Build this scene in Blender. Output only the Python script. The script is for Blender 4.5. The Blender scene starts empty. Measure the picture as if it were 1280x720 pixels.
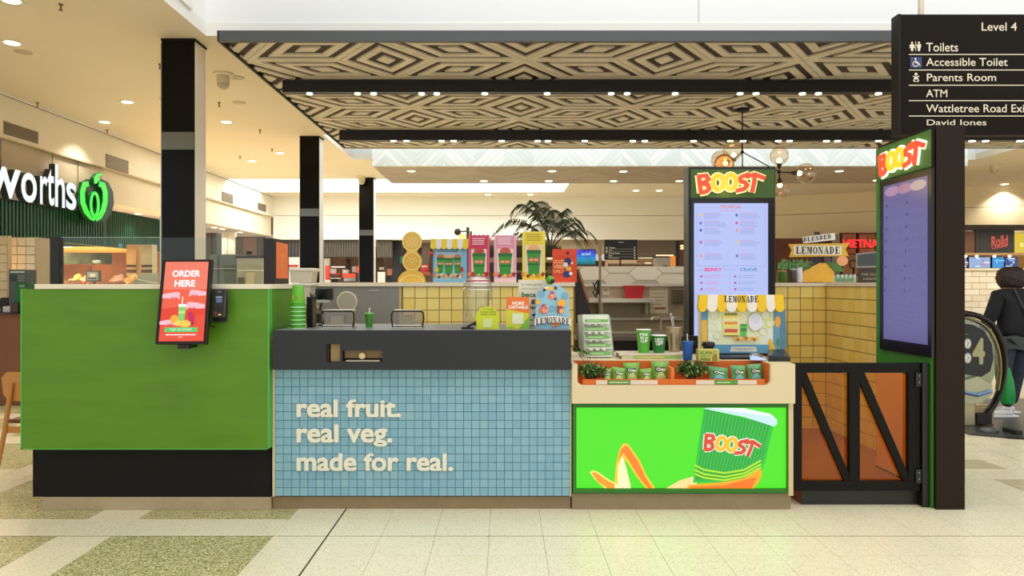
import bpy, math, random
from mathutils import Vector, Matrix, geometry
random.seed(7)
C = bpy.context.scene.collection
F = 924.0; VX = 630.0; VY = 356.0; EYE = 1.479

# ---------------------------------------------------------------- camera
cam = bpy.data.cameras.new('camera'); camo = bpy.data.objects.new('camera', cam); C.objects.link(camo)
camo.location = (0, 0, EYE); camo.rotation_euler = (math.pi/2, 0, 0)
cam.sensor_width = 36; cam.lens = F/1280*36; cam.shift_x = 10/1280; cam.shift_y = -4/1280
cam.clip_end = 200
bpy.context.scene.camera = camo
# ---------------------------------------------------------------- world: bright overcast sky above the roof openings
w = bpy.data.worlds.new('sky'); bpy.context.scene.world = w; w.use_nodes = True
w.node_tree.nodes['Background'].inputs[0].default_value = (0.93, 0.97, 1.0, 1)
w.node_tree.nodes['Background'].inputs[1].default_value = 0.9
vs = bpy.context.scene.view_settings
vs.view_transform = 'Standard'; vs.look = 'None'; vs.exposure = 0.22; vs.gamma = 1
vs.use_curve_mapping = False

def area(name, loc, sx, sy, power, color=(1,1,1), rot=(0,0,0)):
    l = bpy.data.lights.new(name, 'AREA'); l.shape = 'RECTANGLE'; l.size = sx; l.size_y = sy
    l.energy = power; l.color = color
    o = bpy.data.objects.new(name, l); C.objects.link(o); o.location = loc; o.rotation_euler = rot
    return o
# daylight that falls through the three roof openings
area('skylight_front', (3.5, 2.5, 7.4), 12, 9, 330, (1, .985, .95))
area('skylight_middle', (3.2, 13.2, 5.4), 12, 1.4, 120, (.93, .97, 1))
area('skylight_back', (-2.5, 18.9, 5.2), 7, 2, 300, (.9, .96, 1))

# ---------------------------------------------------------------- helpers
def lin(c): return tuple(((x/255)/12.92 if x/255 <= .04045 else ((x/255+.055)/1.055)**2.4) for x in c)
MC = {}
def mat(rgb, rough=.5, metal=0.0, emit=0.0, noise=0.0, nscale=8.0, bump=0.0, stretch=(1,1,1), spec=.5, coat=0.0, trans=0.0):
    key = (tuple(rgb), rough, metal, emit, noise, nscale, bump, stretch, spec, coat, trans)
    if key in MC: return MC[key]
    m = bpy.data.materials.new('m_%d_%d_%d' % tuple(int(v) for v in rgb)); m.use_nodes = True
    nt = m.node_tree; b = nt.nodes['Principled BSDF']; c = lin(rgb)
    b.inputs['Base Color'].default_value = (*c, 1); b.inputs['Roughness'].default_value = rough
    b.inputs['Metallic'].default_value = metal; b.inputs['Specular IOR Level'].default_value = spec
    b.inputs['Coat Weight'].default_value = coat; b.inputs['Transmission Weight'].default_value = trans
    if emit:
        b.inputs['Base Color'].default_value = (.02, .02, .02, 1)
        b.inputs['Emission Color'].default_value = (*c, 1); b.inputs['Emission Strength'].default_value = emit*.86
    if noise or bump:
        tc = nt.nodes.new('ShaderNodeTexCoord'); mp = nt.nodes.new('ShaderNodeMapping'); mp.inputs['Scale'].default_value = stretch
        n = nt.nodes.new('ShaderNodeTexNoise'); n.inputs['Scale'].default_value = nscale; n.inputs['Detail'].default_value = 5
        nt.links.new(tc.outputs['Object'], mp.inputs[0]); nt.links.new(mp.outputs[0], n.inputs['Vector'])
        if noise:
            r = nt.nodes.new('ShaderNodeMapRange'); r.inputs[1].default_value = .3; r.inputs[2].default_value = .7
            r.inputs[3].default_value = 1-noise; r.inputs[4].default_value = 1+noise
            mx = nt.nodes.new('ShaderNodeVectorMath'); mx.operation = 'SCALE'; mx.inputs[0].default_value = c
            nt.links.new(n.outputs['Fac'], r.inputs[0]); nt.links.new(r.outputs[0], mx.inputs['Scale'])
            nt.links.new(mx.outputs[0], b.inputs['Base Color'])
        if bump:
            bp = nt.nodes.new('ShaderNodeBump'); bp.inputs['Strength'].default_value = bump; bp.inputs['Distance'].default_value = .01
            nt.links.new(n.outputs['Fac'], bp.inputs['Height']); nt.links.new(bp.outputs[0], b.inputs['Normal'])
    MC[key] = m; return m

def thin_glass(tint=(240,250,245), gloss=.08, rough=.02, name='glass'):
    key = ('g', tint, gloss, rough)
    if key in MC: return MC[key]
    m = bpy.data.materials.new(name); m.use_nodes = True; nt = m.node_tree; nt.nodes.clear()
    o = nt.nodes.new('ShaderNodeOutputMaterial'); t = nt.nodes.new('ShaderNodeBsdfTransparent'); t.inputs[0].default_value = (*lin(tint), 1)
    g = nt.nodes.new('ShaderNodeBsdfGlossy'); g.inputs['Roughness'].default_value = rough
    fr = nt.nodes.new('ShaderNodeLayerWeight'); fr.inputs[0].default_value = .35
    mr = nt.nodes.new('ShaderNodeMapRange'); mr.inputs[3].default_value = gloss; mr.inputs[4].default_value = min(.5, gloss*6)
    mx = nt.nodes.new('ShaderNodeMixShader')
    nt.links.new(fr.outputs['Facing'], mr.inputs[0]); nt.links.new(mr.outputs[0], mx.inputs[0])
    nt.links.new(t.outputs[0], mx.inputs[1]); nt.links.new(g.outputs[0], mx.inputs[2]); nt.links.new(mx.outputs[0], o.inputs[0])
    MC[key] = m; return m

def terrazzo(name, base, flecks, rough=.3, fscale=160, amount=.28, joints=0):
    m = bpy.data.materials.new(name); m.use_nodes = True; nt = m.node_tree; b = nt.nodes['Principled BSDF']
    g = nt.nodes.new('ShaderNodeNewGeometry')
    v = nt.nodes.new('ShaderNodeTexVoronoi'); v.inputs['Scale'].default_value = fscale
    nt.links.new(g.outputs['Position'], v.inputs['Vector'])
    r = nt.nodes.new('ShaderNodeValToRGB'); r.color_ramp.interpolation = 'CONSTANT'
    sep = nt.nodes.new('ShaderNodeSeparateColor'); nt.links.new(v.outputs['Color'], sep.inputs[0])
    e = r.color_ramp.elements; e[0].position = 0; e[0].color = (*lin(base), 1); e[1].position = 1-amount; e[1].color = (*lin(flecks[0]), 1)
    for i, f in enumerate(flecks[1:]):
        q = e.new(1-amount+amount*(i+1)/len(flecks)); q.color = (*lin(f), 1)
    nt.links.new(sep.outputs[0], r.inputs[0])
    n = nt.nodes.new('ShaderNodeTexNoise'); n.inputs['Scale'].default_value = 1.3; n.inputs['Detail'].default_value = 4
    nt.links.new(g.outputs['Position'], n.inputs['Vector'])
    mr = nt.nodes.new('ShaderNodeMapRange'); mr.inputs[3].default_value = .9; mr.inputs[4].default_value = 1.08
    nt.links.new(n.outputs['Fac'], mr.inputs[0])
    sc = nt.nodes.new('ShaderNodeVectorMath'); sc.operation = 'SCALE'
    nt.links.new(r.outputs[0], sc.inputs[0]); nt.links.new(mr.outputs[0], sc.inputs['Scale'])
    last = sc.outputs[0]
    if joints:
        br = nt.nodes.new('ShaderNodeTexBrick'); br.offset = 0; br.inputs['Scale'].default_value = 1
        br.inputs['Brick Width'].default_value = .3175; br.inputs['Row Height'].default_value = .3175; br.inputs['Mortar Size'].default_value = .0025
        br.inputs['Color1'].default_value = (1,1,1,1); br.inputs['Color2'].default_value = (1,1,1,1); br.inputs['Mortar'].default_value = (.55,.5,.4,1)
        mp = nt.nodes.new('ShaderNodeMapping'); mp.inputs['Location'].default_value = (1.04, -4.35, 0)
        nt.links.new(g.outputs['Position'], mp.inputs[0]); nt.links.new(mp.outputs[0], br.inputs['Vector'])
        mm = nt.nodes.new('ShaderNodeVectorMath'); mm.operation = 'MULTIPLY'
        nt.links.new(last, mm.inputs[0]); nt.links.new(br.outputs['Color'], mm.inputs[1]); last = mm.outputs[0]
    nt.links.new(last, b.inputs['Base Color'])
    b.inputs['Roughness'].default_value = rough
    return m

def chevron(name, c1, c2, period, pitch, slope, axis_v='Z', rough=.6, emit=0):
    """boards laid in a zigzag: bands of (v + slope*fold(x))"""
    m = bpy.data.materials.new(name); m.use_nodes = True; nt = m.node_tree; b = nt.nodes['Principled BSDF']
    g = nt.nodes.new('ShaderNodeNewGeometry'); s = nt.nodes.new('ShaderNodeSeparateXYZ'); nt.links.new(g.outputs['Position'], s.inputs[0])
    def mth(op, a, bb=None):
        n = nt.nodes.new('ShaderNodeMath'); n.operation = op
        for i, q in enumerate((a, bb)):
            if q is None: continue
            if isinstance(q, (int, float)): n.inputs[i].default_value = q
            else: nt.links.new(q, n.inputs[i])
        return n.outputs[0]
    pp = mth('PINGPONG', s.outputs['X'], period)
    u = mth('ADD', mth('MULTIPLY', pp, slope), s.outputs[axis_v])
    band = mth('FLOOR', mth('DIVIDE', u, pitch))
    wn = nt.nodes.new('ShaderNodeTexWhiteNoise'); wn.noise_dimensions = '2D'
    cmb = nt.nodes.new('ShaderNodeCombineXYZ'); nt.links.new(band, cmb.inputs[0]); nt.links.new(mth('FLOOR', mth('DIVIDE', s.outputs['X'], period)), cmb.inputs[1])
    nt.links.new(cmb.outputs[0], wn.inputs['Vector'])
    fr = mth('FRACT', mth('DIVIDE', u, pitch)); gap = mth('LESS_THAN', fr, .12)
    mx = nt.nodes.new('ShaderNodeMix'); mx.data_type = 'RGBA'; mx.inputs[6].default_value = (*lin(c1), 1); mx.inputs[7].default_value = (*lin(c2), 1)
    nt.links.new(mth('MAXIMUM', mth('MULTIPLY', wn.outputs['Value'], .8), gap), mx.inputs[0])
    nt.links.new(mx.outputs[2], b.inputs['Base Color']); b.inputs['Roughness'].default_value = rough
    return m

def at(px, py, d): return Vector(((px-VX)/F*d, d, EYE-(py-VY)/F*d))
def X(px, d): return (px-VX)/F*d
def Z(py, d): return EYE-(py-VY)/F*d

class MB:
    def __init__(s): s.v = []; s.f = []; s.m = []; s.mats = []
    def add(s, vs, fs, mi=0):
        n = len(s.v); s.v += [tuple(q) for q in vs]; s.f += [tuple(i+n for i in f) for f in fs]; s.m += [mi]*len(fs); return s
    def box(s, x0, x1, y0, y1, z0, z1, mi=0):
        if x0 > x1: x0, x1 = x1, x0
        if y0 > y1: y0, y1 = y1, y0
        if z0 > z1: z0, z1 = z1, z0
        return s.add([(x0,y0,z0),(x1,y0,z0),(x1,y1,z0),(x0,y1,z0),(x0,y0,z1),(x1,y0,z1),(x1,y1,z1),(x0,y1,z1)],
                     [(0,3,2,1),(4,5,6,7),(0,1,5,4),(1,2,6,5),(2,3,7,6),(3,0,4,7)], mi)
    def pbox(s, px0, px1, py0, py1, d, t, mi=0):    # front face measured at depth d, thickness t going back
        return s.box(X(px0,d), X(px1,d), d, d+t, Z(py1,d), Z(py0,d), mi)
    def prism(s, pts, h0, h1, axis='y', mi=0):
        """polygon pts (a,b) extruded; axis y: (x,z) at y=h; axis z: (x,y) at z=h; axis x: (y,z) at x=h"""
        def P(a, b, h): return {'y': (a,h,b), 'z': (a,b,h), 'x': (h,a,b)}[axis]
        n = len(pts); v = [P(a,b,h0) for a,b in pts]+[P(a,b,h1) for a,b in pts]
        tri = geometry.tessellate_polygon([[Vector((a,b,0)) for a,b in pts]])
        f = [tuple(t) for t in tri]+[tuple(i+n for i in reversed(t)) for t in tri]
        f += [(i,(i+1)%n,(i+1)%n+n,i+n) for i in range(n)]
        return s.add(v, f, mi)
    def lathe(s, prof, c=(0,0,0), seg=24, mi=0, tilt=None):
        v = []; f = []; R = tilt or Matrix.Identity(3)
        for r, z in prof:
            for k in range(seg):
                a = 2*math.pi*k/seg; v.append(Vector(c)+R@Vector((r*math.cos(a), r*math.sin(a), z)))
        for j in range(len(prof)-1):
            for k in range(seg):
                k2 = (k+1)%seg; f.append((j*seg+k, j*seg+k2, (j+1)*seg+k2, (j+1)*seg+k))
        if prof[0][0] > 1e-5: f.append(tuple(reversed(range(seg))))
        if prof[-1][0] > 1e-5: f.append(tuple(range((len(prof)-1)*seg, len(prof)*seg)))
        return s.add(v, f, mi)
    def ball(s, c, r, seg=16, rings=10, mi=0, sc=(1,1,1)):
        v = []; f = []
        for j in range(rings+1):
            t = math.pi*j/rings
            for k in range(seg):
                a = 2*math.pi*k/seg
                v.append((c[0]+r*sc[0]*math.sin(t)*math.cos(a), c[1]+r*sc[1]*math.sin(t)*math.sin(a), c[2]+r*sc[2]*math.cos(t)))
        for j in range(rings):
            for k in range(seg): f.append((j*seg+k, (j+1)*seg+k, (j+1)*seg+(k+1)%seg, j*seg+(k+1)%seg))
        return s.add(v, f, mi)
    def tube(s, path, r, seg=8, mi=0):
        path = [Vector(p) for p in path]; rs = r if isinstance(r, (list, tuple)) else [r]*len(path)
        v = []; f = []; up = None
        for i, p in enumerate(path):
            t = (path[min(i+1, len(path)-1)]-path[max(i-1, 0)]).normalized()
            if up is None: up = Vector((0,0,1)) if abs(t.z) < .9 else Vector((1,0,0))
            a = t.cross(up).normalized(); up = a.cross(t).normalized()
            for k in range(seg):
                q = 2*math.pi*k/seg; v.append(p+(a*math.cos(q)+up*math.sin(q))*rs[i])
        for i in range(len(path)-1):
            for k in range(seg): f.append((i*seg+k, i*seg+(k+1)%seg, (i+1)*seg+(k+1)%seg, (i+1)*seg+k))
        f.append(tuple(reversed(range(seg)))); f.append(tuple(range((len(path)-1)*seg, len(path)*seg)))
        return s.add(v, f, mi)
    def qbox(s, q, t, mi=0):      # four corners TL TR BR BL, thickness t away from the viewer side
        q = [Vector(p) for p in q]; n = (q[1]-q[0]).cross(q[3]-q[0]).normalized()
        v = q+[p+n*t for p in q] 
        return s.add(v, [(0,3,2,1),(4,5,6,7),(0,1,5,4),(1,2,6,5),(2,3,7,6),(3,0,4,7)], mi)

def rootloc(o):
    while o.parent: o = o.parent
    return o.location.copy()
def P(name, mb, m, parent=None, smooth=False, bevel=0, label=None, kind=None):
    off = rootloc(parent) if parent else Vector((0,0,0))
    me = bpy.data.meshes.new(name); me.from_pydata([tuple(Vector(q)-off) for q in mb.v], [], mb.f)
    ms = m if isinstance(m, (list, tuple)) else [m]
    for q in ms: me.materials.append(q)
    for p, i in zip(me.polygons, mb.m): p.material_index = min(i, len(ms)-1); p.use_smooth = smooth
    me.validate(); me.update()
    o = bpy.data.objects.new(name, me); C.objects.link(o)
    if parent: o.parent = parent
    if smooth:
        try: me.set_sharp_from_angle(angle=math.radians(38))
        except Exception: pass
    if bevel:
        b = o.modifiers.new('bevel', 'BEVEL'); b.width = bevel; b.segments = 2; b.limit_method = 'ANGLE'
    if label: o['label'] = label
    if kind: o['kind'] = kind
    return o
def T(name, label, cat, loc=(0,0,0), group=None):
    o = bpy.data.objects.new(name, None); C.objects.link(o); o.empty_display_size = .1
    o.location = loc; o['label'] = label; o['category'] = cat
    if group: o['group'] = group
    return o
def tag(o, label, cat, group=None):
    o['label'] = label; o['category'] = cat
    if group: o['group'] = group
    return o
def S(name, mb, m, **k):
    return P(name, mb, m, kind='structure', **k)
def inst(name, me, loc, parent):
    o = bpy.data.objects.new(name, me); C.objects.link(o); o.parent = parent; o.location = Vector(loc)-rootloc(parent); return o
def dup(root, loc, label=None, rz=None):
    r = root.copy(); C.objects.link(r); r.location = loc
    if rz is not None: r.rotation_euler = (0,0,rz)
    if label: r['label'] = label
    def rec(a, b):
        for ch in a.children:
            c = ch.copy(); C.objects.link(c); c.parent = b; rec(ch, c)
    rec(root, r); return r

def holed(mb, a0, a1, b0, b1, holes, put):
    xs = sorted({a0, a1, *[h[0] for h in holes], *[h[1] for h in holes]}); ys = sorted({b0, b1, *[h[2] for h in holes], *[h[3] for h in holes]})
    for i in range(len(xs)-1):
        for j in range(len(ys)-1):
            cx = (xs[i]+xs[i+1])/2; cy = (ys[j]+ys[j+1])/2
            if cx < a0 or cx > a1 or cy < b0 or cy > b1: continue
            if any(h[0] < cx < h[1] and h[2] < cy < h[3] for h in holes): continue
            put(xs[i], xs[i+1], ys[j], ys[j+1])

# ---- lettering
TC = {}
def text_geo(s, bold=0.0):
    if (s, bold) in TC: return TC[(s, bold)]
    cu = bpy.data.curves.new('t', 'FONT'); cu.body = s; cu.size = 1; cu.offset = bold; cu.resolution_u = 4; cu.fill_mode = 'FRONT'
    o = bpy.data.objects.new('t', cu); me = bpy.data.meshes.new_from_object(o)
    v = [(q.co.x, q.co.y) for q in me.vertices]; f = [tuple(p.vertices) for p in me.polygons]
    bpy.data.objects.remove(o); bpy.data.curves.remove(cu); bpy.data.meshes.remove(me)
    TC[(s, bold)] = (v, f); return v, f

def ribbon(pts, w, closed=False):
    n = len(pts); L = []; R = []
    P2 = [Vector(p) for p in pts]
    for i, p in enumerate(P2):
        a = P2[i-1] if (i > 0 or closed) else None; b = P2[(i+1)%n] if (i < n-1 or closed) else None
        d1 = (p-a).normalized() if a is not None else None; d2 = (b-p).normalized() if b is not None else None
        d1 = d1 or d2; d2 = d2 or d1; t = (d1+d2)
        t = t.normalized() if t.length > 1e-4 else d1
        nn = Vector((-t.y, t.x)); k = w/2/max(.5, abs(nn.dot(Vector((-d1.y, d1.x)))))
        L.append(tuple(p+nn*k)); R.append(tuple(p-nn*k))
    v = L+R; f = [(i, (i+1)%n, (i+1)%n+n, i+n) for i in range(n if closed else n-1)]
    return v, f

class G:
    """flat printed or raised shapes laid on a surface; f maps 2-D print coordinates to the surface point"""
    def __init__(s, f, n, base=.0012, step=.0005):
        s.f = f; s.n = Vector(n).normalized(); s.h = base; s.step = step; s.mb = MB(); s.keys = []; s.side = None
    def _put(s, c, v, f, t=0):
        if c not in s.keys: s.keys.append(c)
        mi = s.keys.index(c)
        top = [s.f(a, b)+s.n*(s.h+t) for a, b in v]
        n0 = Vector((0,0,0))
        if f:
            q = f[0]; n0 = (top[q[1]]-top[q[0]]).cross(top[q[2]]-top[q[0]])
        fs = [tuple(reversed(q)) if n0.dot(s.n) < 0 else tuple(q) for q in f]
        s.mb.add(top, fs, mi)
        if t:
            cnt = {}
            if s.side and s.side not in s.keys: s.keys.append(s.side)
            ms = s.keys.index(s.side) if s.side else mi
            for q in fs:
                for i in range(len(q)):
                    a, b = q[i], q[(i+1)%len(q)]; cnt.setdefault((min(a,b), max(a,b)), []).append((a, b))
            for e in cnt.values():
                if len(e) == 1:
                    a, b = e[0]; s.mb.add([top[a], top[b], top[b]-s.n*t, top[a]-s.n*t], [(0,3,2,1)], ms)
        s.h += s.step
    def poly(s, c, pts, t=0):
        tri = geometry.tessellate_polygon([[Vector((a,b,0)) for a,b in pts]]); s._put(c, pts, [tuple(q) for q in tri], t); return s
    def rect(s, c, x0, y0, x1, y1, t=0): return s.poly(c, [(x0,y0),(x1,y0),(x1,y1),(x0,y1)], t)
    def rects(s, c, rs, t=0):
        v = []; f = []
        for (x0, y0, x1, y1) in rs:
            n = len(v); v += [(x0,y0),(x1,y0),(x1,y1),(x0,y1)]; f.append((n,n+1,n+2,n+3))
        s._put(c, v, f, t); return s
    def ell(s, c, cx, cy, rx, ry=None, t=0, n=24, rot=0):
        ry = ry or rx; p = []
        for k in range(n):
            a = 2*math.pi*k/n; x = rx*math.cos(a); y = ry*math.sin(a); p.append((cx+x*math.cos(rot)-y*math.sin(rot), cy+x*math.sin(rot)+y*math.cos(rot)))
        return s.poly(c, p, t)
    def stroke(s, c, pts, w, closed=False, t=0):
        v, f = ribbon(pts, w, closed); s._put(c, v, f, t); return s
    def ring(s, c, cx, cy, rx, ry, w, t=0, n=24, rot=0):
        p = [(cx+rx*math.cos(2*math.pi*k/n)*math.cos(rot)-ry*math.sin(2*math.pi*k/n)*math.sin(rot), cy+rx*math.cos(2*math.pi*k/n)*math.sin(rot)+ry*math.sin(2*math.pi*k/n)*math.cos(rot)) for k in range(n)]
        return s.stroke(c, p, w, True, t)
    def text(s, c, st, x0, y0, x1, y1, bold=0.0, t=0, arch=0, slope=0, base=None, xh=None):
        heavy = bold if bold > .012 else 0
        v, f = text_geo(st, 0.0 if heavy else bold); ax = min(q[0] for q in v); bx = max(q[0] for q in v); ay = min(q[1] for q in v); by = max(q[1] for q in v)
        def g(a, b):
            u = (a-ax)/(bx-ax)
            if base is not None:      # separate heights for x-height, ascender and descender
                XH = .47
                yy = base-(base-xh)*b/XH if 0 <= b <= XH else (xh-(xh-y0)*(b-XH)/(by-XH) if b > XH else base+(y1-base)*(b/ay if ay < -.05 else 0))
                return (x0+(x1-x0)*u, yy)
            return (x0+(x1-x0)*u, y1-(y1-y0)*(b-ay)/(by-ay)+arch*4*(u-.5)**2+slope*u)
        if not heavy: s._put(c, [g(a,b) for a,b in v], f, t); return s
        n = 8      # heavier weight: the outline laid several times round a small circle
        for k in range(n):
            q = 2*math.pi*k/n; s._put(c, [g(a+heavy*math.cos(q), b+heavy*math.sin(q)) for a, b in v], f, t); s.h -= s.step*.93
        s.h += s.step; return s
    def serif(s, c, st, x0, y0, x1, y1, arch=0, slope=0, t=0):
        """heavy serif capitals from strokes"""
        n = len(st); cw = (x1-x0)/n; v = []; f = []
        def q(pts):
            k = len(v); v.extend(pts); f.append(tuple(range(k, k+len(pts))))
        def r(a, b, cc, d): q([(a,b),(cc,b),(cc,d),(a,d)])
        for i, ch in enumerate(st):
            k0 = len(v); T_ = .3; t_ = .1
            if ch == 'L': r(.12,0,.12+T_,1); r(.02,0,.52,t_); r(.02,1-t_,.85,1); q([(.85,.7),(.93,.7),(.9,1),(.7,1)])
            elif ch == 'E': r(.1,0,.1+T_,1); r(0,0,.85,t_); r(0,1-t_,.85,1); r(.3,.45,.65,.55); q([(.75,0),(.87,0),(.87,.3),(.8,.3)]); q([(.82,.7),(.9,.7),(.87,1),(.75,1)]); r(.6,.35,.67,.65)
            elif ch == 'M': r(.06,0,.16,1); r(.66,0,.9,1); r(0,0,.3,t_); r(.6,0,.97,t_); r(0,1-t_,.25,1); r(.58,1-t_,.97,1); q([(.1,0),(.36,0),(.56,.95),(.44,.95)]); q([(.44,.95),(.52,.95),(.76,0),(.66,0)])
            elif ch == 'N': r(.08,0,.18,1); r(.72,0,.82,1); r(0,0,.3,t_); r(.6,0,.94,t_); r(0,1-t_,.3,1); q([(.08,0),(.34,0),(.82,1),(.6,1)])
            elif ch == 'A': q([(.4,0),(.58,0),(.92,1),(.62,1)]); q([(.4,0),(.48,0),(.18,1),(.08,1)]); r(.24,.62,.7,.7); r(0,1-t_,.3,1); r(.55,1-t_,1,1)
            elif ch in 'OD':
                cx = .48 if ch == 'O' else .42; m = 16
                for j in range(m):
                    a0 = 2*math.pi*j/m; a1 = 2*math.pi*(j+1)/m
                    if ch == 'D' and (math.cos((a0+a1)/2) < 0): continue
                    ri = .2 if ch == 'O' else .2
                    q([(cx+.44*math.cos(a0), .5+.5*math.sin(a0)), (cx+.44*math.cos(a1), .5+.5*math.sin(a1)), (cx+ri*math.cos(a1), .5+.4*math.sin(a1)), (cx+ri*math.cos(a0), .5+.4*math.sin(a0))])
                if ch == 'D': r(.1,0,.1+T_,1); r(0,0,.42,t_); r(0,1-t_,.42,1)
            elif ch == 'B':
                r(.1,0,.1+T_,1); r(0,0,.5,t_); r(0,1-t_,.5,1); r(.3,.45,.5,.54)
                for cy in (.26, .74):
                    for j in range(6):
                        a0 = -math.pi/2+math.pi*j/6; a1 = a0+math.pi/6
                        q([(.5+.35*math.cos(a0), cy+.26*math.sin(a0)), (.5+.35*math.cos(a1), cy+.26*math.sin(a1)), (.5+.14*math.cos(a1), cy+.18*math.sin(a1)), (.5+.14*math.cos(a0), cy+.18*math.sin(a0))])
            for k in range(k0, len(v)):
                a, b = v[k]; u = (i+a*.92+.04)/n
                v[k] = (x0+(x1-x0)*u, y0+(y1-y0)*b+arch*4*(u-.5)**2+slope*u)
        s._put(c, v, f, t); return s
    def lines(s, c, x0, y0, x1, y1, n, th, rag=.3):
        for i in range(n):
            y = y0+(y1-y0)*(i+.5)/n; s.h -= s.step if i else 0
            x = x0; e = x0+(x1-x0)*(1-rag*random.random()); v = []
            while x < e:
                wd = (x1-x0)*random.uniform(.06,.16); v.append((x, y-th/2, min(x+wd, e), y+th/2)); x += wd+(x1-x0)*.02
            if v: s.rects(c, v)
        return s
    def build(s, name, root, rough=.5, emit=0, label=None, coat=0, emits=None):
        ms = [mat(k, rough, emit=(emits or {}).get(k, emit), coat=coat) for k in s.keys]
        return P(name, s.mb, ms, root, label=label)

def front(d): return G(lambda a, b: at(a, b, d), (0,-1,0))
ORD = ('first','second','third','fourth','fifth','sixth','seventh','eighth','ninth','tenth','eleventh','twelfth','thirteenth','fourteenth','fifteenth','sixteenth','seventeenth','eighteenth','nineteenth','twentieth','last')
def logo(g, xf, t=0, o_edge=(255,235,190), red=(222,70,30), yel=(248,196,20), ow=3.2):
    Bs = [[(3,5),(6,31)], [(2,7),(14,6),(17,11),(13,15),(6,17)], [(6,17),(16,19),(18,25),(14,29),(5,31)]]
    Ss = [[(77,3),(64,8),(61,13),(70,16),(73,20),(69,25),(57,28)]]
    Ts = [[(71,8),(84,4),(99,10)], [(84,5),(83,16),(80,30)]]
    def st(c, pts, w, closed=False, tt=0):
        v, f = ribbon(pts, w, closed); g._put(c, [xf(a,b) for a,b in v], f, tt)
    def rg(c, cx, cy, rx, ry, w, tt=0):
        st(c, [(cx+rx*math.cos(2*math.pi*k/20), cy+ry*math.sin(2*math.pi*k/20)) for k in range(20)], w, True, tt)
    for p in Bs+Ss+Ts: st(o_edge, p, 6+ow, False, t*.5)
    for cx, cy in ((31,16),(49.5,15)): rg(o_edge, cx, cy, 7.5, 10, 6.5+ow, t*.5)
    for p in Bs: st(red, p, 6, False, t)
    for p in Ss+Ts: st(red, p, 6, False, t)
    for cx, cy in ((31,16),(49.5,15)): rg(yel, cx, cy, 7.5, 10, 6.5, t)
def cup_print(g, cx, y0, y1, w, green=(60,150,50)):
    h = y1-y0
    g.poly(green, [(cx-w/2,y0),(cx+w/2,y0),(cx+w*.36,y1),(cx-w*.36,y1)])
    g.rect((35,110,50), cx-w*.5, y0, cx+w*.5, y0+h*.14)
    g.rect((205,110,70), cx-w*.38, y0+h*.3, cx+w*.38, y0+h*.46)
    g.rect((235,200,150), cx-w*.3, y0+h*.35, cx-w*.05, y0+h*.41); g.rect((235,200,150), cx+w*.03, y0+h*.35, cx+w*.28, y0+h*.41)
    g.rect((35,110,50), cx-w*.43, y0+h*.52, cx+w*.43, y0+h*.58)
# ================================================================ STRUCTURE
CZ = 4.0
m_ceil = mat((226,214,192), .8, noise=.02, nscale=1)
m_white = mat((240,238,230), .7); m_cream = mat((236,226,204), .7); m_beige = mat((205,185,150), .7)
m_black = mat((17,13,9), .55, spec=.2); m_satin = mat((28,28,26), .35)
T_cream = terrazzo('cream_terrazzo', (240,230,196), [(226,214,176), (214,200,158), (246,240,216)], .25, 170, .22)
T_creamB = terrazzo('cream_terrazzo_far', (240,230,196), [(226,214,176), (214,200,158), (246,240,216)], .25, 90, .22, joints=1)
T_green = terrazzo('olive_terrazzo', (188,182,124), [(160,152,92), (132,122,70), (214,208,160), (224,216,176)], .3, 130, .62)
T_dark = terrazzo('tan_terrazzo', (206,194,156), [(180,168,124), (160,148,104), (226,216,186)], .3, 150, .45)
# floor slab and its laid pieces
fl = MB().box(-16, 16, -6, 30, -.2, -.006); floor = S('floor', fl, T_creamB)
TP = .3175
def tile_mesh(name, wx, wy, m, gap=.0022, z=0.0):
    mb = MB().add([(gap,gap,-.006),(wx-gap,gap,-.006),(wx-gap,wy-gap,-.006),(gap,wy-gap,-.006),
                   (gap*1.4,gap*1.4,z),(wx-gap*1.4,gap*1.4,z),(wx-gap*1.4,wy-gap*1.4,z),(gap*1.4,wy-gap*1.4,z)],
                  [(4,5,6,7),(0,1,5,4),(1,2,6,5),(2,3,7,6),(3,0,4,7)])
    me = bpy.data.meshes.new(name); me.from_pydata(mb.v, [], mb.f); me.materials.append(m); return me
tm = tile_mesh('floor_tile', TP, TP, T_cream, .0008); tmd = tile_mesh('floor_tile', TP, TP, T_dark, .0008)
X0 = -1.04; Y0 = 4.3495
count = 0
for j in range(-3, 12):
    y = Y0+j*TP
    for i in range(-1, 16):
        x = X0+i*TP
        if x > 2.95:
            if x-0 > (680/F)*y+.2: continue
        elif j > 2: continue
        if count > 290: continue
        dark = (abs(x-3.72) < .1 and j in (3,)) or (abs(x-4.04) < .1 and j == 6) or (i == 15 and j == 5)
        inst('floor_tile', tmd if dark else tm, (x, y, 0), floor); count += 1
# olive terrazzo panels framed by cream bands on the left
gm = tile_mesh('floor_panel', 3*TP, 3*TP, T_green, .0008)
bx_ = tile_mesh('floor_band', 3*TP, TP, T_cream, .0008); by_ = tile_mesh('floor_band', TP, TP, T_cream, .0008); bz_ = tile_mesh('floor_band', TP, 3*TP, T_cream, .0008)
for i in range(0, 4):
    for j in range(-1, 6):
        x = X0-(i+1)*4*TP; y = Y0+TP+j*4*TP
        inst('floor_panel', gm, (x, y, 0), floor)
        inst('floor_band', bx_, (x, y-TP, 0), floor); 
        if i: inst('floor_band', bz_, (x+3*TP, y, 0), floor); inst('floor_band', by_, (x+3*TP, y-TP, 0), floor)
inl = MB().box(X0-.006, X0+.004, 2.9, 4.95, -.002, .0006)
P('floor_expansion_strip', inl, mat((70,55,35), .5), floor)
inl = MB().box(-4, 6.5, Y0-.003, Y0+.0035, -.002, .0005)
P('floor_expansion_strip', inl, mat((105,88,58), .5), floor)

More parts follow.
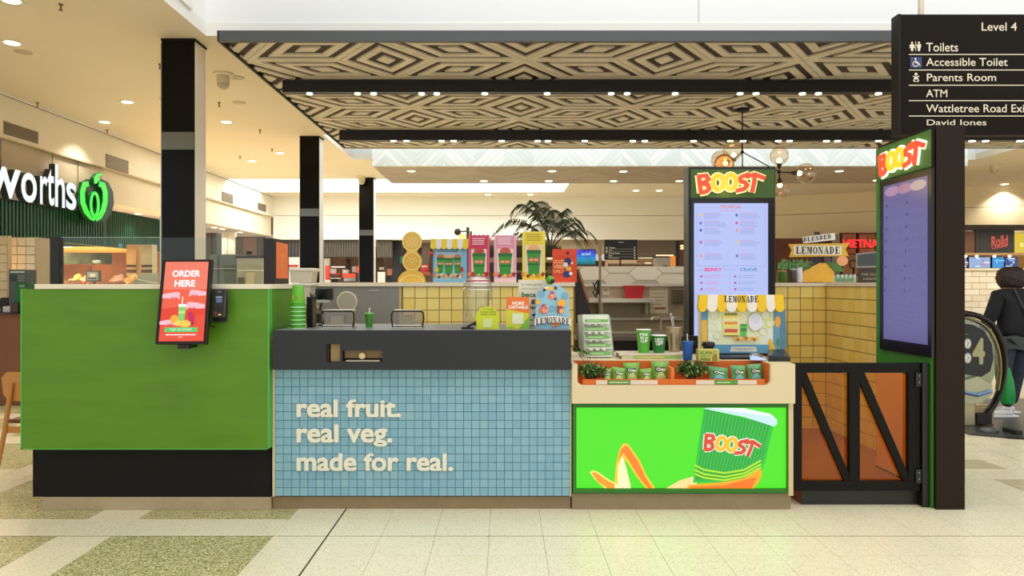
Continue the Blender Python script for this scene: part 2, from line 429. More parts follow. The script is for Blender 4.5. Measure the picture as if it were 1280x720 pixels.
# ceiling with three roof openings
V1 = (-3.02, 12, -6, 7.49); V2 = (-3.05, 9.5, 12.4, 14.9); V3 = (-6.6, 1.62, 17.65, 20.1)
mb = MB(); holed(mb, -6.6, 14, -6, 21.2, [V1, V2, V3], lambda a, b, c, d: mb.box(a, b, c, d, CZ, CZ+.12))
S('ceiling', mb, m_ceil)
def upstand(name, v, h, left=True, back=True, right=True, frnt=True, m=m_white):
    mb = MB(); t = .1
    if left: mb.box(v[0]-t, v[0], v[2], v[3]+t, CZ+.121, h)
    if right: mb.box(v[1], v[1]+t, v[2], v[3]+t, CZ+.121, h)
    if back: mb.box(v[0], v[1], v[3], v[3]+t, CZ+.121, h)
    if frnt: mb.box(v[0], v[1], v[2]-t, v[2], CZ+.121, h)
    return S(name, mb, m)
upstand('trim_1', V1, 7.2, frnt=False, m=mat((244,244,242), .7))
for k, v in enumerate((V1, V2, V3)):      # white lining of the opening edges
    mb = MB(); mb.box(v[0]+.0005, v[1]-.0005, v[3]-.008, v[3]-.0005, CZ-.001, CZ+.13)
    mb.box(v[0]+.0005, v[0]+.008, v[2]+.001, v[3]-.0085, CZ-.001, CZ+.13)
    S('trim_%d' % (13+k), mb, m_white)
upstand('trim_2', V2, 5.6, m=mat((240,246,250), .7)); upstand('trim_3', V3, 5.4, m=mat((236,244,252), .7))
# joints of the white boarding above the kiosk
mb = MB()
for x in (1.97,): mb.box(x, x+.008, 7.483, 7.4895, CZ, 7.2)
S('trim_4', mb, mat((205,205,205), .6))
# high dark window in the left side of the front opening
mb = MB().box(-3.019, -2.99, 5.0, 7.06, 4.18, 4.25); mb.box(-3.019, -2.985, -6, 7.10, 4.12, 4.18); mb.box(-3.019, -2.99, 7.06, 7.10, 4.18, 6)
S('trim_5', mb, m_white)
w1 = S('window_1', MB().box(-3.018, -3.005, 3, 7.06, 4.25, 6), mat((120,118,116), .3))

# left side of the mall: upper wall, step, facade
LX = -6.62
mb = MB().box(LX-.1, LX, 3, 21.2, 3.42, CZ); 
wl = S('wall_left', mb, m_cream)
mb = MB().box(LX-.2, LX-.06, 12.3, 21.2, 2.87, 3.42)
ys = [12.3]; y = 12.3
P('fascia', mb, mat((222,208,180), .7), wl)
y = 12.28
for k, y0 in enumerate((11.55, 10.9, 9.78, 8.55, 7.3, 6.0, 4.7)):
    P('fascia_panel', MB().box(LX-.2, LX-.04, y0+.014, y-.014, 2.63, 3.415), mat((190,174,148), .65), wl); y = y0
P('shadow_line', MB().box(LX-.19, LX-.1, 4.7, 12.3, 2.63, 3.41), mat((90,70,50), .7), wl)
P('wall_end', MB().box(-16, LX-.2, 12.3, 12.42, 2.2, 3.42), mat((200,185,155), .7), wl)
S('trim_6', MB().box(LX-.012, LX+.012, 3, 21.2, 3.405, 3.425), mat((190,168,130), .6))
S('trim_7', MB().box(LX-.004, LX+.01, 3, 21.2, 3.985, 4.0), mat((150,130,98), .6))
# lower ceiling over the shops left of the walkway
S('trim_8', MB().box(-16, LX-.2, 12.42, 24, 2.871, 2.95), mat((215,205,205), .7))
for k, (y0, y1, z0, z1) in enumerate(((9.0, 9.72, 3.42+.1, 3.42+.0), (0,0,0,0))):
    pass
def grille(y0, y1, z0, z1, label):
    t = T('air_grille', label, 'vent', (LX+.01, y0, z0), 'air grilles high on the left wall')
    P('frame', MB().box(LX+.001, LX+.008, y0, y1, z0, z1), mat((165,152,126), .5, metal=.3), t)
    mb = MB(); n = 6
    for q in range(n):
        z = z0+(z1-z0)*(q+.5)/n; mb.box(LX+.0085, LX+.02, y0+.015, y1-.015, z-.012, z+.006)
    P('louvre', mb, mat((120,108,86), .5, metal=.3), t, kind='stuff')
def ld(px): return (px-VX)/F and LX*F/(px-VX)
def lz(px, py): return EYE-(py-VY)/F*ld(px)
for a, b, c, d, l in ((4,47,151,165,'air grille on left wall nearest the camera, above the supermarket letters'),
                      (132,160,192,207,'air grille high on left wall above the glowing apple emblem'),
                      (277,291,239,249,'air grille on left wall seen just right of the near column'),
                      (322,332,253,260,'farthest small air grille on left wall near the back corner')):
    grille(ld(a), ld(b), lz(a, d+2), lz(a, c), l)
# far wall with its band, soffit below and shop recess behind
BW = 21.2
mb = MB().box(LX, 7.6, BW, BW+.15, 3.47, CZ); mb.box(LX, 7.6, BW, BW+.15, 2.78, 3.455); mb.box(LX, 7.6, BW+.05, BW+.15, 3.45, 3.48)
S('wall_back', mb, mat((246,240,226), .7))
a = at(950, 246, 20.9); 
def slab(mb, p, q, z0, z1, t=.15):
    p = Vector(p); q = Vector(q); d = (q-p).normalized(); n = Vector((-d.y, d.x))*t
    mb.add([(p.x,p.y,z0),(q.x,q.y,z0),(q.x+n.x,q.y+n.y,z0),(p.x+n.x,p.y+n.y,z0),(p.x,p.y,z1),(q.x,q.y,z1),(q.x+n.x,q.y+n.y,z1),(p.x+n.x,p.y+n.y,z1)],
           [(0,3,2,1),(4,5,6,7),(0,1,5,4),(1,2,6,5),(2,3,7,6),(3,0,4,7)])
RA = (7.6, 21.2); RB = (13.6, 18.2)
mb = MB(); slab(mb, RA, RB, 3.47, CZ); slab(mb, RA, RB, 2.78, 3.455)
S('wall_right', mb, mat((240,224,186), .7))
mb = MB().box(LX, 14, BW+.15, 26, 2.78, 2.86); S('trim_9', mb, mat((212,200,180), .7))
mb = MB().box(-16, 16, 26, 26.2, 0, 4.1); S('trim_10', mb, mat((120,96,72), .7))
S('trim_11', MB().box(-16, -15.8, -6, 26, 0, 4.1), mat((150,120,90), .8))
S('trim_12', MB().box(15.8, 16, 10, 26, 0, 4.1), mat((190,170,140), .8))
# ceiling piece right of the angled wall is covered by the slab above

# columns down the left of the walkway
cl0 = None
for (pxa, pxb, pt, hb, lab) in ((202,243,48,8,'nearest black mirrored square column with cream side'), (375,399,170,5,'middle black column with white side, second from the camera'), (449,467,222,5,'farthest black column with white side under a dome camera')):
    d = (CZ-EYE)*F/(VY-pt); x0, x1 = X(pxa, d), X(pxb, d); dp = .3
    t = T('column', lab, 'column', ((x0+x1)/2, d, 0), 'row of square columns')
    P('core', MB().box(x0+.01, x1-.004, d+.012, d+dp, 0, CZ), mat((232,220,200) if hb == 8 else (240,238,232), .35), t)
    P('front_panel', MB().box(x0, x1, d, d+.011, 0, CZ-.023), mat((12,10,7), .2, spec=.15), t)
    P('head_trim', MB().box(x0-.006, x1+.008, d-.006, d+dp+.004, CZ-.022, CZ-.001), m_black, t)
    P('corner_strip', MB().box(x0-.008, x0, d-.004, d+.02, 0, CZ-.05), mat((190,186,178), .3, metal=.8), t)
    P('reveal_band', MB().box(x0+.001, x1-.001, d-.003, d, EYE+(VY-(165+22))/F*d if hb == 8 else CZ*.66, EYE+(VY-165)/F*d if hb == 8 else CZ*.66+.13), mat((120,122,118), .15, metal=.9), t)

# timber boxed bulkhead hanging past the kiosk
CH1 = chevron('white_chevron_boards', (240,243,240), (208,216,212), .55, .13, 1.0, 'Z', .55)
CH2 = chevron('grey_chevron_boards', (176,160,140), (146,130,112), .55, .13, 1.0, 'Y', .5)
t = T('hanging_bulkhead', 'long hanging bulkhead of chevron timber boards beyond the patterned canopy', 'bulkhead', (3, 13.8, 3.7))
P('face', MB().box(-2.46, 8.66, 13.8, 13.9, 3.7, 5.4), CH1, t)
P('underside', MB().box(-2.46, 8.66, 13.9, 16.2, 3.7, 3.98), CH2, t)

# ---------------------------------------------------------------- canopy
SZ = 3.75; CX0 = X(274, 6.86); CX1 = 9.4; CY0 = 6.86; CY1 = 12.28
can = T('canopy', 'suspended canopy with carved geometric timber soffit and black light beams over the kiosk', 'canopy', ((CX0+CX1)/2, CY0, SZ))
P('fascia', MB().box(CX0, CX1, CY0, CY0+.05, SZ-.01, SZ+.09), mat((78,80,82), .5), can)
P('side_trim', MB().box(CX0-.02, CX0, CY0, CY1, SZ-.01, SZ+.09), mat((24,22,20), .5), can)
P('back_trim', MB().box(CX0, CX1, CY1, CY1+.02, SZ-.01, SZ+.2), mat((210,205,195), .5), can)
m_slat = mat((214,202,180), .55, noise=.08, nscale=5, stretch=(1,1,1)); m_slot = mat((52,38,26), .7)
def clip(poly, x0, x1, y0, y1):
    for ax, s, lim in ((0,1,x0),(0,-1,x1),(1,1,y0),(1,-1,y1)):
        out = []
        for i in range(len(poly)):
            a, b = poly[i-1], poly[i]; ia = s*(a[ax]-lim) >= 0; ib = s*(b[ax]-lim) >= 0
            if ia != ib:
                k = (lim-a[ax])/(b[ax]-a[ax]); out.append((a[0]+(b[0]-a[0])*k, a[1]+(b[1]-a[1])*k))
            if ib: out.append(b)
        poly = out
        if not poly: return []
    return poly
PX, PY, HA = 1.415, .67, .4775
OX, OY = -1.2, 7.52
cells = []
for i in range(-3, 9):
    for j in range(-2, 9):
        if (i+j) % 2 == 0:
            cx, cy = OX+i*PX, OY+j*PY
            cells.append([(cx-HA,cy),(cx,cy-PY),(cx+HA,cy),(cx,cy+PY)])
            for sx in (1, -1):      # one slanting cell up each side; the next row's cells fill the rest
                cells.append([(cx+sx*HA,cy),(cx+sx*PX,cy),(cx+sx*(PX-HA),cy+PY),(cx,cy+PY)])
def rp(mb, poly, z0, z1):
    a = sum(poly[i-1][0]*poly[i][1]-poly[i][0]*poly[i-1][1] for i in range(len(poly)))
    if abs(a) < 1e-5: return
    if a < 0: poly = poly[::-1]
    n = len(poly); v = [(x,y,z0) for x,y in poly]+[(x,y,z1) for x,y in poly]
    mb.add(v, [tuple(reversed(range(n)))]+[(k,(k+1)%n,(k+1)%n+n,k+n) for k in range(n)])
lim = (CX0+.005, CX1, CY0+.05, CY1)
for c in cells:
    full = clip(c, *lim)
    if len(full) < 3: continue
    mb = MB(); rp(mb, full, SZ+.03, SZ+.05)
    if not mb.f: continue
    pan = P('soffit_panel', mb, m_slot, can)
    cx = sum(p[0] for p in c)/4; cy = sum(p[1] for p in c)/4
    for (s1, s0) in ((.99,.84), (.64,.43), (.20,.0)):
        mb = MB()
        for k in range(4):
            a, b = c[k], c[(k+1)%4]
            sc = lambda p, s: (cx+(p[0]-cx)*s, cy+(p[1]-cy)*s)
            q = [sc(a,s1), sc(b,s1), sc(b,s0), sc(a,s0)] if s0 else [sc(a,s1), sc(b,s1), (cx,cy)]
            q = clip(q, *lim)
            if len(q) >= 3: rp(mb, q, SZ+.012, SZ+.03)
        if mb.f: P('slat_frame', mb, m_slat, pan)
P('deck', MB().box(CX0, CX1, CY0+.052, CY1, SZ+.052, SZ+.088), m_slot, can)
for (xl, d, zb) in ((X(353,8.2), 8.2, 3.618), (X(424,10.87), 10.87, 3.608)):
    P('light_beam', MB().box(xl, CX1, d, d+.12, zb, SZ+.001), mat((16,12,9), .4), can)

def spot(loc, power, parent, size=115, col=(1,.94,.84), aim=(0,0,0)):
    l = bpy.data.lights.new('spot', 'SPOT'); l.energy = power; l.color = col; l.spot_size = math.radians(size); l.spot_blend = .7; l.shadow_soft_size = .04
    o = bpy.data.objects.new('spot', l); C.objects.link(o); o.parent = parent; o.location = Vector(loc)-rootloc(parent); o.rotation_euler = aim; return o
m_lamp = mat((255,240,214), .5, emit=6); m_rim = mat((235,228,210), .4)
def downlight(x, y, z, r, label, group, power=0, rim=True):
    t = T('downlight', label, 'light', (x, y, z), group)
    if rim: P('rim', MB().lathe([(r*1.3, -.001), (r*1.3, -.008), (r, -.008), (r, -.001)], (x,y,z), 18), m_rim, t)
    P('lens', MB().lathe([(r, -.002), (r*.9, -.012), (0, -.012)], (x,y,z), 18), m_lamp, t)
    if power: spot((x, y, z-.02), power, t)
for k, px in enumerate((387,447,467,527,546,606,684,764,784,844,925,945,1003,1023,1098)):
    downlight(X(px, 8.26), 8.26, 3.618, .035, '%s warm downlight from the left under the front black canopy beam' % ORD[k], 'downlights under the front canopy beam', 45 if k % 2 == 0 else 0, False)
for k, px in enumerate((492,508,552,567,627,672,685,731,791,806,867,913,929,973,987,1033,1047,1098,1215,1232,1275)):
    downlight(X(px, 10.93), 10.93, 3.608, .045, '%s warm downlight from the left under the rear black canopy beam' % ORD[k], 'downlights under the rear canopy beam', 22 if k % 3 == 0 else 0, False)
CL = [(15,53,'ceiling downlight at the left picture edge, second from the camera'), (14,0,'ceiling downlight at the upper left picture corner'),
      (159,127,'round ceiling downlight midway between near column and left wall'), (131,152,'round ceiling downlight over the apple emblem, near the left wall'),
      (283,152,'round ceiling downlight below the near dome camera'), (315,201,'round ceiling downlight left of the middle column, farther one'), (350,191,'round ceiling downlight just left of the middle column')]
for px, py, l in CL:
    d = (CZ-EYE)*F/(VY-py); downlight(X(px,d), d, CZ, .075, l, 'downlights in the left walkway ceiling', 90)
for k, (px, py) in enumerate(((610,243),(663,243),(795,238),(824,238))):
    d = (CZ-EYE)*F/(VY-py); downlight(X(px,d), d, CZ, .085, '%s tiny ceiling downlight from the left along the far cream wall' % ORD[k], 'downlights by the far wall', 50 if px in (663,824) else 0)
d = (CZ-EYE)*F/(VY-230); downlight(X(1256,d), d, CZ, .085, 'ceiling downlight washing the wall beyond the black totem', 'downlights by the far wall', 110)
for k, (px, py) in enumerate(((514,213.5),(605,226),(686,226),(690,213.5),(767,226),(779,214),(849,226),(1049,213.5),(1096,225))):
    d = (3.7-EYE)*F/(VY-py); downlight(X(px,d), d, 3.7, .075, '%s downlight from the left in the grey timber underside of the hanging bulkhead' % ORD[k], 'downlights in the hanging bulkhead', 25 if int(px) % 2 else 0)
for px, l in ((173,'small downlight in shop soffit right of the apple emblem'), (268,'shop soffit downlight nearest the cream column side'), (278,'shop soffit downlight second from the cream column side'), (300,'shop soffit downlight nearest the back left corner')):
    py = {173:267, 268:284, 278:286, 300:290}[px]; d = (2.87-EYE)*F/(VY-py); downlight(X(px,d), d, 2.87, .07, l, 'downlights in the left shop soffit', 25)
for px, py, l in ((742,296,'far shop ceiling downlight above the blue screen'), (771,298,'far shop ceiling downlight above the small directory'), (812,297,'far shop ceiling downlight right of the small directory')):
    d = 22.4; downlight(X(px,d), d, 2.775, .06, l, 'downlights in the far shop ceiling', 30)
# dome cameras
for px, py, r, l in ((279,92,.12,'white dome security camera on ceiling right of near column'), (454,222,.13,'white dome security camera beside the farthest column'), (1243,205,.13,'white dome security camera on the ceiling right of the black totem')):
    d = (CZ-EYE)*F/(VY-py); c = (X(px,d), d-.2 if r == .13 and px < 1000 else d, CZ)
    t = T('dome_camera', l, 'camera', c, 'ceiling dome cameras')
    P('mount', MB().lathe([(r, 0), (r, -.02), (r*.8, -.03), (r*.8,-.03)], c, 24), mat((225,212,186), .5), t, smooth=True)
    P('housing', MB().lathe([(r*.62, -.028), (r*.62, -.1), (r*.6, -.12)], c, 24), mat((214,200,172), .5), t, smooth=True)
    P('dome', MB().lathe([(r*.58*math.cos(a*math.pi/16), -.12-r*.58*math.sin(a*math.pi/16)) for a in range(9)], c, 24), mat((190,176,148), .15), t, smooth=True)
for k, (px, py) in enumerate(((47,128),(76,5),(134,162),(200,80),(274,128),(300,195),(325,162),(340,186))):
    d = (CZ-EYE)*F/(VY-py); c = (X(px,d), d, CZ)
    o = P('sprinkler_head', MB().lathe([(.02,0),(.02,-.01),(.008,-.02),(.008,-.05),(.018,-.055),(.018,-.06)], c, 10), mat((130,110,80), .4, metal=.6))
    o['label'] = '%s tiny metal sprinkler head from the left under the walkway ceiling' % ORD[k]; o['category'] = 'sprinkler'; o['group'] = 'ceiling sprinkler heads'
for k, (px, py) in enumerate(((29,65),(208,124),(296,97),(299,128))):
    d = (CZ-EYE)*F/(VY-py); c = (X(px,d), d, CZ)
    o = P('ceiling_speaker', MB().lathe([(.09,0),(.09,-.006),(.07,-.008),(.07,-.008)], c, 18), mat((196,180,150), .6))
    o['label'] = '%s flat round speaker grille from the left in the walkway ceiling' % ORD[k]; o['category'] = 'speaker'; o['group'] = 'ceiling speakers'
# ================================================================ KIOSK
# raised kiosk platform
t = T('kiosk_platform', 'low raised kiosk base with dark edge and red-brown floor behind the gate', 'platform', (.8, 5.5, 0))
P('deck', MB().box(-1.4, 2.0, 5.68, 7.1, .002, .1).box(2.0, 2.82, 4.985, 7.1, .002, .1).box(2.82, 3.095, 5.63, 7.1, .002, .1), mat((150,78,44), .5, noise=.12, nscale=3), t)
P('edge', MB().box(2.0, 2.815, 4.975, 4.985, .002, .1), mat((30,32,24), .45, noise=.2), t)
# left green counter
gx0, gx1 = X(26,4.8), X(337,4.8)
t = T('green_counter', 'tall green stained timber counter with white top and black recessed base', 'counter', ((gx0+gx1)/2, 4.8, 0))
m_green = mat((88,138,14), .42, noise=.11, nscale=3.2, stretch=(.5,1,3))
zt, zb = Z(361.5,4.8), Z(562,4.8)
P('front_panel', MB().box(gx0+.01, gx1-.012, 4.8, 4.84, zb+.008, zt), m_green, t)
P('edge_trim', MB().box(gx0, gx0+.01, 4.797, 4.85, zb, zt+.003).box(gx1-.012, gx1, 4.797, 4.85, zb, zt+.003).box(gx0, gx1, 4.797, 4.85, zb, zb+.008), mat((84,172,66), .4), t)
P('side_panel', MB().box(gx1-.04, gx1-.002, 4.85, 5.33, zb, zt), mat((72,134,18), .42, noise=.1, nscale=3, stretch=(1,.5,3)), t)
P('body', MB().box(gx0+.08, gx1-.05, 4.845, 5.32, zb, zt), mat((40,60,20), .6), t)
P('recessed_base', MB().box(X(41,4.86), X(338.5,4.86), 4.86, 5.3, Z(621,4.86), zb-.001), mat((22,18,18), .6, spec=.2, noise=.15, nscale=2), t)
P('plinth', MB().box(X(53,4.855), X(338.5,4.855), 4.855, 5.28, .001, Z(621.5,4.855)), mat((178,160,128), .6, noise=.08), t)
P('worktop', MB().box(X(44,4.8), gx1+.008, 4.79, 5.34, zt+.001, Z(355.2,4.8)), mat((238,226,200), .4), t, bevel=.003)
# blue counter
bx0, bx1 = X(344,4.86), X(712.5,4.86); z0, z1 = Z(620,4.86), Z(462,4.86)
t = T('blue_tiled_counter', 'central counter faced in small blue tiles under a wide charcoal fascia', 'counter', ((bx0+bx1)/2, 4.86, 0))
P('carcass', MB().box(bx0-.015, bx1+.01, 4.872, 5.55, z0, z1), mat((96,130,140), .7), t)
P('edge_trim', MB().box(X(341,4.86), bx0, 4.852, 4.9, z0-.001, z1), mat((214,200,160), .5), t)
P('edge_trim', MB().box(bx1, X(714.3,4.86)-.001, 4.852, 4.9, z0-.001, z1), mat((214,200,160), .5), t)
P('grout', MB().box(bx0, bx1, 4.864, 4.872, z0, z1), mat((98,138,152), .8), t)
nc, nr = 36, 15; pw = (bx1-bx0)/nc; ph = (z1-z0)/nr
def bt(mb, x, z, w, h, y=4.858, dep=.006, g=.0009, c=.0012):
    return mb.add([(x+g,y+dep,z+g),(x+w-g,y+dep,z+g),(x+w-g,y+dep,z+h-g),(x+g,y+dep,z+h-g),(x+g+c,y,z+g+c),(x+w-g-c,y,z+g+c),(x+w-g-c,y,z+h-g-c),(x+g+c,y,z+h-g-c)],
                  [(7,6,5,4)[::-1],(0,1,5,4),(1,2,6,5),(2,3,7,6),(3,0,4,7)])
blues = [mat(c, .3) for c in ((136,182,198), (132,178,195), (140,184,198), (128,176,194))]
bm_ = []
for m in blues:
    mb = bt(MB(), 0, 0, pw, ph, y=0); me = bpy.data.meshes.new('tile'); me.from_pydata(mb.v, [], mb.f); me.materials.append(m); bm_.append(me)
rest = MB()
for i in range(nc):
    for j in range(nr):
        if i < 20: inst('tile', random.choice(bm_), (bx0+i*pw, 4.858, z0+j*ph), t)
        else: bt(rest, bx0+i*pw, z0+j*ph, pw, ph); rest.m[-5:] = [random.randrange(4)]*5
P('tile', rest, blues, t, kind='stuff')
P('plinth', MB().box(X(341,4.885), X(713.2,4.885), 4.885, 5.5, .001, Z(620.5,4.885)), mat((146,124,92), .6, noise=.08), t)
fx0, fx1 = X(341,4.78), X(714,4.78); fz0, fz1 = Z(462,4.78), Z(413,4.78)
holes = [(X(408,4.78), X(425,4.78), Z(453,4.78), Z(430,4.78)), (X(428,4.78), X(478,4.78), Z(452,4.78), Z(438,4.78))]
mb = MB(); holed(mb, fx0, fx1, fz0, fz1, holes, lambda a, b, c, d: mb.box(a, b, 4.78, 4.80, c, d))
m_char = mat((48,50,53), .55, spec=.3)
P('fascia', mb, m_char, t)
P('worktop', MB().box(fx0, fx1, 4.80, 5.6, fz1-.03, fz1), mat((128,130,130), .35), t)
P('fascia_return', MB().box(fx1-.02, fx1, 4.80, 5.6, fz0, fz1-.031).box(fx0, fx1, 4.80, 4.87, fz0, fz0+.012).box(fx0+.01, fx1-.03, 4.87, 4.885, fz0+.012, fz1-.031), m_char, t)
h = holes[0]
P('cubby_lining', MB().box(h[0]+.02, h[1]-.004, 4.815, 4.86, h[2]+.002, h[3]-.004), mat((166,140,84), .5), t)
P('cubby_lining', MB().box(h[0]-.004, h[0]+.012, 4.803, 4.86, h[2]-.01, h[3]+.01), mat((60,36,22), .5), t)
h = holes[1]
P('cubby_lining', MB().box(h[0]+.004, h[1]-.004, 4.83, 4.862, h[2]+.018, h[3]-.003), mat((140,114,74), .45), t)
P('cubby_shelf', MB().box(h[0]+.02, h[1]-.02, 4.79, 4.86, h[2]-.002, h[2]+.007), mat((214,200,170), .3, metal=.4), t)
c = at(452.5, 445, 4.80); P('cubby_knob', MB().lathe([(.021,0),(.021,.02),(0,.022)], (c.x, 4.822, c.z), 20, tilt=Matrix.Rotation(math.pi/2, 3, 'X')), mat((220,196,140), .35, metal=.3), t)
g = G(lambda a, b: at(a, b, 4.857), (0,-1,0), base=.001)
lt = (240,234,214)
for s, x0, y0, x1, y1, bs_, xh_ in (('real fruit.', 372.3,499.5,500.3,521.5,520.9,504.6), ('real veg.', 372.3,530.8,489.7,557,551.9,535.8), ('made for real.', 372.3,567,565.7,588.5,587.9,571.8)):
    g = G(lambda a, b: at(a, b, 4.857), (0,-1,0), base=.001)
    g.text(lt, s, x0, y0, x1, y1, bold=.03, t=.012, base=bs_, xh=xh_); g.build('lettering', t, .5)
# scanner and pens: small things on the worktop come later

# white display counter
wx0, wx1 = X(715,4.8), X(994,4.8); wz0, wz1 = Z(504.5,4.8), Z(455,4.8)
t = T('display_counter', 'low cream display counter with snack trough above a glowing green light box', 'counter', ((wx0+wx1)/2, 4.8, 0))
m_cr = mat((226,206,166), .45)
tx0, tx1, tz = X(722,4.8), X(963.5,4.8), Z(481.5,4.8)
# front apron with a rounded cut for the trough
r = .035; pts = [(wx0,wz0),(wx1,wz0),(wx1,wz1),(tx1,wz1)]
for k in range(7): a = k/6*math.pi/2; pts.append((tx1-r+r*math.cos(a), tz+r-r*math.sin(a)))
for k in range(7): a = k/6*math.pi/2; pts.append((tx0+r-r*math.sin(a), tz+r-r*math.cos(a)))
pts += [(tx0,wz1),(wx0,wz1)]
P('apron', MB().prism(pts, 4.8, 4.83), m_cr, t)
mb = MB(); holed(mb, wx0, wx1, 4.83, 5.66, [(tx0-.01, tx1+.01, 4.82, 5.05)], lambda a, b, c, d: mb.box(a, b, c, d, wz1-.03, wz1))
P('worktop', mb, m_cr, t)
P('side_panel', MB().box(wx1-.03, wx1, 4.83, 5.64, .1, wz1-.031), mat((214,190,150), .5), t)
m_or = mat((214,104,24), .5)
P('trough', MB().box(tx0-.008, tx1+.008, 5.03, 5.048, tz-.01, wz1-.004).box(tx0-.008, tx0, 4.832, 5.03, tz-.01, wz1-.004).box(tx1, tx1+.008, 4.832, 5.03, tz-.01, wz1-.004).box(tx0, tx1, 4.832, 5.03, tz-.01, tz), m_or, t)
P('divider', MB().box(X(839,4.83), X(843,4.83), 4.832, 5.028, tz, wz1-.03), mat((226,120,44), .5), t)
P('price_rail', MB().box(tx0+r, tx1-r, 4.812, 4.83, tz+.001, Z(474.5,4.8)), m_or, t)
g = G(lambda a, b: at(a, b, 4.811), (0,-1,0))
for x0, x1, c in ((745,822,(226,206,186)), (870,946,(226,206,186)), (759,788,(96,144,62)), (893,922,(86,150,52))): g.rect(c, x0, 475.2, x1, 480.6)
g.lines((220,235,190), 762, 476.5, 786, 479.5, 1, 1.2); g.lines((220,235,190), 896, 476.5, 914, 479.5, 1, 1.2)
g.build('price_label', t, .5)
P('body', MB().box(wx0+.01, wx1-.031, 4.90, 5.6, .1, tz-.012), mat((60,70,50), .7), t)
P('plinth', MB().box(X(715,4.87), X(988,4.87), 4.87, 5.5, .001, Z(617,4.87)), mat((150,130,98), .55, noise=.08), t)
lx0, lx1, lzb, lzt = X(716,4.84), X(990.5,4.84), Z(616.5,4.84), Z(505,4.84)
mb = MB(); ix0, ix1, iz0, iz1 = X(720.5,4.84), X(984.5,4.84), Z(611.5,4.84), Z(509.5,4.84)
holed(mb, lx0, lx1, lzb, lzt, [(ix0, ix1, iz0, iz1)], lambda a, b, c, d: mb.box(a, b, 4.84, 4.89, c, d))
P('light_box_frame', mb, mat((40,116,26), .45), t)
g = G(lambda a, b: at(a, b, 4.868), (0,-1,0))
LG = (70,226,10)
g.rect(LG, 719.5, 508.5, 985.5, 612.5)
gr = (14,158,48)
# peel, cup and banana-coloured slice print
def pl(c, pts): g.poly(c, pts)
pl((255,236,120), [(737,590),(740,588),(746,589),(762,600),(774,606),(770,612),(758,612),(745,601)])
pl((255,150,24), [(739,590.5),(745,590.5),(760,601),(772,607),(774,612),(762,612),(747,602)])
pl((255,245,190), [(774,570),(779,572),(783,585),(788,606),(789,611.5),(768,611.5),(769,590)])
pl((255,200,40), [(768,603),(770,580),(774,562),(779,554),(784,554),(789,560),(800,576),(808,594),(820,611.5),(808,611.5),(796,596),(784,578),(777,570),(772,585),(772,606)])
pl((255,122,20), [(771,580),(776,562),(781,557),(785,558),(798,577),(806,595),(816,611.5),(811,611.5),(799,597),(786,576),(779,566),(774,573)])
pl((255,222,150), [(830,611.5),(850,600),(872,594),(870,611.5)])
pl((20,190,60), [(879.5,511),(967,530),(957,574),(950,594),(920,602),(888,603),(866,603)])
pl(gr, [(881,511),(963,531),(953,574),(944,590),(920,597),(888,600),(869,600)])
for k in range(20):
    u = k/19; g.h -= g.step if k else 0
    g.stroke((30,196,72), [(883+80*u, 513+19*u), (870+76*u, 592+2*u-9*u*u)], 1.3)
pl((206,240,245), [(879,510.5),(884,509.5),(930,510),(962,518),(971,524),(971,530),(967,533),(930,521)])
pl((240,252,250), [(884,509.6),(930,510),(962,517),(968,521),(940,517)])
for y in (0, 6, 11): g.stroke((190,236,30), [(868,581+y),(880,587+y*.9),(905,591+y*.8),(930,587+y*.7),(951,575+y*.8)], 2.2)
pl((255,176,20), [(857,611.5),(860,606),(880,604),(905,602),(930,597),(945,588),(951,586),(952,594),(947,604),(940,611.5)])
pl((255,120,10), [(858,611.5),(864,608),(905,606),(940,597),(946,596),(938,611.5)])
sc = 74/100; rot = math.radians(12)
logo(g, lambda a, b: (877+(a*math.cos(rot)-b*math.sin(rot))*sc*.98+4, 538+(a*math.sin(rot)*.8+b*math.cos(rot))*sc*1.02), o_edge=(250,240,225))
g.build('light_box_print', t, .4, emit=1.0)
P('light_box_back', MB().box(ix0, ix1, 4.872, 4.889, iz0, iz1), mat((200,255,160), .5), t)
l = bpy.data.lights.new('light_box_glow', 'AREA'); l.shape = 'RECTANGLE'; l.size = ix1-ix0; l.size_y = iz1-iz0; l.energy = 1.6; l.color = (.2, 1, .06)
lo = bpy.data.objects.new('light_box_glow', l); C.objects.link(lo); lo.parent = t; lo.location = Vector(((ix0+ix1)/2, 4.862, (iz0+iz1)/2))-t.location; lo.rotation_euler = (math.pi/2, 0, 0)

# gate
gd = 4.93
t = T('kiosk_gate', 'black framed kiosk gate with orange clear panels and two diagonal braces', 'gate', (X(1075,gd), gd, 0))
def gb(name, a, b, c, d, th=.04, m=None, dd=gd): return P(name, MB().pbox(a, b, c, d, dd, th), m or m_black, t)
gb('top_rail', 993, 1150, 454, 466); gb('bottom_rail', 993, 1150, 602, 613.5)
gb('stile', 993, 1002.5, 466.2, 601.8); gb('stile', 1062, 1075, 466.2, 601.8); gb('stile', 1136, 1150, 466.2, 601.8)
for a, b in ((1002.5, 1062), (1075, 1136)):
    q = [at(a, 466.2, gd+.004), at(a+6, 466.2, gd+.004), at(b, 594, gd+.004), at(b, 601.8, gd+.004), at(b-6, 601.8, gd+.004), at(a, 478, gd+.004)]
    P('brace', MB().prism([(p.x, p.z) for p in q], gd+.004, gd+.036), m_black, t)
om = thin_glass((255,222,130), .03, .05, 'orange_acrylic')
for a, b in ((1002.5, 1062), (1075, 1136)): P('orange_panel', MB().pbox(a, b, 466.2, 601.8, gd+.037, .004), om, t)
P('post', MB().box(X(1151,gd), 2.825, gd-.02, gd+.042, .002, Z(453.5,gd)), mat((14,12,12), .3), t)
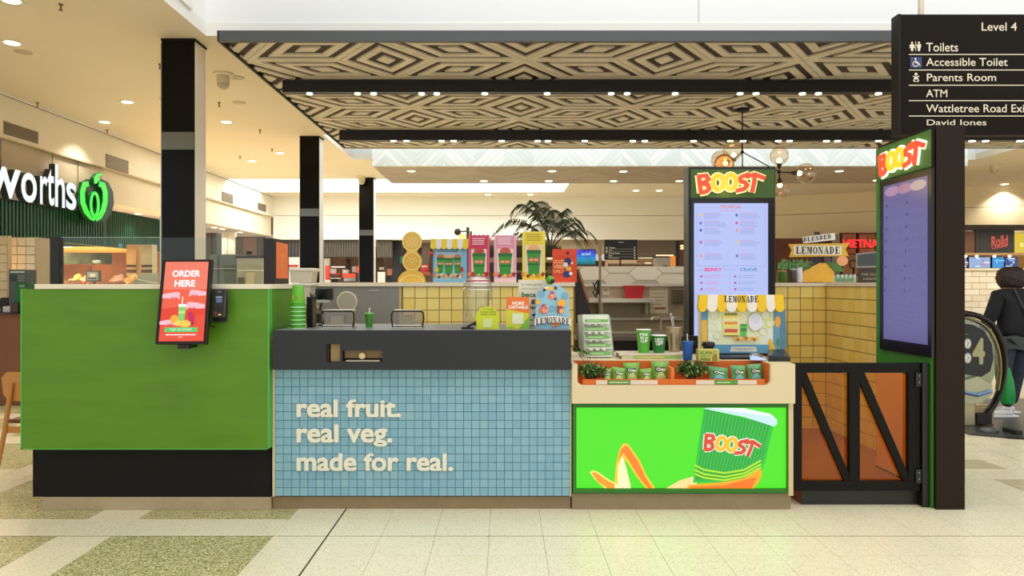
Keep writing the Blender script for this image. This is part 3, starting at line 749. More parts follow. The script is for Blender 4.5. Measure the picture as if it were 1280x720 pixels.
for y in (466, 587):
    hb = P('hinge', MB().pbox(1145, 1152, y, y+17, gd-.012, .011), mat((60,60,60), .2, metal=.9), t)
    P('hinge_screw', MB().ball(at(1149, y+4, gd-.014), .004, 8, 6).ball(at(1149, y+12, gd-.014), .004, 8, 6), mat((220,220,220), .15, metal=1), hb)

# right totem
tx, tX2, ty0, ty1, tz1 = 2.83, 3.03, 4.86, 5.62, 2.53
t = T('menu_totem', 'tall black totem right of the gate with dim violet menu screen on its green side', 'sign', ((tx+tX2)/2, ty0, 0))
P('body', MB().box(tx+.012, tX2, ty0, ty1, .001, tz1), mat((36,23,12), .5, spec=.2), t)
P('side_cladding', MB().box(tx, tx+.0115, ty0+.03, ty1, .001, tz1-.02), mat((52,130,30), .5), t)
gs = G(lambda u, v: Vector((tx, 5.60-u, 2.53-v)), (-1,0,0))
def slabL(name, y0, y1, z0, z1, th, m, parent=t): return P(name, MB().box(tx-th, tx, y0, y1, z0, z1), m, parent)
slabL('orange_side_panel', 5.0, 5.61, .11, .85, .004, mat((240,170,80), .5))
slabL('screen_bezel', 4.861, 5.53, 1.0, 2.245, .02, mat((16,14,16), .25))
gsc = G(lambda u, v: Vector((tx-.0205, 5.47-u, 2.205-v)), (-1,0,0))
sv = (112,104,160)
gsc.rect(sv, 0, 0, .57, 1.125)
for k in range(3): gsc.ell(((196,150,190),(186,140,170),(206,180,180))[k], .12+.17*k, .05, .1, .035)
for r_ in range(8):
    for c_ in range(2):
        y = .14+r_*.085+(.02 if r_ > 4 else 0); x = .05+c_*.27
        gsc.lines((118,108,164), x+.02, y, x+.22, y+.05, 3, .006); gsc.ell((90,70,130), x, y+.01, .012)
for r_ in range(5): gsc.lines((120,112,160), .1+.14*(r_ % 2), .84+r_*.035, .4, .86+r_*.035, 1, .006)
for r_, wd in ((.10, .3), ): gsc.rect((130,110,170), .08, r_, .3, r_+.008)
gsc.build('menu_screen', t, .25, emit=.75)
slabL('edge_trim', 4.861, 4.874, 2.246, 2.53, .013, m_black)
slabL('header_panel', 4.875, 5.60, 2.26, 2.5, .012, mat((70,120,40), .5))
gh = G(lambda u, v: Vector((tx-.0125, 5.57-u, 2.47-v)), (-1,0,0), base=.004)
logo(gh, lambda a, b: (a*.0061+.045, b*.0056+.006), t=.02, ow=4.0, o_edge=(255,250,215))
gh.build('glowing_letters', t, .4, emit=1.3, emits={(255,250,215): 2.0})

# central menu totem
md = 6.46; mx0, mx1 = X(861,md), X(969,md)
t = T('menu_totem', 'tall black totem behind the display counter with bright pale blue menu screen', 'sign', ((mx0+mx1)/2, md, 0))
P('body', MB().box(mx0, mx1, md, md+.16, .101, 2.51), mat((22,20,20), .4), t)
P('side_strip', MB().box(mx0-.006, mx0, md, md+.16, .101, 2.51), mat((70,74,60), .4), t)
P('header_panel', MB().box(mx0+.014, mx1-.01, md-.012, md, Z(247.5,md), Z(212,md)), mat((62,92,28), .5), t)
P('screen_bezel', MB().box(mx0+.012, mx1-.02, md-.016, md, Z(443,md), Z(248,md)), mat((10,10,12), .25), t)
g = G(lambda a, b: at(a, b, md-.017), (0,-1,0))
bs = (180,192,244)
g.rect(bs, 867.5, 254, 960, 420)
for r_ in ((871,259,899,259.7),(928,259,957,259.7),(871,259,871.6,332),(956.4,259,957,332),(871,332,957,332.6),(871,337,880,337.6),(903,337,922,337.6),(912,337,912.6,420)): g.h -= g.step; g.rect((150,160,214), *r_)
g.text((226,120,110), 'TROPICAL', 900, 256.5, 927, 260.5, bold=.02)
g.text((230,60,130), 'BERRY', 881, 335, 902, 339, bold=.03); g.text((70,150,200), 'CRAVE', 925, 335, 946, 339, bold=.03)
g.lines((214,150,180), 900, 262.5, 928, 264, 1, .8)
rows = [266,276,285,300,317]
for k, y in enumerate(rows):
    for c_, x in ((0,880),(1,925)):
        g.lines((206,130,170), x, y, x+20, y+1.6, 1, .8, .2); g.lines((140,150,205), x, y+2, x+27, y+8, 3, .7, .4)
        cc = [(236,190,90),(90,120,200),(60,90,200),(200,90,140),(230,150,100)][(k+c_*2) % 5]
        g.ell(cc, x-4.5, y+3, 1.7, 1.9, n=10)
for y in (343,351,359,368,377,386,395,404):
    for x in (880, 922):
        g.lines((216,140,190) if x < 900 else (130,160,215), x, y, x+22, y+5, 2, .8, .35); g.ell((180,90,160), x-4, y+2.5, 1.6, n=10)
g.build('menu_screen', t, .2, emit=1.0)
g = G(lambda a, b: at(a, b, md-.013), (0,-1,0), base=.006)
logo(g, lambda a, b: (870+a*.86, 215+b*.86), t=.02, ow=4, o_edge=(255,236,160))
g.build('glowing_letters', t, .4, emit=1.2)
for tt, px_, py_ in ((t, 913, 230),):
    l = bpy.data.lights.new('letter_glow', 'POINT'); l.energy = 1.2; l.color = (1,.75,.3); l.shadow_soft_size = .1
    lo = bpy.data.objects.new('letter_glow', l); C.objects.link(lo); lo.parent = tt; lo.location = at(px_, py_, md-.1)-tt.location

# back tiled counter: centre run
def tilewall(parent, x0, x1, y, z0, z1, p, ms):
    nx = round((x1-x0)/p); nz = math.ceil((z1-z0)/p); w = (x1-x0)/nx
    mes = []
    for m in ms:
        mb = bt(MB(), 0, 0, w, p, y=0, g=.0022, c=.002); me = bpy.data.meshes.new('tile'); me.from_pydata(mb.v, [], mb.f); me.materials.append(m); mes.append(me)
    for i in range(nx):
        for j in range(nz): inst('tile', random.choice(mes), (x0+i*w, y, z1-(j+1)*p), parent)
yel = [mat(c, .22) for c in ((248,224,128), (245,219,118), (250,228,136))]
yel2 = [mat(c, .22) for c in ((244,214,116), (240,208,106), (246,220,124))]
m_grout = mat((120,96,44), .8)
BD = 7.12; TPY = .1145
cx0, cx1 = X(502,BD), X(717,BD); zt = Z(358,BD)
t = T('yellow_tiled_counter', 'yellow tiled back counter behind the jar and posters', 'counter', ((cx0+cx1)/2, BD, 0))
P('core', MB().box(cx0, cx1, BD+.006, BD+.3, .101, zt), m_grout, t)
tilewall(t, cx0+.01, cx1, BD, zt-9*TPY, zt, TPY, yel)
P('worktop', MB().box(X(398,BD), cx1+.012, BD-.02, BD+.36, zt+.001, Z(353,BD)), mat((240,226,194), .4), t)
P('end_panel', MB().box(cx1, cx1+.01, BD+.006, BD+.3, .101, zt), mat((150,110,60), .5), t)
P('corner_trim', MB().box(cx0-.025, cx0, BD-.004, BD+.3, .101, zt), mat((206,180,120), .4), t)
t = T('steel_counter', 'plain grey steel panelled back counter left of the yellow tiles', 'counter', (X(450,BD), BD, 0))
P('panel', MB().box(X(398,BD), cx0-.026, BD, BD+.3, .101, zt), mat((150,146,136), .42, metal=.35, noise=.05), t)
P('handle', MB().box(X(462,BD), X(474,BD), BD-.012, BD, Z(364,BD), Z(362.8,BD)), mat((235,230,215), .2, metal=.5), t)
P('side_piece', MB().box(X(360,BD), X(398,BD)-.002, BD+.02, BD+.3, .101, Z(356,BD)), mat((196,178,142), .5, noise=.1), t)
# right yellow corner
rx = 3.1
t = T('yellow_tiled_wall', 'half height yellow tiled corner wall behind the gate', 'wall', (2.9, BD, 0))
wa = X(971,BD)-.14
P('core', MB().box(wa, rx+.3, BD+.006, BD+.3, .101, zt), m_grout, t)
P('core', MB().box(rx+.006, rx+.3, 5.66, BD, .101, zt), m_grout, t)
tilewall(t, wa, rx, BD, zt-12*TPY, zt, TPY, yel2)
me = []
for m in yel2:
    mb = bt(MB(), 0, 0, TPY, TPY, y=0, g=.0022, c=.002)
    mb.v = [(y_, -x_, z_) for x_, y_, z_ in mb.v]
    q = bpy.data.meshes.new('tile'); q.from_pydata(mb.v, [], mb.f); q.materials.append(m); me.append(q)
for i in range(12):
    for j in range(12): inst('tile', random.choice(me), (rx, BD-i*TPY, zt-(j+1)*TPY), t)
P('worktop', MB().box(wa-.01, rx+.34, BD-.01, BD+.34, zt+.001, Z(353.5,BD)).box(rx-.01, rx+.34, 5.66, BD-.0105, zt+.001, Z(353.5,BD)), mat((238,224,194), .4), t)

# kitchen behind
KD = 7.75
t = T('steel_kitchen_wall', 'stainless steel splashback with shelf and rails between counter and menu totem', 'kitchen unit', (X(790,KD), KD, 0))
m_st = mat((176,162,134), .35, metal=.5, noise=.08, nscale=3); m_st2 = mat((214,202,178), .3, metal=.45)
P('splashback', MB().box(X(712,KD), X(868,KD), KD, KD+.04, .101, Z(358,KD)), mat((168,150,118), .4, metal=.3, noise=.1, nscale=4), t)
P('top_rail', MB().box(X(712,KD), X(868,KD), KD-.03, KD+.06, Z(358,KD), Z(354.5,KD)), mat((216,206,184), .35, metal=.2), t)
P('hanging_shelf', MB().box(X(735,7.55), X(817,7.55), 7.45, KD, Z(378,7.5), Z(373,7.5)), m_st2, t)
P('shelf_bracket', MB().box(X(750,7.55), X(753,7.55), 7.5, KD, Z(400,7.6), Z(378,7.6)), m_st, t); P('shelf_bracket', MB().box(X(806,7.55), X(809,7.55), 7.5, KD, Z(392,7.6), Z(378,7.6)), m_st, t)
for y in (397, 414): P('rail', MB().box(X(735,KD), X(852,KD), KD-.03, KD-.001, Z(y+3,KD), Z(y,KD)), m_st2, t)
P('bench', MB().box(X(720,7.3), X(858,7.3), 7.2, KD-.031, Z(420,7.3)-.04, Z(420,7.3)), mat((140,130,112), .3, metal=.7), t)
P('bench_front', MB().box(X(740,7.22), X(850,7.22), 7.22, 7.25, .101, Z(420,7.3)-.04), mat((46,38,30), .4, metal=.4), t)
P('tap', MB().tube([at(826,412,7.6), at(826,400,7.6), at(824,397,7.55), at(816,397,7.4), at(814,400,7.4)], .01, 8), m_st2, t, smooth=True)
for (x0,y0,x1,y1,c,l) in ((812,358,835,392,(196,180,148),'large notice'), (753,359,762,369,(190,178,152),'small framed notice')):
    g = G(lambda a, b: at(a, b, KD-.004), (0,-1,0)); g.rect(c, x0, y0, x1, y1)
    g.lines((120,104,80), x0+2, y0+2, x1-2, y1-5, 6 if y1-y0 > 20 else 3, .7)
    if y1-y0 > 20: g.rect((150,84,50), x0+6, y1-8, x1-3, y1-5)
    g.build('notice', t, .7, label=l)
P('switch_box', MB().pbox(840, 856, 361, 378, KD-.05, .049), mat((120,104,78), .35, metal=.5), t, bevel=.006)
P('dispenser_arm', MB().tube([at(745,372,7.42), at(746,364,7.42), at(743,358,7.42), at(746,352,7.42)], .008, 8), mat((30,26,22), .4), t)
o = P('red_tub', MB().add([*(at(a,b,7.5) for a, b in ((779,357),(806,357),(803,373),(782,373))), *(at(a,b,7.68)+Vector((0,0,0)) for a, b in ((779,357),(806,357),(803,372.6),(782,372.6)))], [(0,1,2,3)[::-1],(4,5,6,7),(0,1,5,4),(1,2,6,5),(2,3,7,6),(3,0,4,7)]), mat((186,22,26), .4))
tag(o, 'red plastic tub sitting on the hanging steel shelf', 'tub')
pd = 7.42
t = T('steel_post', 'slim steel pole with black clamp rising behind the bench by the orange poster', 'post', (X(750,pd), pd, .1))
P('pole', MB().tube([(X(750,pd), pd, .1), (X(750,pd), pd, Z(305,pd))], .013, 10), mat((150,136,104), .35, metal=.6), t, smooth=True)
P('clamp', MB().tube([(X(747.5,pd), pd-.02, Z(368,pd)), (X(747.5,pd), pd-.02, Z(350,pd))], .014, 10), mat((24,22,22), .4), t)
P('hook', MB().tube([at(746,372,pd-.04), at(741,366,pd-.05), at(744,360,pd-.05), at(741,353,pd-.04)], .007, 8), mat((24,22,22), .4), t)
# leaning dark board
o = P('leaning_board', MB().qbox([at(718,336,7.5), at(722,336,7.5), at(742,402,7.1), at(720,402,7.1)], .02), mat((24,14,9), .6, spec=.2)); tag(o, 'dark brown board leaning beside the end of the yellow tiled counter', 'board')
P('orange_edge', MB().qbox([at(721.5,336,7.49), at(724,336,7.49), at(737,375,7.25), at(734,377,7.25)], .01), mat((130,70,36), .5), o)
# white patterned low wall beyond the kitchen
hd = 8.6
t = T('hexagon_tiled_wall', 'low white wall of elongated hexagon tiles beyond the steel kitchen', 'wall', (X(790,hd), hd, 0))
P('core', MB().box(X(722,hd), X(868,hd), hd, hd+.1, .002, Z(333,hd)), mat((196,184,160), .6), t)
mb0 = MB()
def hexa(p, c):
    q = [at(a, b, hd-.008) for a, b in p]; P('hexagon_tile', MB().prism([(v.x,v.z) for v in q], hd-.008, hd-.0005), mat(c, .4), t)
for i in range(5):
    cx = 741+i*33; c = ((222,212,192),(214,204,182))[i % 2]
    if i % 2: hexa([(cx-20,333.3),(cx+20,333.3),(cx+11.5,341.2),(cx-11.5,341.2)], c); hexa([(cx-20.2,350.2),(cx-11.5,342.2),(cx+11.5,342.2),(cx+20.2,350.2),(cx+12,357.4),(cx-12,357.4)], c)
    else: hexa([(cx-20.4 if cx > 745 else cx-18.5,341.8),(cx-11.8,333.6),(cx+11.8,333.6),(cx+20.4,341.8),(cx+11.8,349.9),(cx-11.8,349.9)] if cx < 860 else [(cx-20.4,341.8),(cx-11.8,333.6),(867,333.6),(867,349.9),(cx-11.8,349.9)], c)
# ================================================================ THINGS ON THE COUNTERS
WT = Z(413,4.78); TOPL = Z(355.2,4.8); WTR = Z(455,4.8); BT = Z(353,7.12)
# order screen leaning on the counter front
t = T('order_screen', 'tilted self-service screen reading ORDER HERE on the green counter', 'screen', tuple(at(229,378,4.7)))
q = [at(202.5,324.5,4.74), at(265,324,4.74), at(258,430,4.62), at(193.5,430,4.62)]
P('casing', MB().qbox(q, .035), mat((24,12,14), .3), t, bevel=.004)
i = [at(207.5,327.5,4.7365), at(261,327.3,4.7365), at(254.5,426.5,4.6205), at(198.5,426.8,4.6205)]
n = -(q[1]-q[0]).cross(q[3]-q[0]).normalized()
def bil(i): return lambda u, v: (i[0]*(1-u/10)+i[1]*(u/10))*(1-v/17.6)+(i[3]*(1-u/10)+i[2]*(u/10))*(v/17.6)
g = G(bil(i), n if n.y < 0 else -n, base=.003)
g.rect((236,92,66), 0, 0, 10, 17.6); g.rect((240,122,100), 0, 0, 10, 6.2)
g.rect((232,72,50), 0, 10.5, 10, 17.6); g.poly((226,60,40), [(0,10.5),(10,9.4),(10,11.8),(0,13.5)])
wh = (255,244,244)
g.text(wh, 'ORDER', 1.9, 2.0, 8.2, 3.35, bold=.045); g.text(wh, 'HERE', 2.6, 4.2, 7.2, 5.55, bold=.045)
sk = (250,190,200); skd = (214,150,180)
def hand(x, y, s, fl):      # a reaching hand: arm, palm and four fingers
    f = lambda a, b: (x+a*s*fl, y+b*s)
    g.poly(sk, [f(0,0), f(1.6,-.3), f(2.6,-.4), f(2.9,.5), f(1.6,.9), f(0,.8)])
    for k in range(4): g.stroke(sk, [f(2.4,-.25+.28*k), f(3.3,-.35+.3*k), f(3.8,-.05+.36*k)], .26*s)
    g.stroke(skd, [f(2.0,.5), f(2.7,.9)], .22*s)
hand(0, 7.3, 1.05, 1); hand(10, 6.8, 1.0, -1); hand(0, 13.3, .9, 1); hand(10, 9.6, 1.1, -1)
g.rect((250,250,244), 4.75, 7.9, 4.95, 9.7); g.poly((240,240,236), [(4.0,9.6),(5.9,9.6),(5.8,10.2),(4.1,10.2)])
g.poly((130,206,110), [(4.1,10.2),(5.8,10.2),(5.55,13.9),(4.35,13.9)]); g.rect((180,230,130), 4.2, 11.1, 5.7, 11.7)
g.ell((250,170,60), 3.4, 12.9, .95); g.ell((250,214,90), 4.3, 13.8, .85, .6); g.ell((250,200,80), 5.9, 13.9, 1.3, .75)
g.poly((190,20,90), [(6.3,11.4),(7.1,11.2),(7.9,12.6),(7.8,13.6),(6.8,13.5)]); g.ell((120,20,70), 7.5, 13.9, .35)
g.rect((90,200,110), 1.4, 14.7, 8.8, 15.7); g.text((214,250,220), 'TAP TO START', 2.6, 14.95, 7.6, 15.4, bold=.02)
g.lines(wh, 1.8, 16.1, 8.6, 16.5, 1, .24, .05); g.lines(wh, 4.7, 16.7, 5.7, 16.9, 1, .15)
g.build('display', t, .25, emit=1.05)
P('mount', MB().pbox(222, 236, 429.5, 436, 4.66, .13).pbox(215, 240, 330, 400, 4.765, .03), mat((26,20,20), .4), t)
# card reader
t = T('card_reader', 'black handheld card terminal cradled beside the order screen', 'card reader', tuple(at(275,380,4.74)))
q = [at(266.5,361,4.75), at(282.5,361,4.75), at(281.5,396,4.70), at(265.5,396,4.70)]
P('casing', MB().qbox(q, .03), mat((58,54,52), .4), t, bevel=.006)
i = [at(267,361.5,4.749), at(282,361.5,4.749), at(281,395.5,4.699), at(266,395.5,4.699)]; n = -(q[1]-q[0]).cross(q[3]-q[0]).normalized()
g = G(bil(i), n if n.y < 0 else -n)
g.rect((34,32,32), .5, .5, 9.5, 4.4); g.rect((120,118,116), 3.6, 1.4, 6.4, 2.2); g.rect((30,30,34), 1, 4.8, 9, 9.4); g.rect((96,110,150), 2.6, 5.8, 7.4, 8.8); g.rect((210,214,220), 2.2, 4.95, 7.6, 5.4)
for r_ in range(4):
    for c_ in range(3): g.rect((30,28,28) if (r_, c_) != (3, 0) else (150,40,30), 1.4+c_*2.6, 10.2+r_*1.55, 3.4+c_*2.6, 11.3+r_*1.55)
g.rect((236,190,90), 5, 16.2, 7.4, 17.1)
g.build('keypad', t, .35)
P('cradle', MB().tube([at(284.5,364,4.77), at(285.5,372,4.75), at(284,396,4.72), at(283,402,4.72), at(268,402.5,4.72), at(266,399,4.73)], .006, 8), mat((40,38,38), .3), t, smooth=True)
P('bracket', MB().box(X(268,4.78), X(282,4.78), 4.762, 4.799, Z(402,4.78), Z(366,4.78)), mat((26,24,24), .4), t)
P('cable', MB().tube([at(267,400,4.76), at(262,404,4.78), at(263,408,4.785), at(268,409,4.785)], .004, 6), mat((12,12,12), .5), t)
# glass guard on the green counter
gd2 = 5.26
gl = thin_glass((246,251,248), .02, .01)
t = T('glass_screen', 'clear glass guard with black end post standing on the tall green counter', 'glass screen', (X(180,gd2), gd2, TOPL))
P('post', MB().box(X(64.5,gd2), X(75.5,gd2), gd2-.02, gd2+.04, TOPL+.001, Z(296,gd2)), mat((14,10,10), .4), t)
P('pane', MB().box(X(76,gd2), X(200,gd2), gd2, gd2+.008, TOPL+.002, Z(297,gd2)), gl, t)
P('pane', MB().box(X(201.5,gd2), X(327,gd2), gd2, gd2+.008, TOPL+.002, Z(297,gd2)), gl, t)
P('edge_strip', MB().box(X(200,gd2), X(201.3,gd2), gd2-.003, gd2+.01, TOPL+.002, Z(270,gd2)), mat((180,186,176), .2, metal=.4), t)
P('top_edge', MB().box(X(76,gd2), X(200,gd2)-.001, gd2-.001, gd2+.009, Z(297,gd2)+.0005, Z(296.3,gd2)), mat((150,180,160), .2), t)
P('clip', MB().pbox(148, 152.5, 304.5, 309.5, gd2-.012, .03), mat((110,150,150), .2, metal=.4), t)
# black box with orange picture on its side
x1_, y0_, y1_ = gx1-.012, 4.95, 5.27
t = T('advert_box', 'small black upright box with orange advert on its right side atop the green counter', 'display box', (x1_, y0_, TOPL))
P('body', MB().box(x1_-.075, x1_, y0_, y1_, TOPL+.001, Z(298,4.95)), mat((24,14,12), .4), t)
g = G(lambda u, v: Vector((x1_, y0_+.025+u*.27, Z(302,4.95)-v*.245)), (1,0,0))
g.rect((214,96,40), 0, 0, 1, 1); g.text((220,150,50), 'TAKE', .25, .3, .75, .4); g.text((220,150,50), 'A', .38, .47, .6, .56); g.text((150,160,60), 'SIP', .3, .62, .7, .7)
g.build('orange_advert', t, .3, emit=.85)
# plastic tubs beyond
m_pl = thin_glass((236,232,220), .25, .25, 'milky_plastic')
for k, (a, b, c, d_, y, l) in enumerate(((361,392,335,353.5,7.3,'large translucent plastic tub with ridged lid beyond the advert box'), (366,390,354,381,6.86,'milky stacked plastic tubs behind the green cup stack'))):
    t = T('plastic_tub', l, 'tub', (X((a+b)/2,y), y, Z(d_,y)))
    P('shell', MB().add([at(a+1,c+4,y),at(b-2,c+4,y),at(b-4,d_,y),at(a+2,d_,y),*(at(p,q_,y)+Vector((0,.24,0)) for p,q_ in ((a+1,c+4),(b-2,c+4),(b-4,d_),(a+2,d_)))], [(0,3,2,1),(4,5,6,7),(1,2,6,5),(2,3,7,6),(3,0,4,7)]), mat((206,198,176), .4), t)
    P('lid', MB().box(X(a,y), X(b,y), y-.01, y+.26, Z(c+4,y)+.001, Z(c,y)), mat((226,222,206), .35), t, bevel=.008)
t = T('side_shelf', 'low cream work shelf under the plastic tubs behind the green counter', 'shelf', (X(378,6.95), 6.95, .1))
P('top', MB().box(X(355,6.9)-.02, X(392,6.9), 6.88, 7.09, Z(381.5,6.9)-.03, Z(381.5,6.9)-.001), mat((200,184,150), .5), t)
P('leg', MB().box(X(358,6.9), X(362,6.9), 6.9, 7.08, .101, Z(381.5,6.9)-.031), mat((120,100,70), .5), t)

# stack of upturned green cups
c = at(372.5,411,4.95); r0 = 9*4.95/F; cz = WT
t = T('cup_stack', 'tall stack of upturned bright green paper cups on the charcoal counter', 'cup stack', (c.x, 4.95, cz))
m_cup = mat((70,160,30), .45); m_rimw = mat((200,232,190), .4)
u = 4.95/F
for k in range(6):
    z = cz+.001+k*5.3*u
    P('cup', MB().lathe([(r0, z), (r0*.97, z+5.2*u), (r0*.9, z+5.25*u)], (c.x,4.95,0), 24), m_cup, t, smooth=True)
    P('rim', MB().lathe([(r0*1.03, z), (r0*1.05, z+.003), (r0*1.03, z+.006), (r0*.99, z+.006)], (c.x,4.95,0), 24), m_rimw, t, smooth=True)
z = cz+.002+6*5.3*u
P('cup', MB().lathe([(r0*.98, z), (r0*.74, cz+54*u), (r0*.72, cz+54.4*u), (0, cz+54.4*u)], (c.x,4.95,0), 24), mat((96,178,44), .45), t, smooth=True, label='topmost whole cup')
def curved(cx, cy, cz_, ra, rb, h):      # print coordinates on the camera side of a cup: u -1..1, v 0..1 down
    def f(u_, v_):
        r = ra+(rb-ra)*v_; a = u_*1.2; return Vector((cx+r*math.sin(a), cy-r*math.cos(a), cz_-v_*h))
    return f
g = G(curved(c.x, 4.95, cz+54*u, r0*.74, r0*.98, 22*u), (0,-1,0), base=.003); g.rect((150,150,40), -.6, .5, .6, .85); g.rect((214,170,50), -.5, .58, .5, .78); g.rects((90,130,30), [(-.3,.6,-.22,.76),(0,.6,.06,.76),(.25,.6,.3,.76)]); g.build('cup_badge', t, .4)
# payment gadgets behind the cup stack
t = T('black_dispenser', 'black upright dispenser just right of the green cup stack', 'dispenser', tuple(at(386,411,5.1)))
P('body', MB().box(X(383,5.1), X(391,5.1), 5.1, 5.2, WT+.001, Z(371,5.1)), mat((18,16,16), .35), t, bevel=.005)
P('head', MB().lathe([(.012,Z(371,5.1)+.001),(.02,Z(368,5.1)),(.02,Z(366,5.1)),(0,Z(365.5,5.1))], (X(388,5.1),5.15,0), 16), mat((150,140,120), .3, metal=.5), t)
t = T('till_screen', 'small black till screen on a bent arm behind the left straw box', 'screen', tuple(at(404,411,5.3)))
P('screen', MB().pbox(394, 413, 361, 374.5, 5.3, .02), mat((14,14,16), .2), t, bevel=.003)
P('back_shell', MB().pbox(408, 416, 360.5, 375, 5.321, .03), mat((60,44,30), .4), t)
P('base_bar', MB().pbox(393.5, 411, 374.8, 378, 5.305, .03), mat((200,196,180), .3), t)
P('arm', MB().tube([at(402,378.5,5.33), at(400,388,5.34), at(408,394,5.34), at(405,402,5.34), (X(405,5.34), 5.34, WT+.003)], .007, 8), mat((30,26,22), .4), t)
P('stand', MB().lathe([(.045,WT+.001),(.045,WT+.008),(0,WT+.012)], (X(405,5.34),5.34,0), 18), mat((20,18,16), .4), t)
P('roll', MB().pbox(391, 400, 392, 404, 5.4, .05), mat((50,40,30), .5), t)
o = P('round_wall_disc', MB().lathe([(0,0),(13*.99*BD/F,.0),(13*BD/F,.01),(11.3*BD/F,.014),(11.3*BD/F,.006),(0,.006)], (X(434,BD),BD-.001,Z(377,BD)), 40, tilt=Matrix.Rotation(math.pi/2,3,'X')), mat((222,210,172), .5)); tag(o, 'round cream ringed disc fixed on the steel counter panel', 'disc')
P('disc_face', MB().lathe([(0,.007),(11*BD/F,.007),(11*BD/F,.012),(0,.012)], (X(434,BD),BD-.001,Z(377,BD)), 40, tilt=Matrix.Rotation(math.pi/2,3,'X')), mat((176,168,146), .4), o)
# straw boxes
def strawbox(px0, px1, lab):
    d = 4.96; x0, x1 = X(px0,d), X(px1,d); zt_ = Z(388,d); z0_ = WT+.001
    t = T('straw_box', lab, 'dispenser', ((x0+x1)/2, d, WT), 'clear counter dispensers')
    h = zt_-z0_
    for x in (x0, x1):
        sgn = 1 if x == x0 else -1
        P('side_frame', MB().tube([(x+sgn*.012, d, z0_+.005), (x+sgn*.002, d, z0_+h*.5), (x+sgn*.004, d, z0_+h*.85), (x+sgn*.018, d, z0_+h*.97)], .0055, 8), mat((40,32,28), .25, metal=.5), t, smooth=True)
    P('top_frame', MB().tube([(x0+.014, d, zt_-.006), (x1-.014, d, zt_-.006)], .005, 8), mat((36,30,26), .3, metal=.5), t)
    P('lid', MB().box(x0+.014, x1-.014, d+.006, d+.13, zt_-.004, zt_+.004), mat((196,186,160), .2, metal=.3), t, bevel=.003)
    P('bin', MB().box(x0+.02, x1-.02, d+.012, d+.125, z0_+.012, zt_-.006), thin_glass((214,208,190), .12, .1, 'smoky_acrylic'), t)
    P('straws', MB().box(x0+.06, x1-.09, d+.04, d+.09, z0_+.02, z0_+h*.7), mat((220,204,160), .5), t)
    P('base', MB().box(x0+.008, x1-.008, d-.008, d+.13, z0_, z0_+.01).tube([(x0+.012, d-.008, z0_+.022), (x1-.012, d-.008, z0_+.022)], .005, 8), mat((200,196,184), .15, metal=.9), t)
strawbox(401, 443, 'clear straw box with black frame nearer the green cup stack'); strawbox(489, 530, 'clear straw box with black frame right of the small green cup')
def cup(px, pt, pb, wpx, d, z0, name, label, lidc=(235,240,230), straw=None, body=(60,150,40), txt=None, cat='cup', lidh=.06):
    cx = X(px, d); zt_ = Z(pt, d); r = wpx/2*d/F; h = zt_-z0
    t = T(name, label, cat, (cx, d, z0)); z0 += .001
    P('body', MB().lathe([(r*.7, z0), (r*.72, z0), (r*.96, z0+h*(1-lidh)), (r*.9, z0+h*(1-lidh))], (cx,d,0), 28), mat(body, .42), t, smooth=True)
    if lidc: P('lid', MB().lathe([(r, z0+h*(1-lidh)), (r*1.04, z0+h*(1-lidh)+.004), (r*.98, z0+h*.995), (0, z0+h)], (cx,d,0), 28), mat(lidc, .4), t, smooth=True)
    if straw: P('straw', MB().tube([(cx, d, z0+h*.99), (cx+straw[0], d, z0+h+straw[1])], .0042, 8), mat(straw[2], .4), t, smooth=True)
    if txt:
        g = G(curved(cx, d, z0+h*(1-lidh), r*.97, r*.72, h*(1-lidh)), (0,-1,0), base=.0015, step=.0003)
        n_ = len(txt)
        for k, s in enumerate(txt): g.text((246,250,240), s, -.62+.03*k, .12+.44*k/n_, .42-.03*k, .12+.44*(k+.8)/n_, bold=.04)
        g.build('cup_lettering', t, .5)
    return t
cup(461.5, 391, 411, 11.5, 5.15, WT, 'paper_cup', 'small green lidded cup with white straw between the two straw boxes', (130,190,110), (.002,.034,(240,236,226)), (66,140,36), lidh=.1)
# glass jar
jd = 5.05; jx = X(597,jd); r = 19.2*jd/F; z0 = WT+.001; zj = Z(343.5,jd)
t = T('glass_jar', 'large empty clear glass jar with stepped shoulders on the charcoal counter', 'jar', (jx, jd, WT))
H_ = zj-z0
prof = [(0,0),(r*.92,0),(r*.97,.012),(r*.97,H_*.66),(r*.99,H_*.72),(r*.9,H_*.79),(r*.93,H_*.82),(r*.9,H_*.86),(r*.74,H_*.9)]
P('body', MB().lathe([(a_, z0+b_) for a_, b_ in prof], (jx,jd,0), 40), thin_glass((242,244,238), .1, .02), t, smooth=True)
P('lid', MB().lathe([(r*.76,z0+H_*.905),(r*.8,z0+H_*.925),(r*.74,z0+H_*.95),(r*.4,z0+H_*.985),(r*.16,z0+H_*.99),(r*.14,z0+H_),(0,z0+H_)], (jx,jd,0), 40), thin_glass((236,234,226), .25, .03), t, smooth=True)
for zz, rr in ((.72,.995),(.80,.92),(.845,.935),(.91,.80)):
    P('glass_ridge', MB().lathe([(r*rr, z0+H_*zz-.003), (r*rr+.0025, z0+H_*zz), (r*rr, z0+H_*zz+.003)], (jx,jd,0), 40), mat((236,232,220), .08, metal=.6), t, smooth=True)
t = T('card_clip', 'small black folding clip stand at the foot of the glass jar', 'stand', tuple(at(586,412,4.9)))
P('foot', MB().box(X(577,4.9), X(592,4.9), 4.88, 4.94, WT+.001, Z(409,4.9)), mat((16,16,16), .4), t)
P('arm', MB().tube([at(583,409.5,4.9), at(589,406,4.9), at(595,403,4.9), at(593,407,4.9)], .008, 8), mat((16,16,16), .4), t)
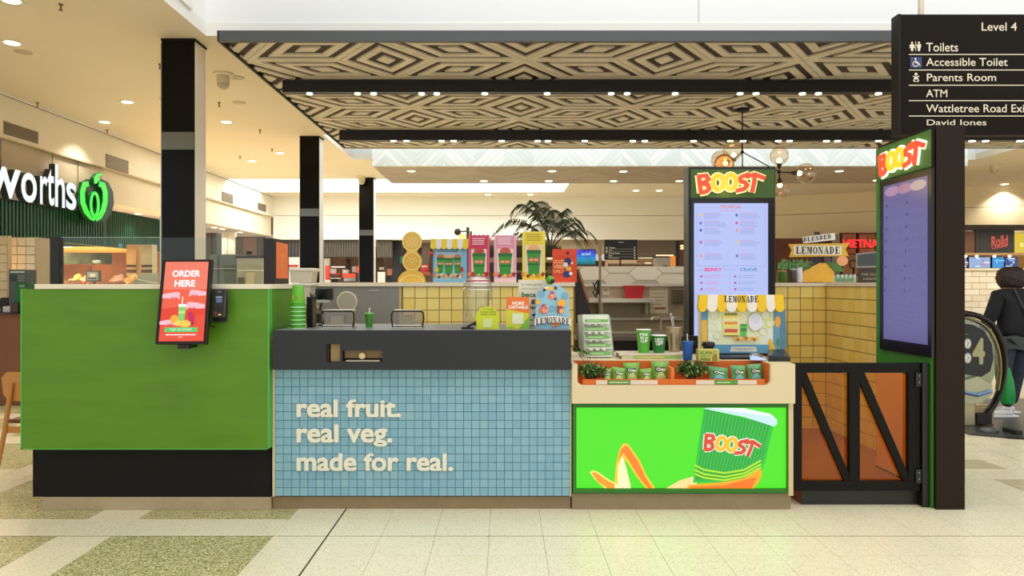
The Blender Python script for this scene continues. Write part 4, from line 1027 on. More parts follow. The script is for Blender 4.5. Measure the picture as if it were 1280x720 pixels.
# signs standing on the counter
def card(name, label, d, outline, paint, side=(230,225,210), th=.008, lean=0, cat='sign', base=WT, tags='card'):
    """outline in photo pixels at depth d, front printed by paint(g)"""
    lo = max(p[1] for p in outline); zb_ = Z(lo, d); dz = base+.001-zb_
    cx = sum(p[0] for p in outline)/len(outline)
    t = T(name, label, cat, (X(cx,d), d, base))
    f = lambda a, b: at(a, b, d)+Vector((0,0,dz*(1 if True else 0)))
    pts = [f(a,b) for a,b in outline]
    P(tags, MB().prism([(p.x,p.z) for p in pts], d, d+th), mat(side, .6), t)
    g = G(f, (0,-1,0), base=.0006, step=.0004); paint(g); g.build('print', t, .45)
    P('rear_strut', MB().box(X(cx,d)-.012, X(cx,d)+.012, d+th+.001, d+th+.03, base+.001, base+.03), mat((210,205,195), .6), t)
    return t
def circ(cx, cy, rx, ry=None, n=28, a0=0, a1=2*math.pi): ry = ry or rx; return [(cx+rx*math.cos(a0+(a1-a0)*k/n), cy+ry*math.sin(a0+(a1-a0)*k/n)) for k in range(n if a1-a0 > 6.2 else n+1)]
def p1(g):
    g.poly((206,214,40), [(595.3,413)]+circ(609.5,399.3,15.2,14.6,24,math.pi*.85,math.pi*2.15)+[(624.5,413)])
    for k, s in enumerate(('TO ORDER','SCAN HERE','AND SAVE')): g.text((110,130,10), s, 600.5+(.0 if k else 2.5), 387.2+k*3.1, 620-(0 if k else 2.5), 389.6+k*3.1, bold=.01)
    g.rect((214,226,150), 604, 400, 615.3, 410.8)
card('round_sign', 'round yellow-green counter sign with small print just right of jar', 4.9, [(595.3,413)]+circ(609.5,399.3,15.2,14.6,24,math.pi*.85,math.pi*2.15)+[(624.5,413)], p1, (170,180,30))
def p2(g):
    g.rect((236,118,44), 632.8, 373, 661.5, 413); g.poly((214,206,50), [(632.8,388),(661.5,394),(661.5,413),(632.8,413)]); g.poly((120,180,50), [(648,413),(661.5,397),(661.5,413)]); g.ell((150,196,60), 638, 411, 6, 1.6)
    g.text((255,240,220), 'MORE', 640.5, 379, 655, 382.8, bold=.05); g.text((255,240,220), 'DETAILS', 636.5, 384, 659.5, 387.6, bold=.05)
    g.rect((226,230,190), 640.2, 393.5, 654.3, 406.7)
card('details_sign', 'orange and lime card reading DETAILS between round sign and white poster', 4.92, [(632.8,373),(661.5,373),(661.5,413),(632.8,413)], p2, (200,150,60))
def p3(g):
    g.rect((226,218,194), 648, 353, 690, 413); dk = (66,60,52)
    g.text(dk, 'it may good', 652.5, 357, 677, 360.5); g.rect((140,130,110), 652, 363.6, 672, 364.2)
    g.text((60,104,70), 'beca', 652.5, 368.5, 669.5, 374, bold=.03); g.text(dk, 'g', 664, 377.5, 669, 383, bold=.03); g.text(dk, 'ip', 663, 385, 669, 390, bold=.03)
    g.ell((60,50,90), 667, 397, 2, 1.6); g.ell((60,50,90), 668.5, 395.6, 1.4, 1); g.lines(dk, 662, 402, 669, 404, 1, .9); g.lines(dk, 662, 409, 669, 411, 1, 1.2)
card('white_poster', 'off-white lettered poster partly hidden behind the blue lemonade board', 5.03, [(648,352.8),(690,352.8),(690,413),(648,413)], p3)
out4 = [(668.5,413),(669,404),(669.5,391)]+circ(691,378,20.5,20,20,math.pi*.95,math.pi*2.05)+[(712,391),(712,413)]
def fruit(g, x, y, s, cols):
    for k, c_ in enumerate(cols): a = k*2.4; g.ell(c_, x+math.cos(a)*s*(.5 if k else 0), y+math.sin(a)*s*(.5 if k else 0), s*(.62 if k % 2 else .48), n=12)
def p4(g):
    g.poly((150,196,216), out4)
    for x, y, rr in ((676,370,5),(706,372,5),(690,388,5),(702,384,4),(681,390,4)): g.ell((122,170,200), x, y, rr, n=14)
    W_ = (236,226,210); g.ell(W_, 685, 362, 5, 2.4); g.ell((240,190,60), 688, 362.5, 4, 2.6); g.ell((110,30,40), 680.5, 364.5, 2); g.ell((110,30,40), 694.5, 362, 2)
    fruit(g, 690, 371, 5, [(222,90,70),(236,120,90),(200,60,60),(240,150,110)]); g.ell((240,190,180), 690, 371, 1.6); g.ell((70,40,60), 694, 375.5, 1.6)
    fruit(g, 679.5, 388, 6, [(214,80,70),(226,110,90),(190,50,56),(236,140,90)]); g.ring((244,180,160), 682, 388, 3.6, 3.4, 1); g.ell((240,180,70), 672.5, 379.5, 3)
    g.ell((248,176,60), 702, 381, 5.4, 5); g.ell((110,60,30), 697.5, 386, 1.8); fruit(g, 700.5, 389, 5, [(214,150,70),(150,90,50),(196,60,60),(240,170,110)])
    g.poly((225,140,70), [(688,406),(700,406),(698,410),(690,410)]); g.ell((206,120,60), 694, 406, 5, 3)
card('lemonade_board', 'round-topped pale blue board with fruit and a LEMONADE banner', 4.94, out4, p4, (120,160,180))
bn = [(667.5,402)]+[(667.5+46*k/12, 400.5-3.2*math.sin(math.pi*k/12)) for k in range(13)]
f5 = [(668.5+45*k/12, 398.2-3.5*math.sin(math.pi*k/12)) for k in range(13)]; bn = f5+[(714,407.5)]+[(b_[0], b_[1]+8.5) for b_ in reversed(f5)]+[(668,407.8)]
par = [o_ for o_ in C.objects if o_.name.startswith('lemonade_board')][0]
gq = G(lambda a, b: at(a, b, 4.94-.012), (0,-1,0), base=0)
gq.poly((240,234,220), bn, t=.008)
gq.serif((26,24,26), 'LEMONADE', 669.5, 396.2, 712.5, 403.6, arch=2.6, t=.008); gq.mb.v = [tuple(Vector(v_)) for v_ in gq.mb.v]
for k in range(len(gq.mb.v)): gq.mb.v[k] = (gq.mb.v[k][0], gq.mb.v[k][1], gq.mb.v[k][2]-.0)
gq.build('banner', par, .5, label='white curved LEMONADE banner')
o = P('lime_ball', MB().ball(at(688,350,4.985), 5.5*5/F, 16, 12), mat((84,150,30), .35), smooth=True); tag(o, 'small green lime ornament perched above the blue lemonade board', 'lime')
P('dark_patch', MB().ball(at(690,351.2,4.97), 3.4*5/F, 12, 8), mat((40,30,24), .4), o, smooth=True)
P('lime_stick', MB().tube([at(688,355,5.0), at(688,380,4.995), (X(688,4.99),4.99,WT+.001)], .003, 6), mat((200,200,190), .4), o)

# right counter things
# lid rack
t = T('lid_rack', 'white sloping five-tier rack with green labels on the display counter', 'rack', tuple(at(744,449,5.25)))
rd = 5.25
zq = WTR+.001
f = lambda a, b: at(a, b, rd)
q = [at(728,393,rd+.06), at(760,393,rd+.06), at(765,449.5,rd-.02), at(731,449.5,rd-.02)]
for v_ in q[2:]: v_.z = zq
P('back_board', MB().qbox(q, .01), mat((222,224,204), .45), t)
P('side_wing', MB().qbox([at(722,394,rd+.12), at(728,393,rd+.062), Vector((X(731,rd-.02), rd-.02, zq)), Vector((X(724,rd+.1), rd+.1, zq))], .006), mat((206,214,190), .5), t)
P('side_wing', MB().qbox([at(760,393,rd+.062), at(762,394,rd+.12), Vector((X(768,rd+.1), rd+.1, zq)), Vector((X(765,rd-.02), rd-.02, zq))], .006), mat((206,206,190), .5), t)
for k in range(5):
    u0 = k/5; y = 398+k*11; xo = k*.9; dd = rd+.04-.014*k; y = 397.5+k*10.2
    P('shelf', MB().box(X(729.5+xo,dd), X(761+xo,dd), dd-.05, dd-.002, Z(y+7,dd), Z(y+5.6,dd)), mat((236,234,222), .3), t)
    g = G(lambda a, b: at(a, b, dd-.052), (0,-1,0)); g.rect((126,190,96), 731+xo, y+1.6, 760+xo, y+5.4, ); g.lines((210,232,190), 734+xo, y+2.6, 757+xo, y+4.4, 1, 1.2); g.build('label', t, .5)
    if k > 0: 
        mb = MB()
        for x in (735,743,751): mb.ball(at(x+xo, y-1.2, dd-.028), .018, 10, 6, sc=(1,1,.5))
        P('lids', mb, mat((176,182,160) if k % 2 else (226,226,196), .35), t, smooth=True, kind='stuff')
# riser tray under the cups
t = T('riser_tray', 'low clear display tray under the green cups on the display counter', 'tray', tuple(at(820,450,5.15)))
rz = Z(441.5,5.16)
P('top_pane', MB().box(X(775,5.1), X(866,5.1), 5.1, 5.35, rz-.006, rz), mat((226,214,190), .3), t)
P('front_pane', MB().box(X(777,5.1), X(864,5.1), 5.105, 5.112, WTR+.001, rz-.0065), mat((206,196,160), .35), t)
P('leg', MB().box(X(776,5.1), X(779,5.1), 5.3, 5.34, WTR+.001, rz-.0065), mat((206,196,160), .35), t); P('leg', MB().box(X(860,5.1), X(863,5.1), 5.3, 5.34, WTR+.001, rz-.0065), mat((206,196,160), .35), t)
g = G(lambda a, b: at(a, b, 5.104), (0,-1,0)); g.rect((150,190,90), 792, 445, 850, 448); g.rect((214,196,110), 800, 445.6, 830, 447.4); g.build('label', t, .5)
cup(804.5, 411.5, 442, 18.5, 5.2, rz, 'paper_cup', 'taller green paper cup with white rim standing on the clear tray', (238,240,228), None, (84,170,50), ('FIX','IN A','CUP'), lidh=.04)
cup(823.5, 418.5, 442, 18.5, 5.2, rz, 'paper_cup', 'shorter green paper cup lettered FREE GIFT on the clear tray', (238,240,228), None, (30,120,46), ('HEY!','FREE','GIFT'), lidh=.06)
cx = X(843,5.28); r = 10*5.28/F; z0 = rz+.001; zt_ = Z(408.5,5.28)
t = T('steel_tumbler', 'tall brushed steel tumbler holding spoons behind the shorter green cup', 'tumbler', (cx, 5.28, rz))
P('body', MB().lathe([(r*.62,z0),(r*.66,z0),(r*.96,zt_-.008),(r*1.03,zt_-.004),(r,zt_),(r*.9,zt_-.002),(r*.6,z0+.01),(0,z0+.01)], (cx,5.28,0), 32), mat((176,158,130), .3, metal=.8), t, smooth=True)
for a, b in ((838.5,394),(841,398)): P('spoon', MB().tube([(cx-.01,5.29,z0+.03), at(a+2,b+12,5.29), at(a,b,5.29)], .003, 6).ball(at(a,b-1,5.29), .008, 8, 6), mat((206,200,190), .2, metal=.8), t)
cup(859.5, 426.5, 446, 14.5, 5.04, WTR, 'blue_cup', 'blue spotted cup with pale straw beside the steel tumbler', (30,86,160), (-.003,.05,(206,200,190)), (22,84,160), cat='cup', lidh=.14)
# scan sign cube and black puck
t = T('scan_sign', 'small yellow-green block reading SCAN HERE TO WIN at the counter edge', 'sign', tuple(at(886,452,4.98)))
P('block', MB().box(X(873.5,4.95), X(899,4.95), 4.95, 5.02, WTR+.001, Z(437,4.95)), mat((196,196,100), .5), t)
g = G(lambda a, b: at(a, b, 4.95), (0,-1,0)); kk = (84,110,20)
g.text(kk, 'SCAN', 875, 438.6, 889.5, 442.6, bold=.03); g.text(kk, 'HERE TO', 875, 443.6, 889, 446.2); g.text(kk, 'WIN!', 875, 447.2, 887.5, 451, bold=.03); g.ring((180,130,60), 893.5, 440.6, 2.2, 2.2, .8); g.poly((150,120,40), [(891,444),(896,443),(897,451),(890,451)])
g.build('print', t, .5)
t = T('black_jar', 'squat black jar with domed lid behind the scan sign block', 'jar', tuple(at(885,440,5.12)))
cx = X(885.5,5.12)
P('body', MB().lathe([(.034,WTR+.001),(.036,WTR+.01),(.036,Z(434,5.12)),(.03,Z(433.5,5.12))], (cx,5.12,0), 24), mat((20,16,14), .4), t, smooth=True)
P('lid', MB().lathe([(.042,Z(433.5,5.12)+.001),(.046,Z(431,5.12)),(.04,Z(427.5,5.12)),(0,Z(426.5,5.12))], (cx,5.12,0), 24), mat((26,20,18), .3), t, smooth=True)
# pos monitor base, paper, terminal
t = T('till_monitor', 'black till monitor lying low behind the lemonade stand box', 'monitor', tuple(at(910,450,5.3)))
P('base', MB().box(X(899,5.12), X(950,5.12), 5.08, 5.45, WTR+.001, WTR+.02), mat((16,16,16), .3), t, bevel=.006)
P('screen_back', MB().box(X(860,5.5), X(882,5.5), 5.5, 5.54, WTR+.001, Z(420,5.5)), mat((22,26,34), .3), t)
mb = MB()
for k in range(5):
    a = .3*k; mb.qbox([at(937+k*2.5,444+k*.6,5.05-.01*k)+Vector((0,0,.008*(k % 2))), at(950+k*2,447+k*.4,5.05-.01*k), at(958,450.5,4.98), at(938+k*2,450.3,4.98)], .0008)
o = P('crumpled_paper', mb, mat((180,196,230), .6)); tag(o, 'crumpled white and blue till papers before the lemonade stand box', 'paper')
t = T('payment_terminal', 'black wedge-shaped payment terminal at right end of display counter', 'card reader', tuple(at(973,453,5.0)))
P('wedge', MB().add([(X(960,4.95),4.95,WTR+.001),(X(988,4.95),4.95,WTR+.001),(X(985,5.2),5.2,WTR+.001),(X(958,5.2),5.2,WTR+.001),(X(961,4.95),4.95,WTR+.04),(X(988,4.95),4.95,WTR+.03),(X(981,5.2),5.2,Z(436.5,5.2)),(X(960,5.2),5.2,Z(436.5,5.2))],
  [(0,3,2,1),(4,5,6,7),(0,1,5,4),(1,2,6,5),(2,3,7,6),(3,0,4,7)]), mat((18,18,18), .25), t, bevel=.004)
# lemonade stand box
ld_ = 5.3
t = T('lemonade_stand_box', 'yellow and white striped cardboard lemonade stand standing on the till monitor', 'display', tuple(at(927,438,ld_)))
zoff = 0
P('box', MB().box(X(877,ld_), X(974,ld_), ld_, ld_+.1, WTR+.022, Z(371,ld_)), mat((236,226,170), .6), t)
P('side_panel', MB().qbox([at(974.5,372,ld_+.004), at(981,374,ld_+.09), at(984,434,ld_+.09), at(976,440,ld_+.004)], .005), mat((110,160,180), .6), t)
g = G(lambda a, b: at(a, b, ld_), (0,-1,0))
g.rect((240,232,150), 877, 371, 974.5, 441)
g.rect((100,156,186), 876, 386, 885, 441); g.rect((240,184,60), 877, 400, 884, 436); g.poly((246,200,80), [(886,441),(886,380),(964,380),(964,441)])
g.rect((238,240,196), 885, 384, 966, 431); g.rect((232,236,214), 885, 384, 898, 431); g.rect((236,238,220), 950, 384, 966, 431)
g.rect((106,158,184), 966, 384, 974.5, 441); g.ell((244,170,70), 972, 402, 3.5, 7); g.poly((244,190,40), [(955,441),(962,422),(972,441)]); g.ell((70,140,70), 972, 428, 1.5, 5)
for x, y, rr, c_ in ((893,393,6,(226,234,160)),(890,408,5,(236,240,200)),(957,394,6,(216,226,120)),(962,404,5,(236,230,120)),(954,414,5,(226,234,180)),(897,418,5,(230,236,190))): g.ring(c_, x, y, rr, rr, 1.6, n=14)
g.rect((246,240,180), 903, 388, 924, 420)
for y, c_ in ((390,(150,150,70)),(401,(236,150,60)),(411,(214,70,50))):
    g.rect((246,228,120), 904, y+4, 922, y+8)
    for k in range(4): g.ell(c_, 907+k*4, y+2.6, 2.2, 2, n=10)
g.rect((214,90,60), 905, 411, 921, 415); g.rect((80,50,40), 904, 419, 922, 420)
g.poly((90,196,60), [(924.5,406),(933,406),(931.5,420.5),(926,420.5)]); g.ell((60,150,40), 928.7, 406, 4.3, 1.2); g.rect((60,140,60), 925.5, 410, 932.2, 414)
g.ell((236,232,240), 943, 402, 8.5, 11); g.ell((222,220,236), 943, 398, 6, 7)
for k in range(9): g.ell([(236,170,50),(180,110,60),(246,200,90)][k % 3], 918+k*3.4, 422.5+(k % 2)*1.6, 2.4, 2, n=10)
g.rect((96,156,190), 885, 430.5, 960, 441); g.poly((226,222,206), [(913,433),(943,433),(945,439),(911,439)]); g.text((70,70,80), '+ Freshly Blended +', 914, 434.2, 942, 437.6)
g.build('print', t, .5)
aw = G(lambda a, b: at(a, b, ld_-.055), (0,-1,0))
xs = [873, 884, 896.5, 908, 921, 934, 946.5, 958.5, 969, 981]
for k in range(9):
    x0, x1 = xs[k], xs[k+1]; c_ = (240,196,24) if k % 2 == 0 else (240,232,222); sp = lambda x: 927+(x-927)*.965
    m_ = (x0+x1)/2
    pt = [(sp(x0),368.5),(sp(x1),368.5),(x1,384)]+[(m_+(x1-x0)/2*math.cos(a*math.pi/6), 384+6*math.sin(a*math.pi/6)) for a in range(1,6)]+[(x0,384)]
    zp = [at(a,b,ld_-.05) for a,b in pt]
    P('awning_stripe', MB().prism([(v_.x,v_.z) for v_ in zp], ld_-.05, ld_-.003), mat(c_, .55), t)
aw = G(lambda a, b: at(a, b, ld_-.05), (0,-1,0)); aw.serif((34,30,24), 'LEMONADE', 905, 370, 948.5, 378, arch=-.5)
aw.build('awning_lettering', t, .5)
# snack bags
def bag(px, py, wpx, hpx, lab, d=4.93, tilt=0, blue=False):
    x, z = X(px,d), tz+.004; w_ = wpx/2*d/F; h_ = hpx*d/F
    t = T('snack_bag', lab, 'snack', (x, d, z), 'snack bags in the orange trough')
    mb = MB(); n, m_ = 9, 9; vs = []; fs = []
    for s in (-1, 1):
        for j in range(m_):
            v_ = j/(m_-1)
            for i_ in range(n):
                u_ = i_/(n-1)*2-1; puff = (1-abs(u_)**3)*(1-abs(2*v_-1)**4)*.022
                xx = u_*w_*(1-.08*math.sin(math.pi*v_)); yy = s*puff+v_*.03; zz = v_*h_+tilt*u_*.02+.004*abs(tilt)*5
                vs.append((x+xx, d+yy, z+max(zz, .0)))
    for s in range(2):
        o_ = s*n*m_
        for j in range(m_-1):
            for i_ in range(n-1): 
                q_ = (o_+j*n+i_, o_+j*n+i_+1, o_+(j+1)*n+i_+1, o_+(j+1)*n+i_); fs.append(q_ if s == 0 else q_[::-1])
    mb.add(vs, fs); P('bag', mb, mat((112,164,58) if not blue else (84,150,84), .3, noise=.25, nscale=30), t, smooth=True)
    def f_(u_, v_): 
        puff = (1-abs(u_)**3)*(1-abs(2*v_-1)**4)*.022
        return Vector((x+u_*w_*.95, d-puff+v_*.03, z+v_*h_+tilt*u_*.02+.004*abs(tilt)*5))
    g = G(f_, (0,-1,0), base=.0025, step=.0006)
    c2 = (196,210,130) if not blue else (120,190,190)
    ptop = [(-.7+1.4*k/10, .08+.42*math.sin(math.pi*k/10)) for k in range(11)]
    g._put(c2, [(p[0], .05+(p[1]-.05)*j/5) for j in range(6) for p in ptop], [(j*11+k, j*11+k+1, j*11+k+12, j*11+k+11) for j in range(5) for k in range(10)])
    g._put((30,60,24), [(-.5,.5),(.5,.56),(.5,.74),(-.5,.68)], [(0,1,2,3)])
    g._put((30,60,24), [(-.62,.52),(.1,.5),(.1,.72),(-.62,.74)], [(0,1,2,3)])
    v0, f0 = text_geo('Chips' if not blue else 'Chia', .03); ax = max(q[0] for q in v0)
    g._put((246,246,226), [(-.52+1.04*a/ax, .56+.2*b) for a, b in v0], f0)
    g.build('bag_print', t, .35)
bag(759, 0, 14, 15, 'partly hidden green snack bag beside the left plant', tilt=.2); bag(774, 0, 17, 17, 'squat green snack bag second from the left plant', d=4.91, tilt=-.3)
bag(790, 0, 21, 23, 'large pale green snack bag in the middle of the left trough', d=4.95); bag(808, 0, 15, 16, 'narrow green snack bag fourth along the left trough', d=4.9, tilt=.2)
bag(826, 0, 23, 25, 'large green snack bag against the trough divider', d=4.945)
bag(899, 0, 25, 17, 'low teal green snack bag right of the second plant', d=4.92, tilt=-.4, blue=True); bag(924, 0, 20, 20, 'upright teal green snack bag in the middle of the right trough', d=4.93, blue=True); bag(945, 0, 20, 21, 'teal green snack bag at the right end of the trough', d=4.935, tilt=.2, blue=True)
# little plants
def plant(px, py, rx_, rz_, lab, n=230, trail=0):
    d = 4.93; c_ = at(px, py, d); t = T('small_plant', lab, 'plant', (c_.x, d, tz+.001), 'small leafy plants in the trough')
    pot = P('pot', MB().lathe([(.028, tz+.001), (.036, tz+.05), (.03, tz+.05)], (c_.x, d, 0), 16), mat((60,50,40), .6), t)
    ms = [mat(q_, .5) for q_ in ((56,98,34), (78,124,44), (112,150,76), (40,72,28), (150,170,110))]
    leaf = []
    for k in range(n):
        a = random.uniform(0, 2*math.pi); b = random.uniform(-1, 1); rr = random.uniform(.45, 1)
        x = c_.x+rx_*rr*math.cos(a)*math.sqrt(1-b*b); y = d-.015+.055*rr*math.sin(a)*math.sqrt(1-b*b); z = c_.z+rz_*rr*b
        y = min(y, 5.02); z = max(z, tz+.012) if y > 4.79 else z
        leaf.append((x, y, z))
    if trail:
        for k in range(26): leaf.append((X(716+k*.9, 4.9), 4.93, Z(434+k*.35+random.uniform(-2,2), 4.93)))
    stems = MB()
    for l_ in leaf[::6]: stems.tube([(c_.x, d, tz+.045), ((c_.x+l_[0])/2, (d+l_[1])/2, (tz+.06+l_[2])/2+.01), l_], .0012, 4)
    P('stems', stems, mat((60,70,30), .6), t, kind='stuff')
    mb = MB()
    for (x, y, z) in leaf:
        s_ = random.uniform(.009, .0165); R = Matrix.Rotation(random.uniform(0, 6.3), 3, 'Z')@Matrix.Rotation(random.uniform(-1.2, 1.2), 3, 'X')
        vs = [R@Vector(q_)*s_+Vector((x,y,z)) for q_ in ((0,-1.2,0),(.6,-.2,.15),(.45,.8,.1),(0,1.3,-.1),(-.45,.8,.1),(-.6,-.2,.15))]
        mb.add(vs, [(0,1,2,3),(0,3,4,5)], random.randrange(5))
    P('leaves', mb, ms, t, kind='stuff')
plant(739, 463, .115*.9, .05, 'small bushy leafy plant trailing over left end of the trough', 330, 1)
plant(864, 461, .118, .055, 'rounder small leafy plant right of the trough divider', 420)

# ---------------------------------------------------------------- standees on the back worktop
sd = 7.2
def scol(c_): return mat(c_, .5)
def standee(name, label, outline, paint, side, th=.012, d=sd, cat='standee'): return card(name, label, d, outline, paint, side, th, base=BT, cat=cat)
def circ2(cx, cy, r_, gap, up): return circ(cx, cy, r_)
out = [(497,355),(498,349),(503,343),(508,340.5)]+circ(515,328.5,12.3,12.3,10,math.pi*.72,math.pi*1.3)+[(508.5,316)]+circ(515,304,12.6,12.6,14,math.pi*.72,math.pi*2.28)+[(521.5,316)]+circ(515,328.5,12.3,12.3,10,-math.pi*.3,math.pi*.28)+[(522,340.5),(527,343),(531,349),(532,355)]
def ps1(g):
    y_ = (232,186,70); y2 = (240,204,110); g.poly(y_, out)
    g.ring((246,216,130), 515, 304, 11.4, 11.4, 1.4); g.ring((246,216,130), 515, 328.5, 11, 11, 1.4); g.ell((236,192,90), 515, 304, 9, 9); g.ell((228,178,60), 515, 328.5, 8.6, 8.6)
    for cx_, cy_ in ((515,304),(515,328.5)):
        for k in range(8): a = k*math.pi/4; g.h -= g.step if k else 0; g.stroke((244,214,140), [(cx_+1.5*math.cos(a), cy_+1.5*math.sin(a)), (cx_+8*math.cos(a), cy_+8*math.sin(a))], .7)
    g.stroke((246,222,140), circ(515,362,17,16,14,math.pi*1.15,math.pi*1.85), 1.4)
standee('lemon_standee', 'tall yellow cut-out of stacked citrus slices left of the posters', out, ps1, (214,170,50))
def ps2(g):
    g.rect((128,186,214), 542, 310, 583, 355); g.rect((160,206,226), 544, 312, 577, 352)
    g.lines((60,100,140), 547, 313.5, 575, 317.5, 2, 1, .1)
    for cx_, top, w_ in ((550.5,324,9),(572,324,9),(561,324.5,12)):
        g.ell((214,110,90) if w_ < 10 else (236,180,110), cx_, top-1.4, w_*.5, 2.6); cup_print(g, cx_, top, 344, w_)
    for k in range(13): fruit(g, 544+k*2.9, 345+(k % 3)*1.3, 2.6, [[(236,160,60),(226,110,40)],[(250,214,120),(236,180,80)],[(180,60,50),(120,50,40)],[(250,236,200),(230,200,140)]][k % 4])
    g.ell((240,190,60), 546, 339, 2.6, 3); g.ell((190,30,40), 577.5, 339, 2, 3.4)
t = standee('cup_poster', 'pale blue poster of three cups under a yellow and white awning', [(541,308),(584,308),(584,355),(541,355)], ps2, (110,160,190))
for k in range(7):
    x0, x1 = 538+k*6.72, 538+(k+1)*6.72; m_ = (x0+x1)/2; c_ = (238,206,50) if k % 2 == 0 else (236,228,222)
    pt = [(x0+.6,298.5),(x1+.6,298.5),(x1,309)]+[(m_+3.3*math.cos(a*math.pi/6), 309+2.6*math.sin(a*math.pi/6)) for a in range(1,6)]+[(x0,309)]
    zp = [at(a,b,sd-.04) for a,b in pt]; P('awning_stripe', MB().prism([(v_.x,v_.z) for v_ in zp], sd-.04, sd-.005), mat(c_, .55), t)
o = P('red_ball_ornament', MB().ball(at(539.5,317,7.16), .022, 14, 10), mat((214,30,40), .3), t, smooth=True)
def tall(x0, x1, y0, c_main, c_frame, c_top, cream, l, fr, name, wavy=False):
    def pf(g):
        g.rect(c_frame, x0, y0, x1, 355); g.rect(c_main, x0+2.5, y0+1, x1-2.5, 355)
        g.lines((250,236,230) if c_main != (240,212,60) else (150,130,30), x0+5, y0+2.5, x1-5, y0+12, 4, .9, .15)
        g.rect((240,214,196), x0+3.5, y0+16, x1-3.5, 342); g.rect(c_main, x0+3.5, y0+15, x1-3.5, y0+17)
        cx_ = (x0+x1)/2; g.ell(cream, cx_, 316.5-(3 if c_main == (240,212,60) else 0), (x1-x0)*.24, 5); cup_print(g, cx_, 318.5-(4 if c_main == (240,212,60) else 0), 347, (x1-x0)*.62)
        g.rect(c_frame if fr is None else fr, x0+.5, 349, x1-.5, 355)
        for k in range(5): fruit(g, x0+2+k*(x1-x0-4)/4, 346-(2 if k in (0,4) else 0), 3.4, [[(246,170,50),(236,130,40)],[(190,60,50),(150,40,40)],[(250,220,110),(240,190,70)]][k % 3])
    o_ = [(x0,355),(x0,y0)]+([(x0+(x1-x0)*k/10, y0-(1.2 if k % 2 else 0)) for k in range(1,10)] if wavy else [])+[(x1,y0),(x1,355)]
    t_ = standee(name, l, o_, pf, c_top, .03); return t_
tall(585.5, 612, 296.5, (206,50,90), (222,90,120), (190,40,70), (196,70,60), 'crimson upright cup poster, leftmost of the three tall ones', (222,90,120), 'cup_poster', True)
tall(617.5, 645.5, 296, (232,150,170), (240,180,196), (220,130,150), (206,90,70), 'pink upright cup poster, middle one of the three tall ones', (240,200,200), 'cup_poster')
tall(653, 681.5, 291.5, (240,212,60), (244,226,90), (220,190,50), (240,180,110), 'yellow upright cup poster, tallest, left of the orange poster', (240,200,50), 'cup_poster')
def ps6(g):
    g.rect((226,72,26), 690.5, 313.5, 721, 355); o2 = (250,190,120)
    g.text(o2, 'GOOD', 692, 327, 705, 331.5, bold=.02); g.text(o2, 'VIBES', 692, 333, 705, 337.5, bold=.02); g.text(o2, 'ONLY', 692, 339, 704, 343, bold=.02)
    for y in (324,332,339,346): g.h -= g.step; g.stroke((206,56,20), [(691,y),(720.5,y-.4)], .4)
    g.ell((120,40,30), 709.5, 318.5, 2.2); g.ell((40,44,90), 709.5, 329, 4.5, 5); g.ell((230,226,220), 707, 333, 3); g.ell((236,190,80), 711, 338, 3.4, 2.6); g.ell((44,50,110), 708.5, 345, 5, 4); g.ell((240,236,230), 713.5, 344, 2.2); g.ell((240,236,230), 715, 331, 1.4)
standee('vibes_poster', 'bright orange poster lettered GOOD VIBES ONLY at right end of yellow counter', [(690.5,313.5),(721,313.5),(721,355),(690.5,355)], ps6, (200,60,20))
# blended lemonade sign over the right yellow corner
t = T('lemonade_sign', 'BLENDED LEMONADE ribbon sign above a big cut-out lemon on the corner wall', 'sign', (X(1022,sd), sd, BT))
P('lemon', MB().prism([(X(a,sd), Z(b,sd)) for a, b in ((1001,352.6),(1002,344),(1006,338),(1012,336),(1016,333),(1025,328.5),(1033,329),(1039,333),(1043,341),(1043,348),(1041,352.6))], sd, sd+.015), mat((236,178,60), .5, noise=.08), t)
P('leaf', MB().prism([(X(a,sd), Z(b,sd)) for a, b in ((1033,327.5),(1044,328.5),(1051,333),(1054,340),(1046,340),(1039,335))], sd-.02, sd-.004), mat((76,120,50), .5), t)
P('post', MB().box(X(1032,sd), X(1040,sd), sd+.02, sd+.035, BT+.001, Z(308,sd)), mat((90,86,96), .5), t)
P('post', MB().box(X(1017,sd), X(1028,sd), sd+.04, sd+.05, BT+.001, Z(308,sd)), mat((52,50,84), .5), t)
P('ribbon', MB().prism([(X(a,sd), Z(b,sd)) for a, b in ((985,305.2),(1061,304),(1056,312),(1060,320),(986,321.5),(989,313))], sd-.018, sd-.002), mat((226,178,50), .5), t)
g = G(lambda a, b: at(a, b, sd-.019), (0,-1,0)); g.rect((238,226,200), 992, 307, 1052, 318.6); g.serif((26,26,40), 'LEMONADE', 994.5, 308.3, 1050.5, 317.2); g.build('ribbon_lettering', t, .5)
P('plaque', MB().prism([(X(a,sd), Z(b,sd)) for a, b in ((1001.5,296.5),(1042,291.5),(1042.5,300),(1003,304.5))], sd-.03, sd-.02), mat((238,232,220), .5), t)
g = G(lambda a, b: at(a, b, sd-.031), (0,-1,0)); g.serif((60,60,56), 'BLENDED', 1004, 297.3, 1039.5, 302.6, slope=-4.6); g.build('plaque_lettering', t, .5)
P('plaque_clip', MB().pbox(1018, 1025, 290, 293.5, sd-.026, .01), mat((40,40,40), .4), t)
P('grass', MB().box(X(977,sd), X(1015,sd), sd+.06, sd+.1, Z(336,sd), Z(328,sd)), mat((90,150,90), .7, noise=.3, nscale=30), t)
mb = MB()
for k in range(160):
    x = X(random.uniform(977,1016), sd+.06); z = Z(random.uniform(326,338), sd+.06)
    mb.add([(x-.006,sd+.055,z),(x+.006,sd+.055,z-.003),(x+random.uniform(-.015,.015),sd+.03,z+.03)], [(0,1,2)], k % 2)
P('grass_blade', mb, [mat((110,176,110), .7), mat((170,206,150), .7)], t, kind='stuff')
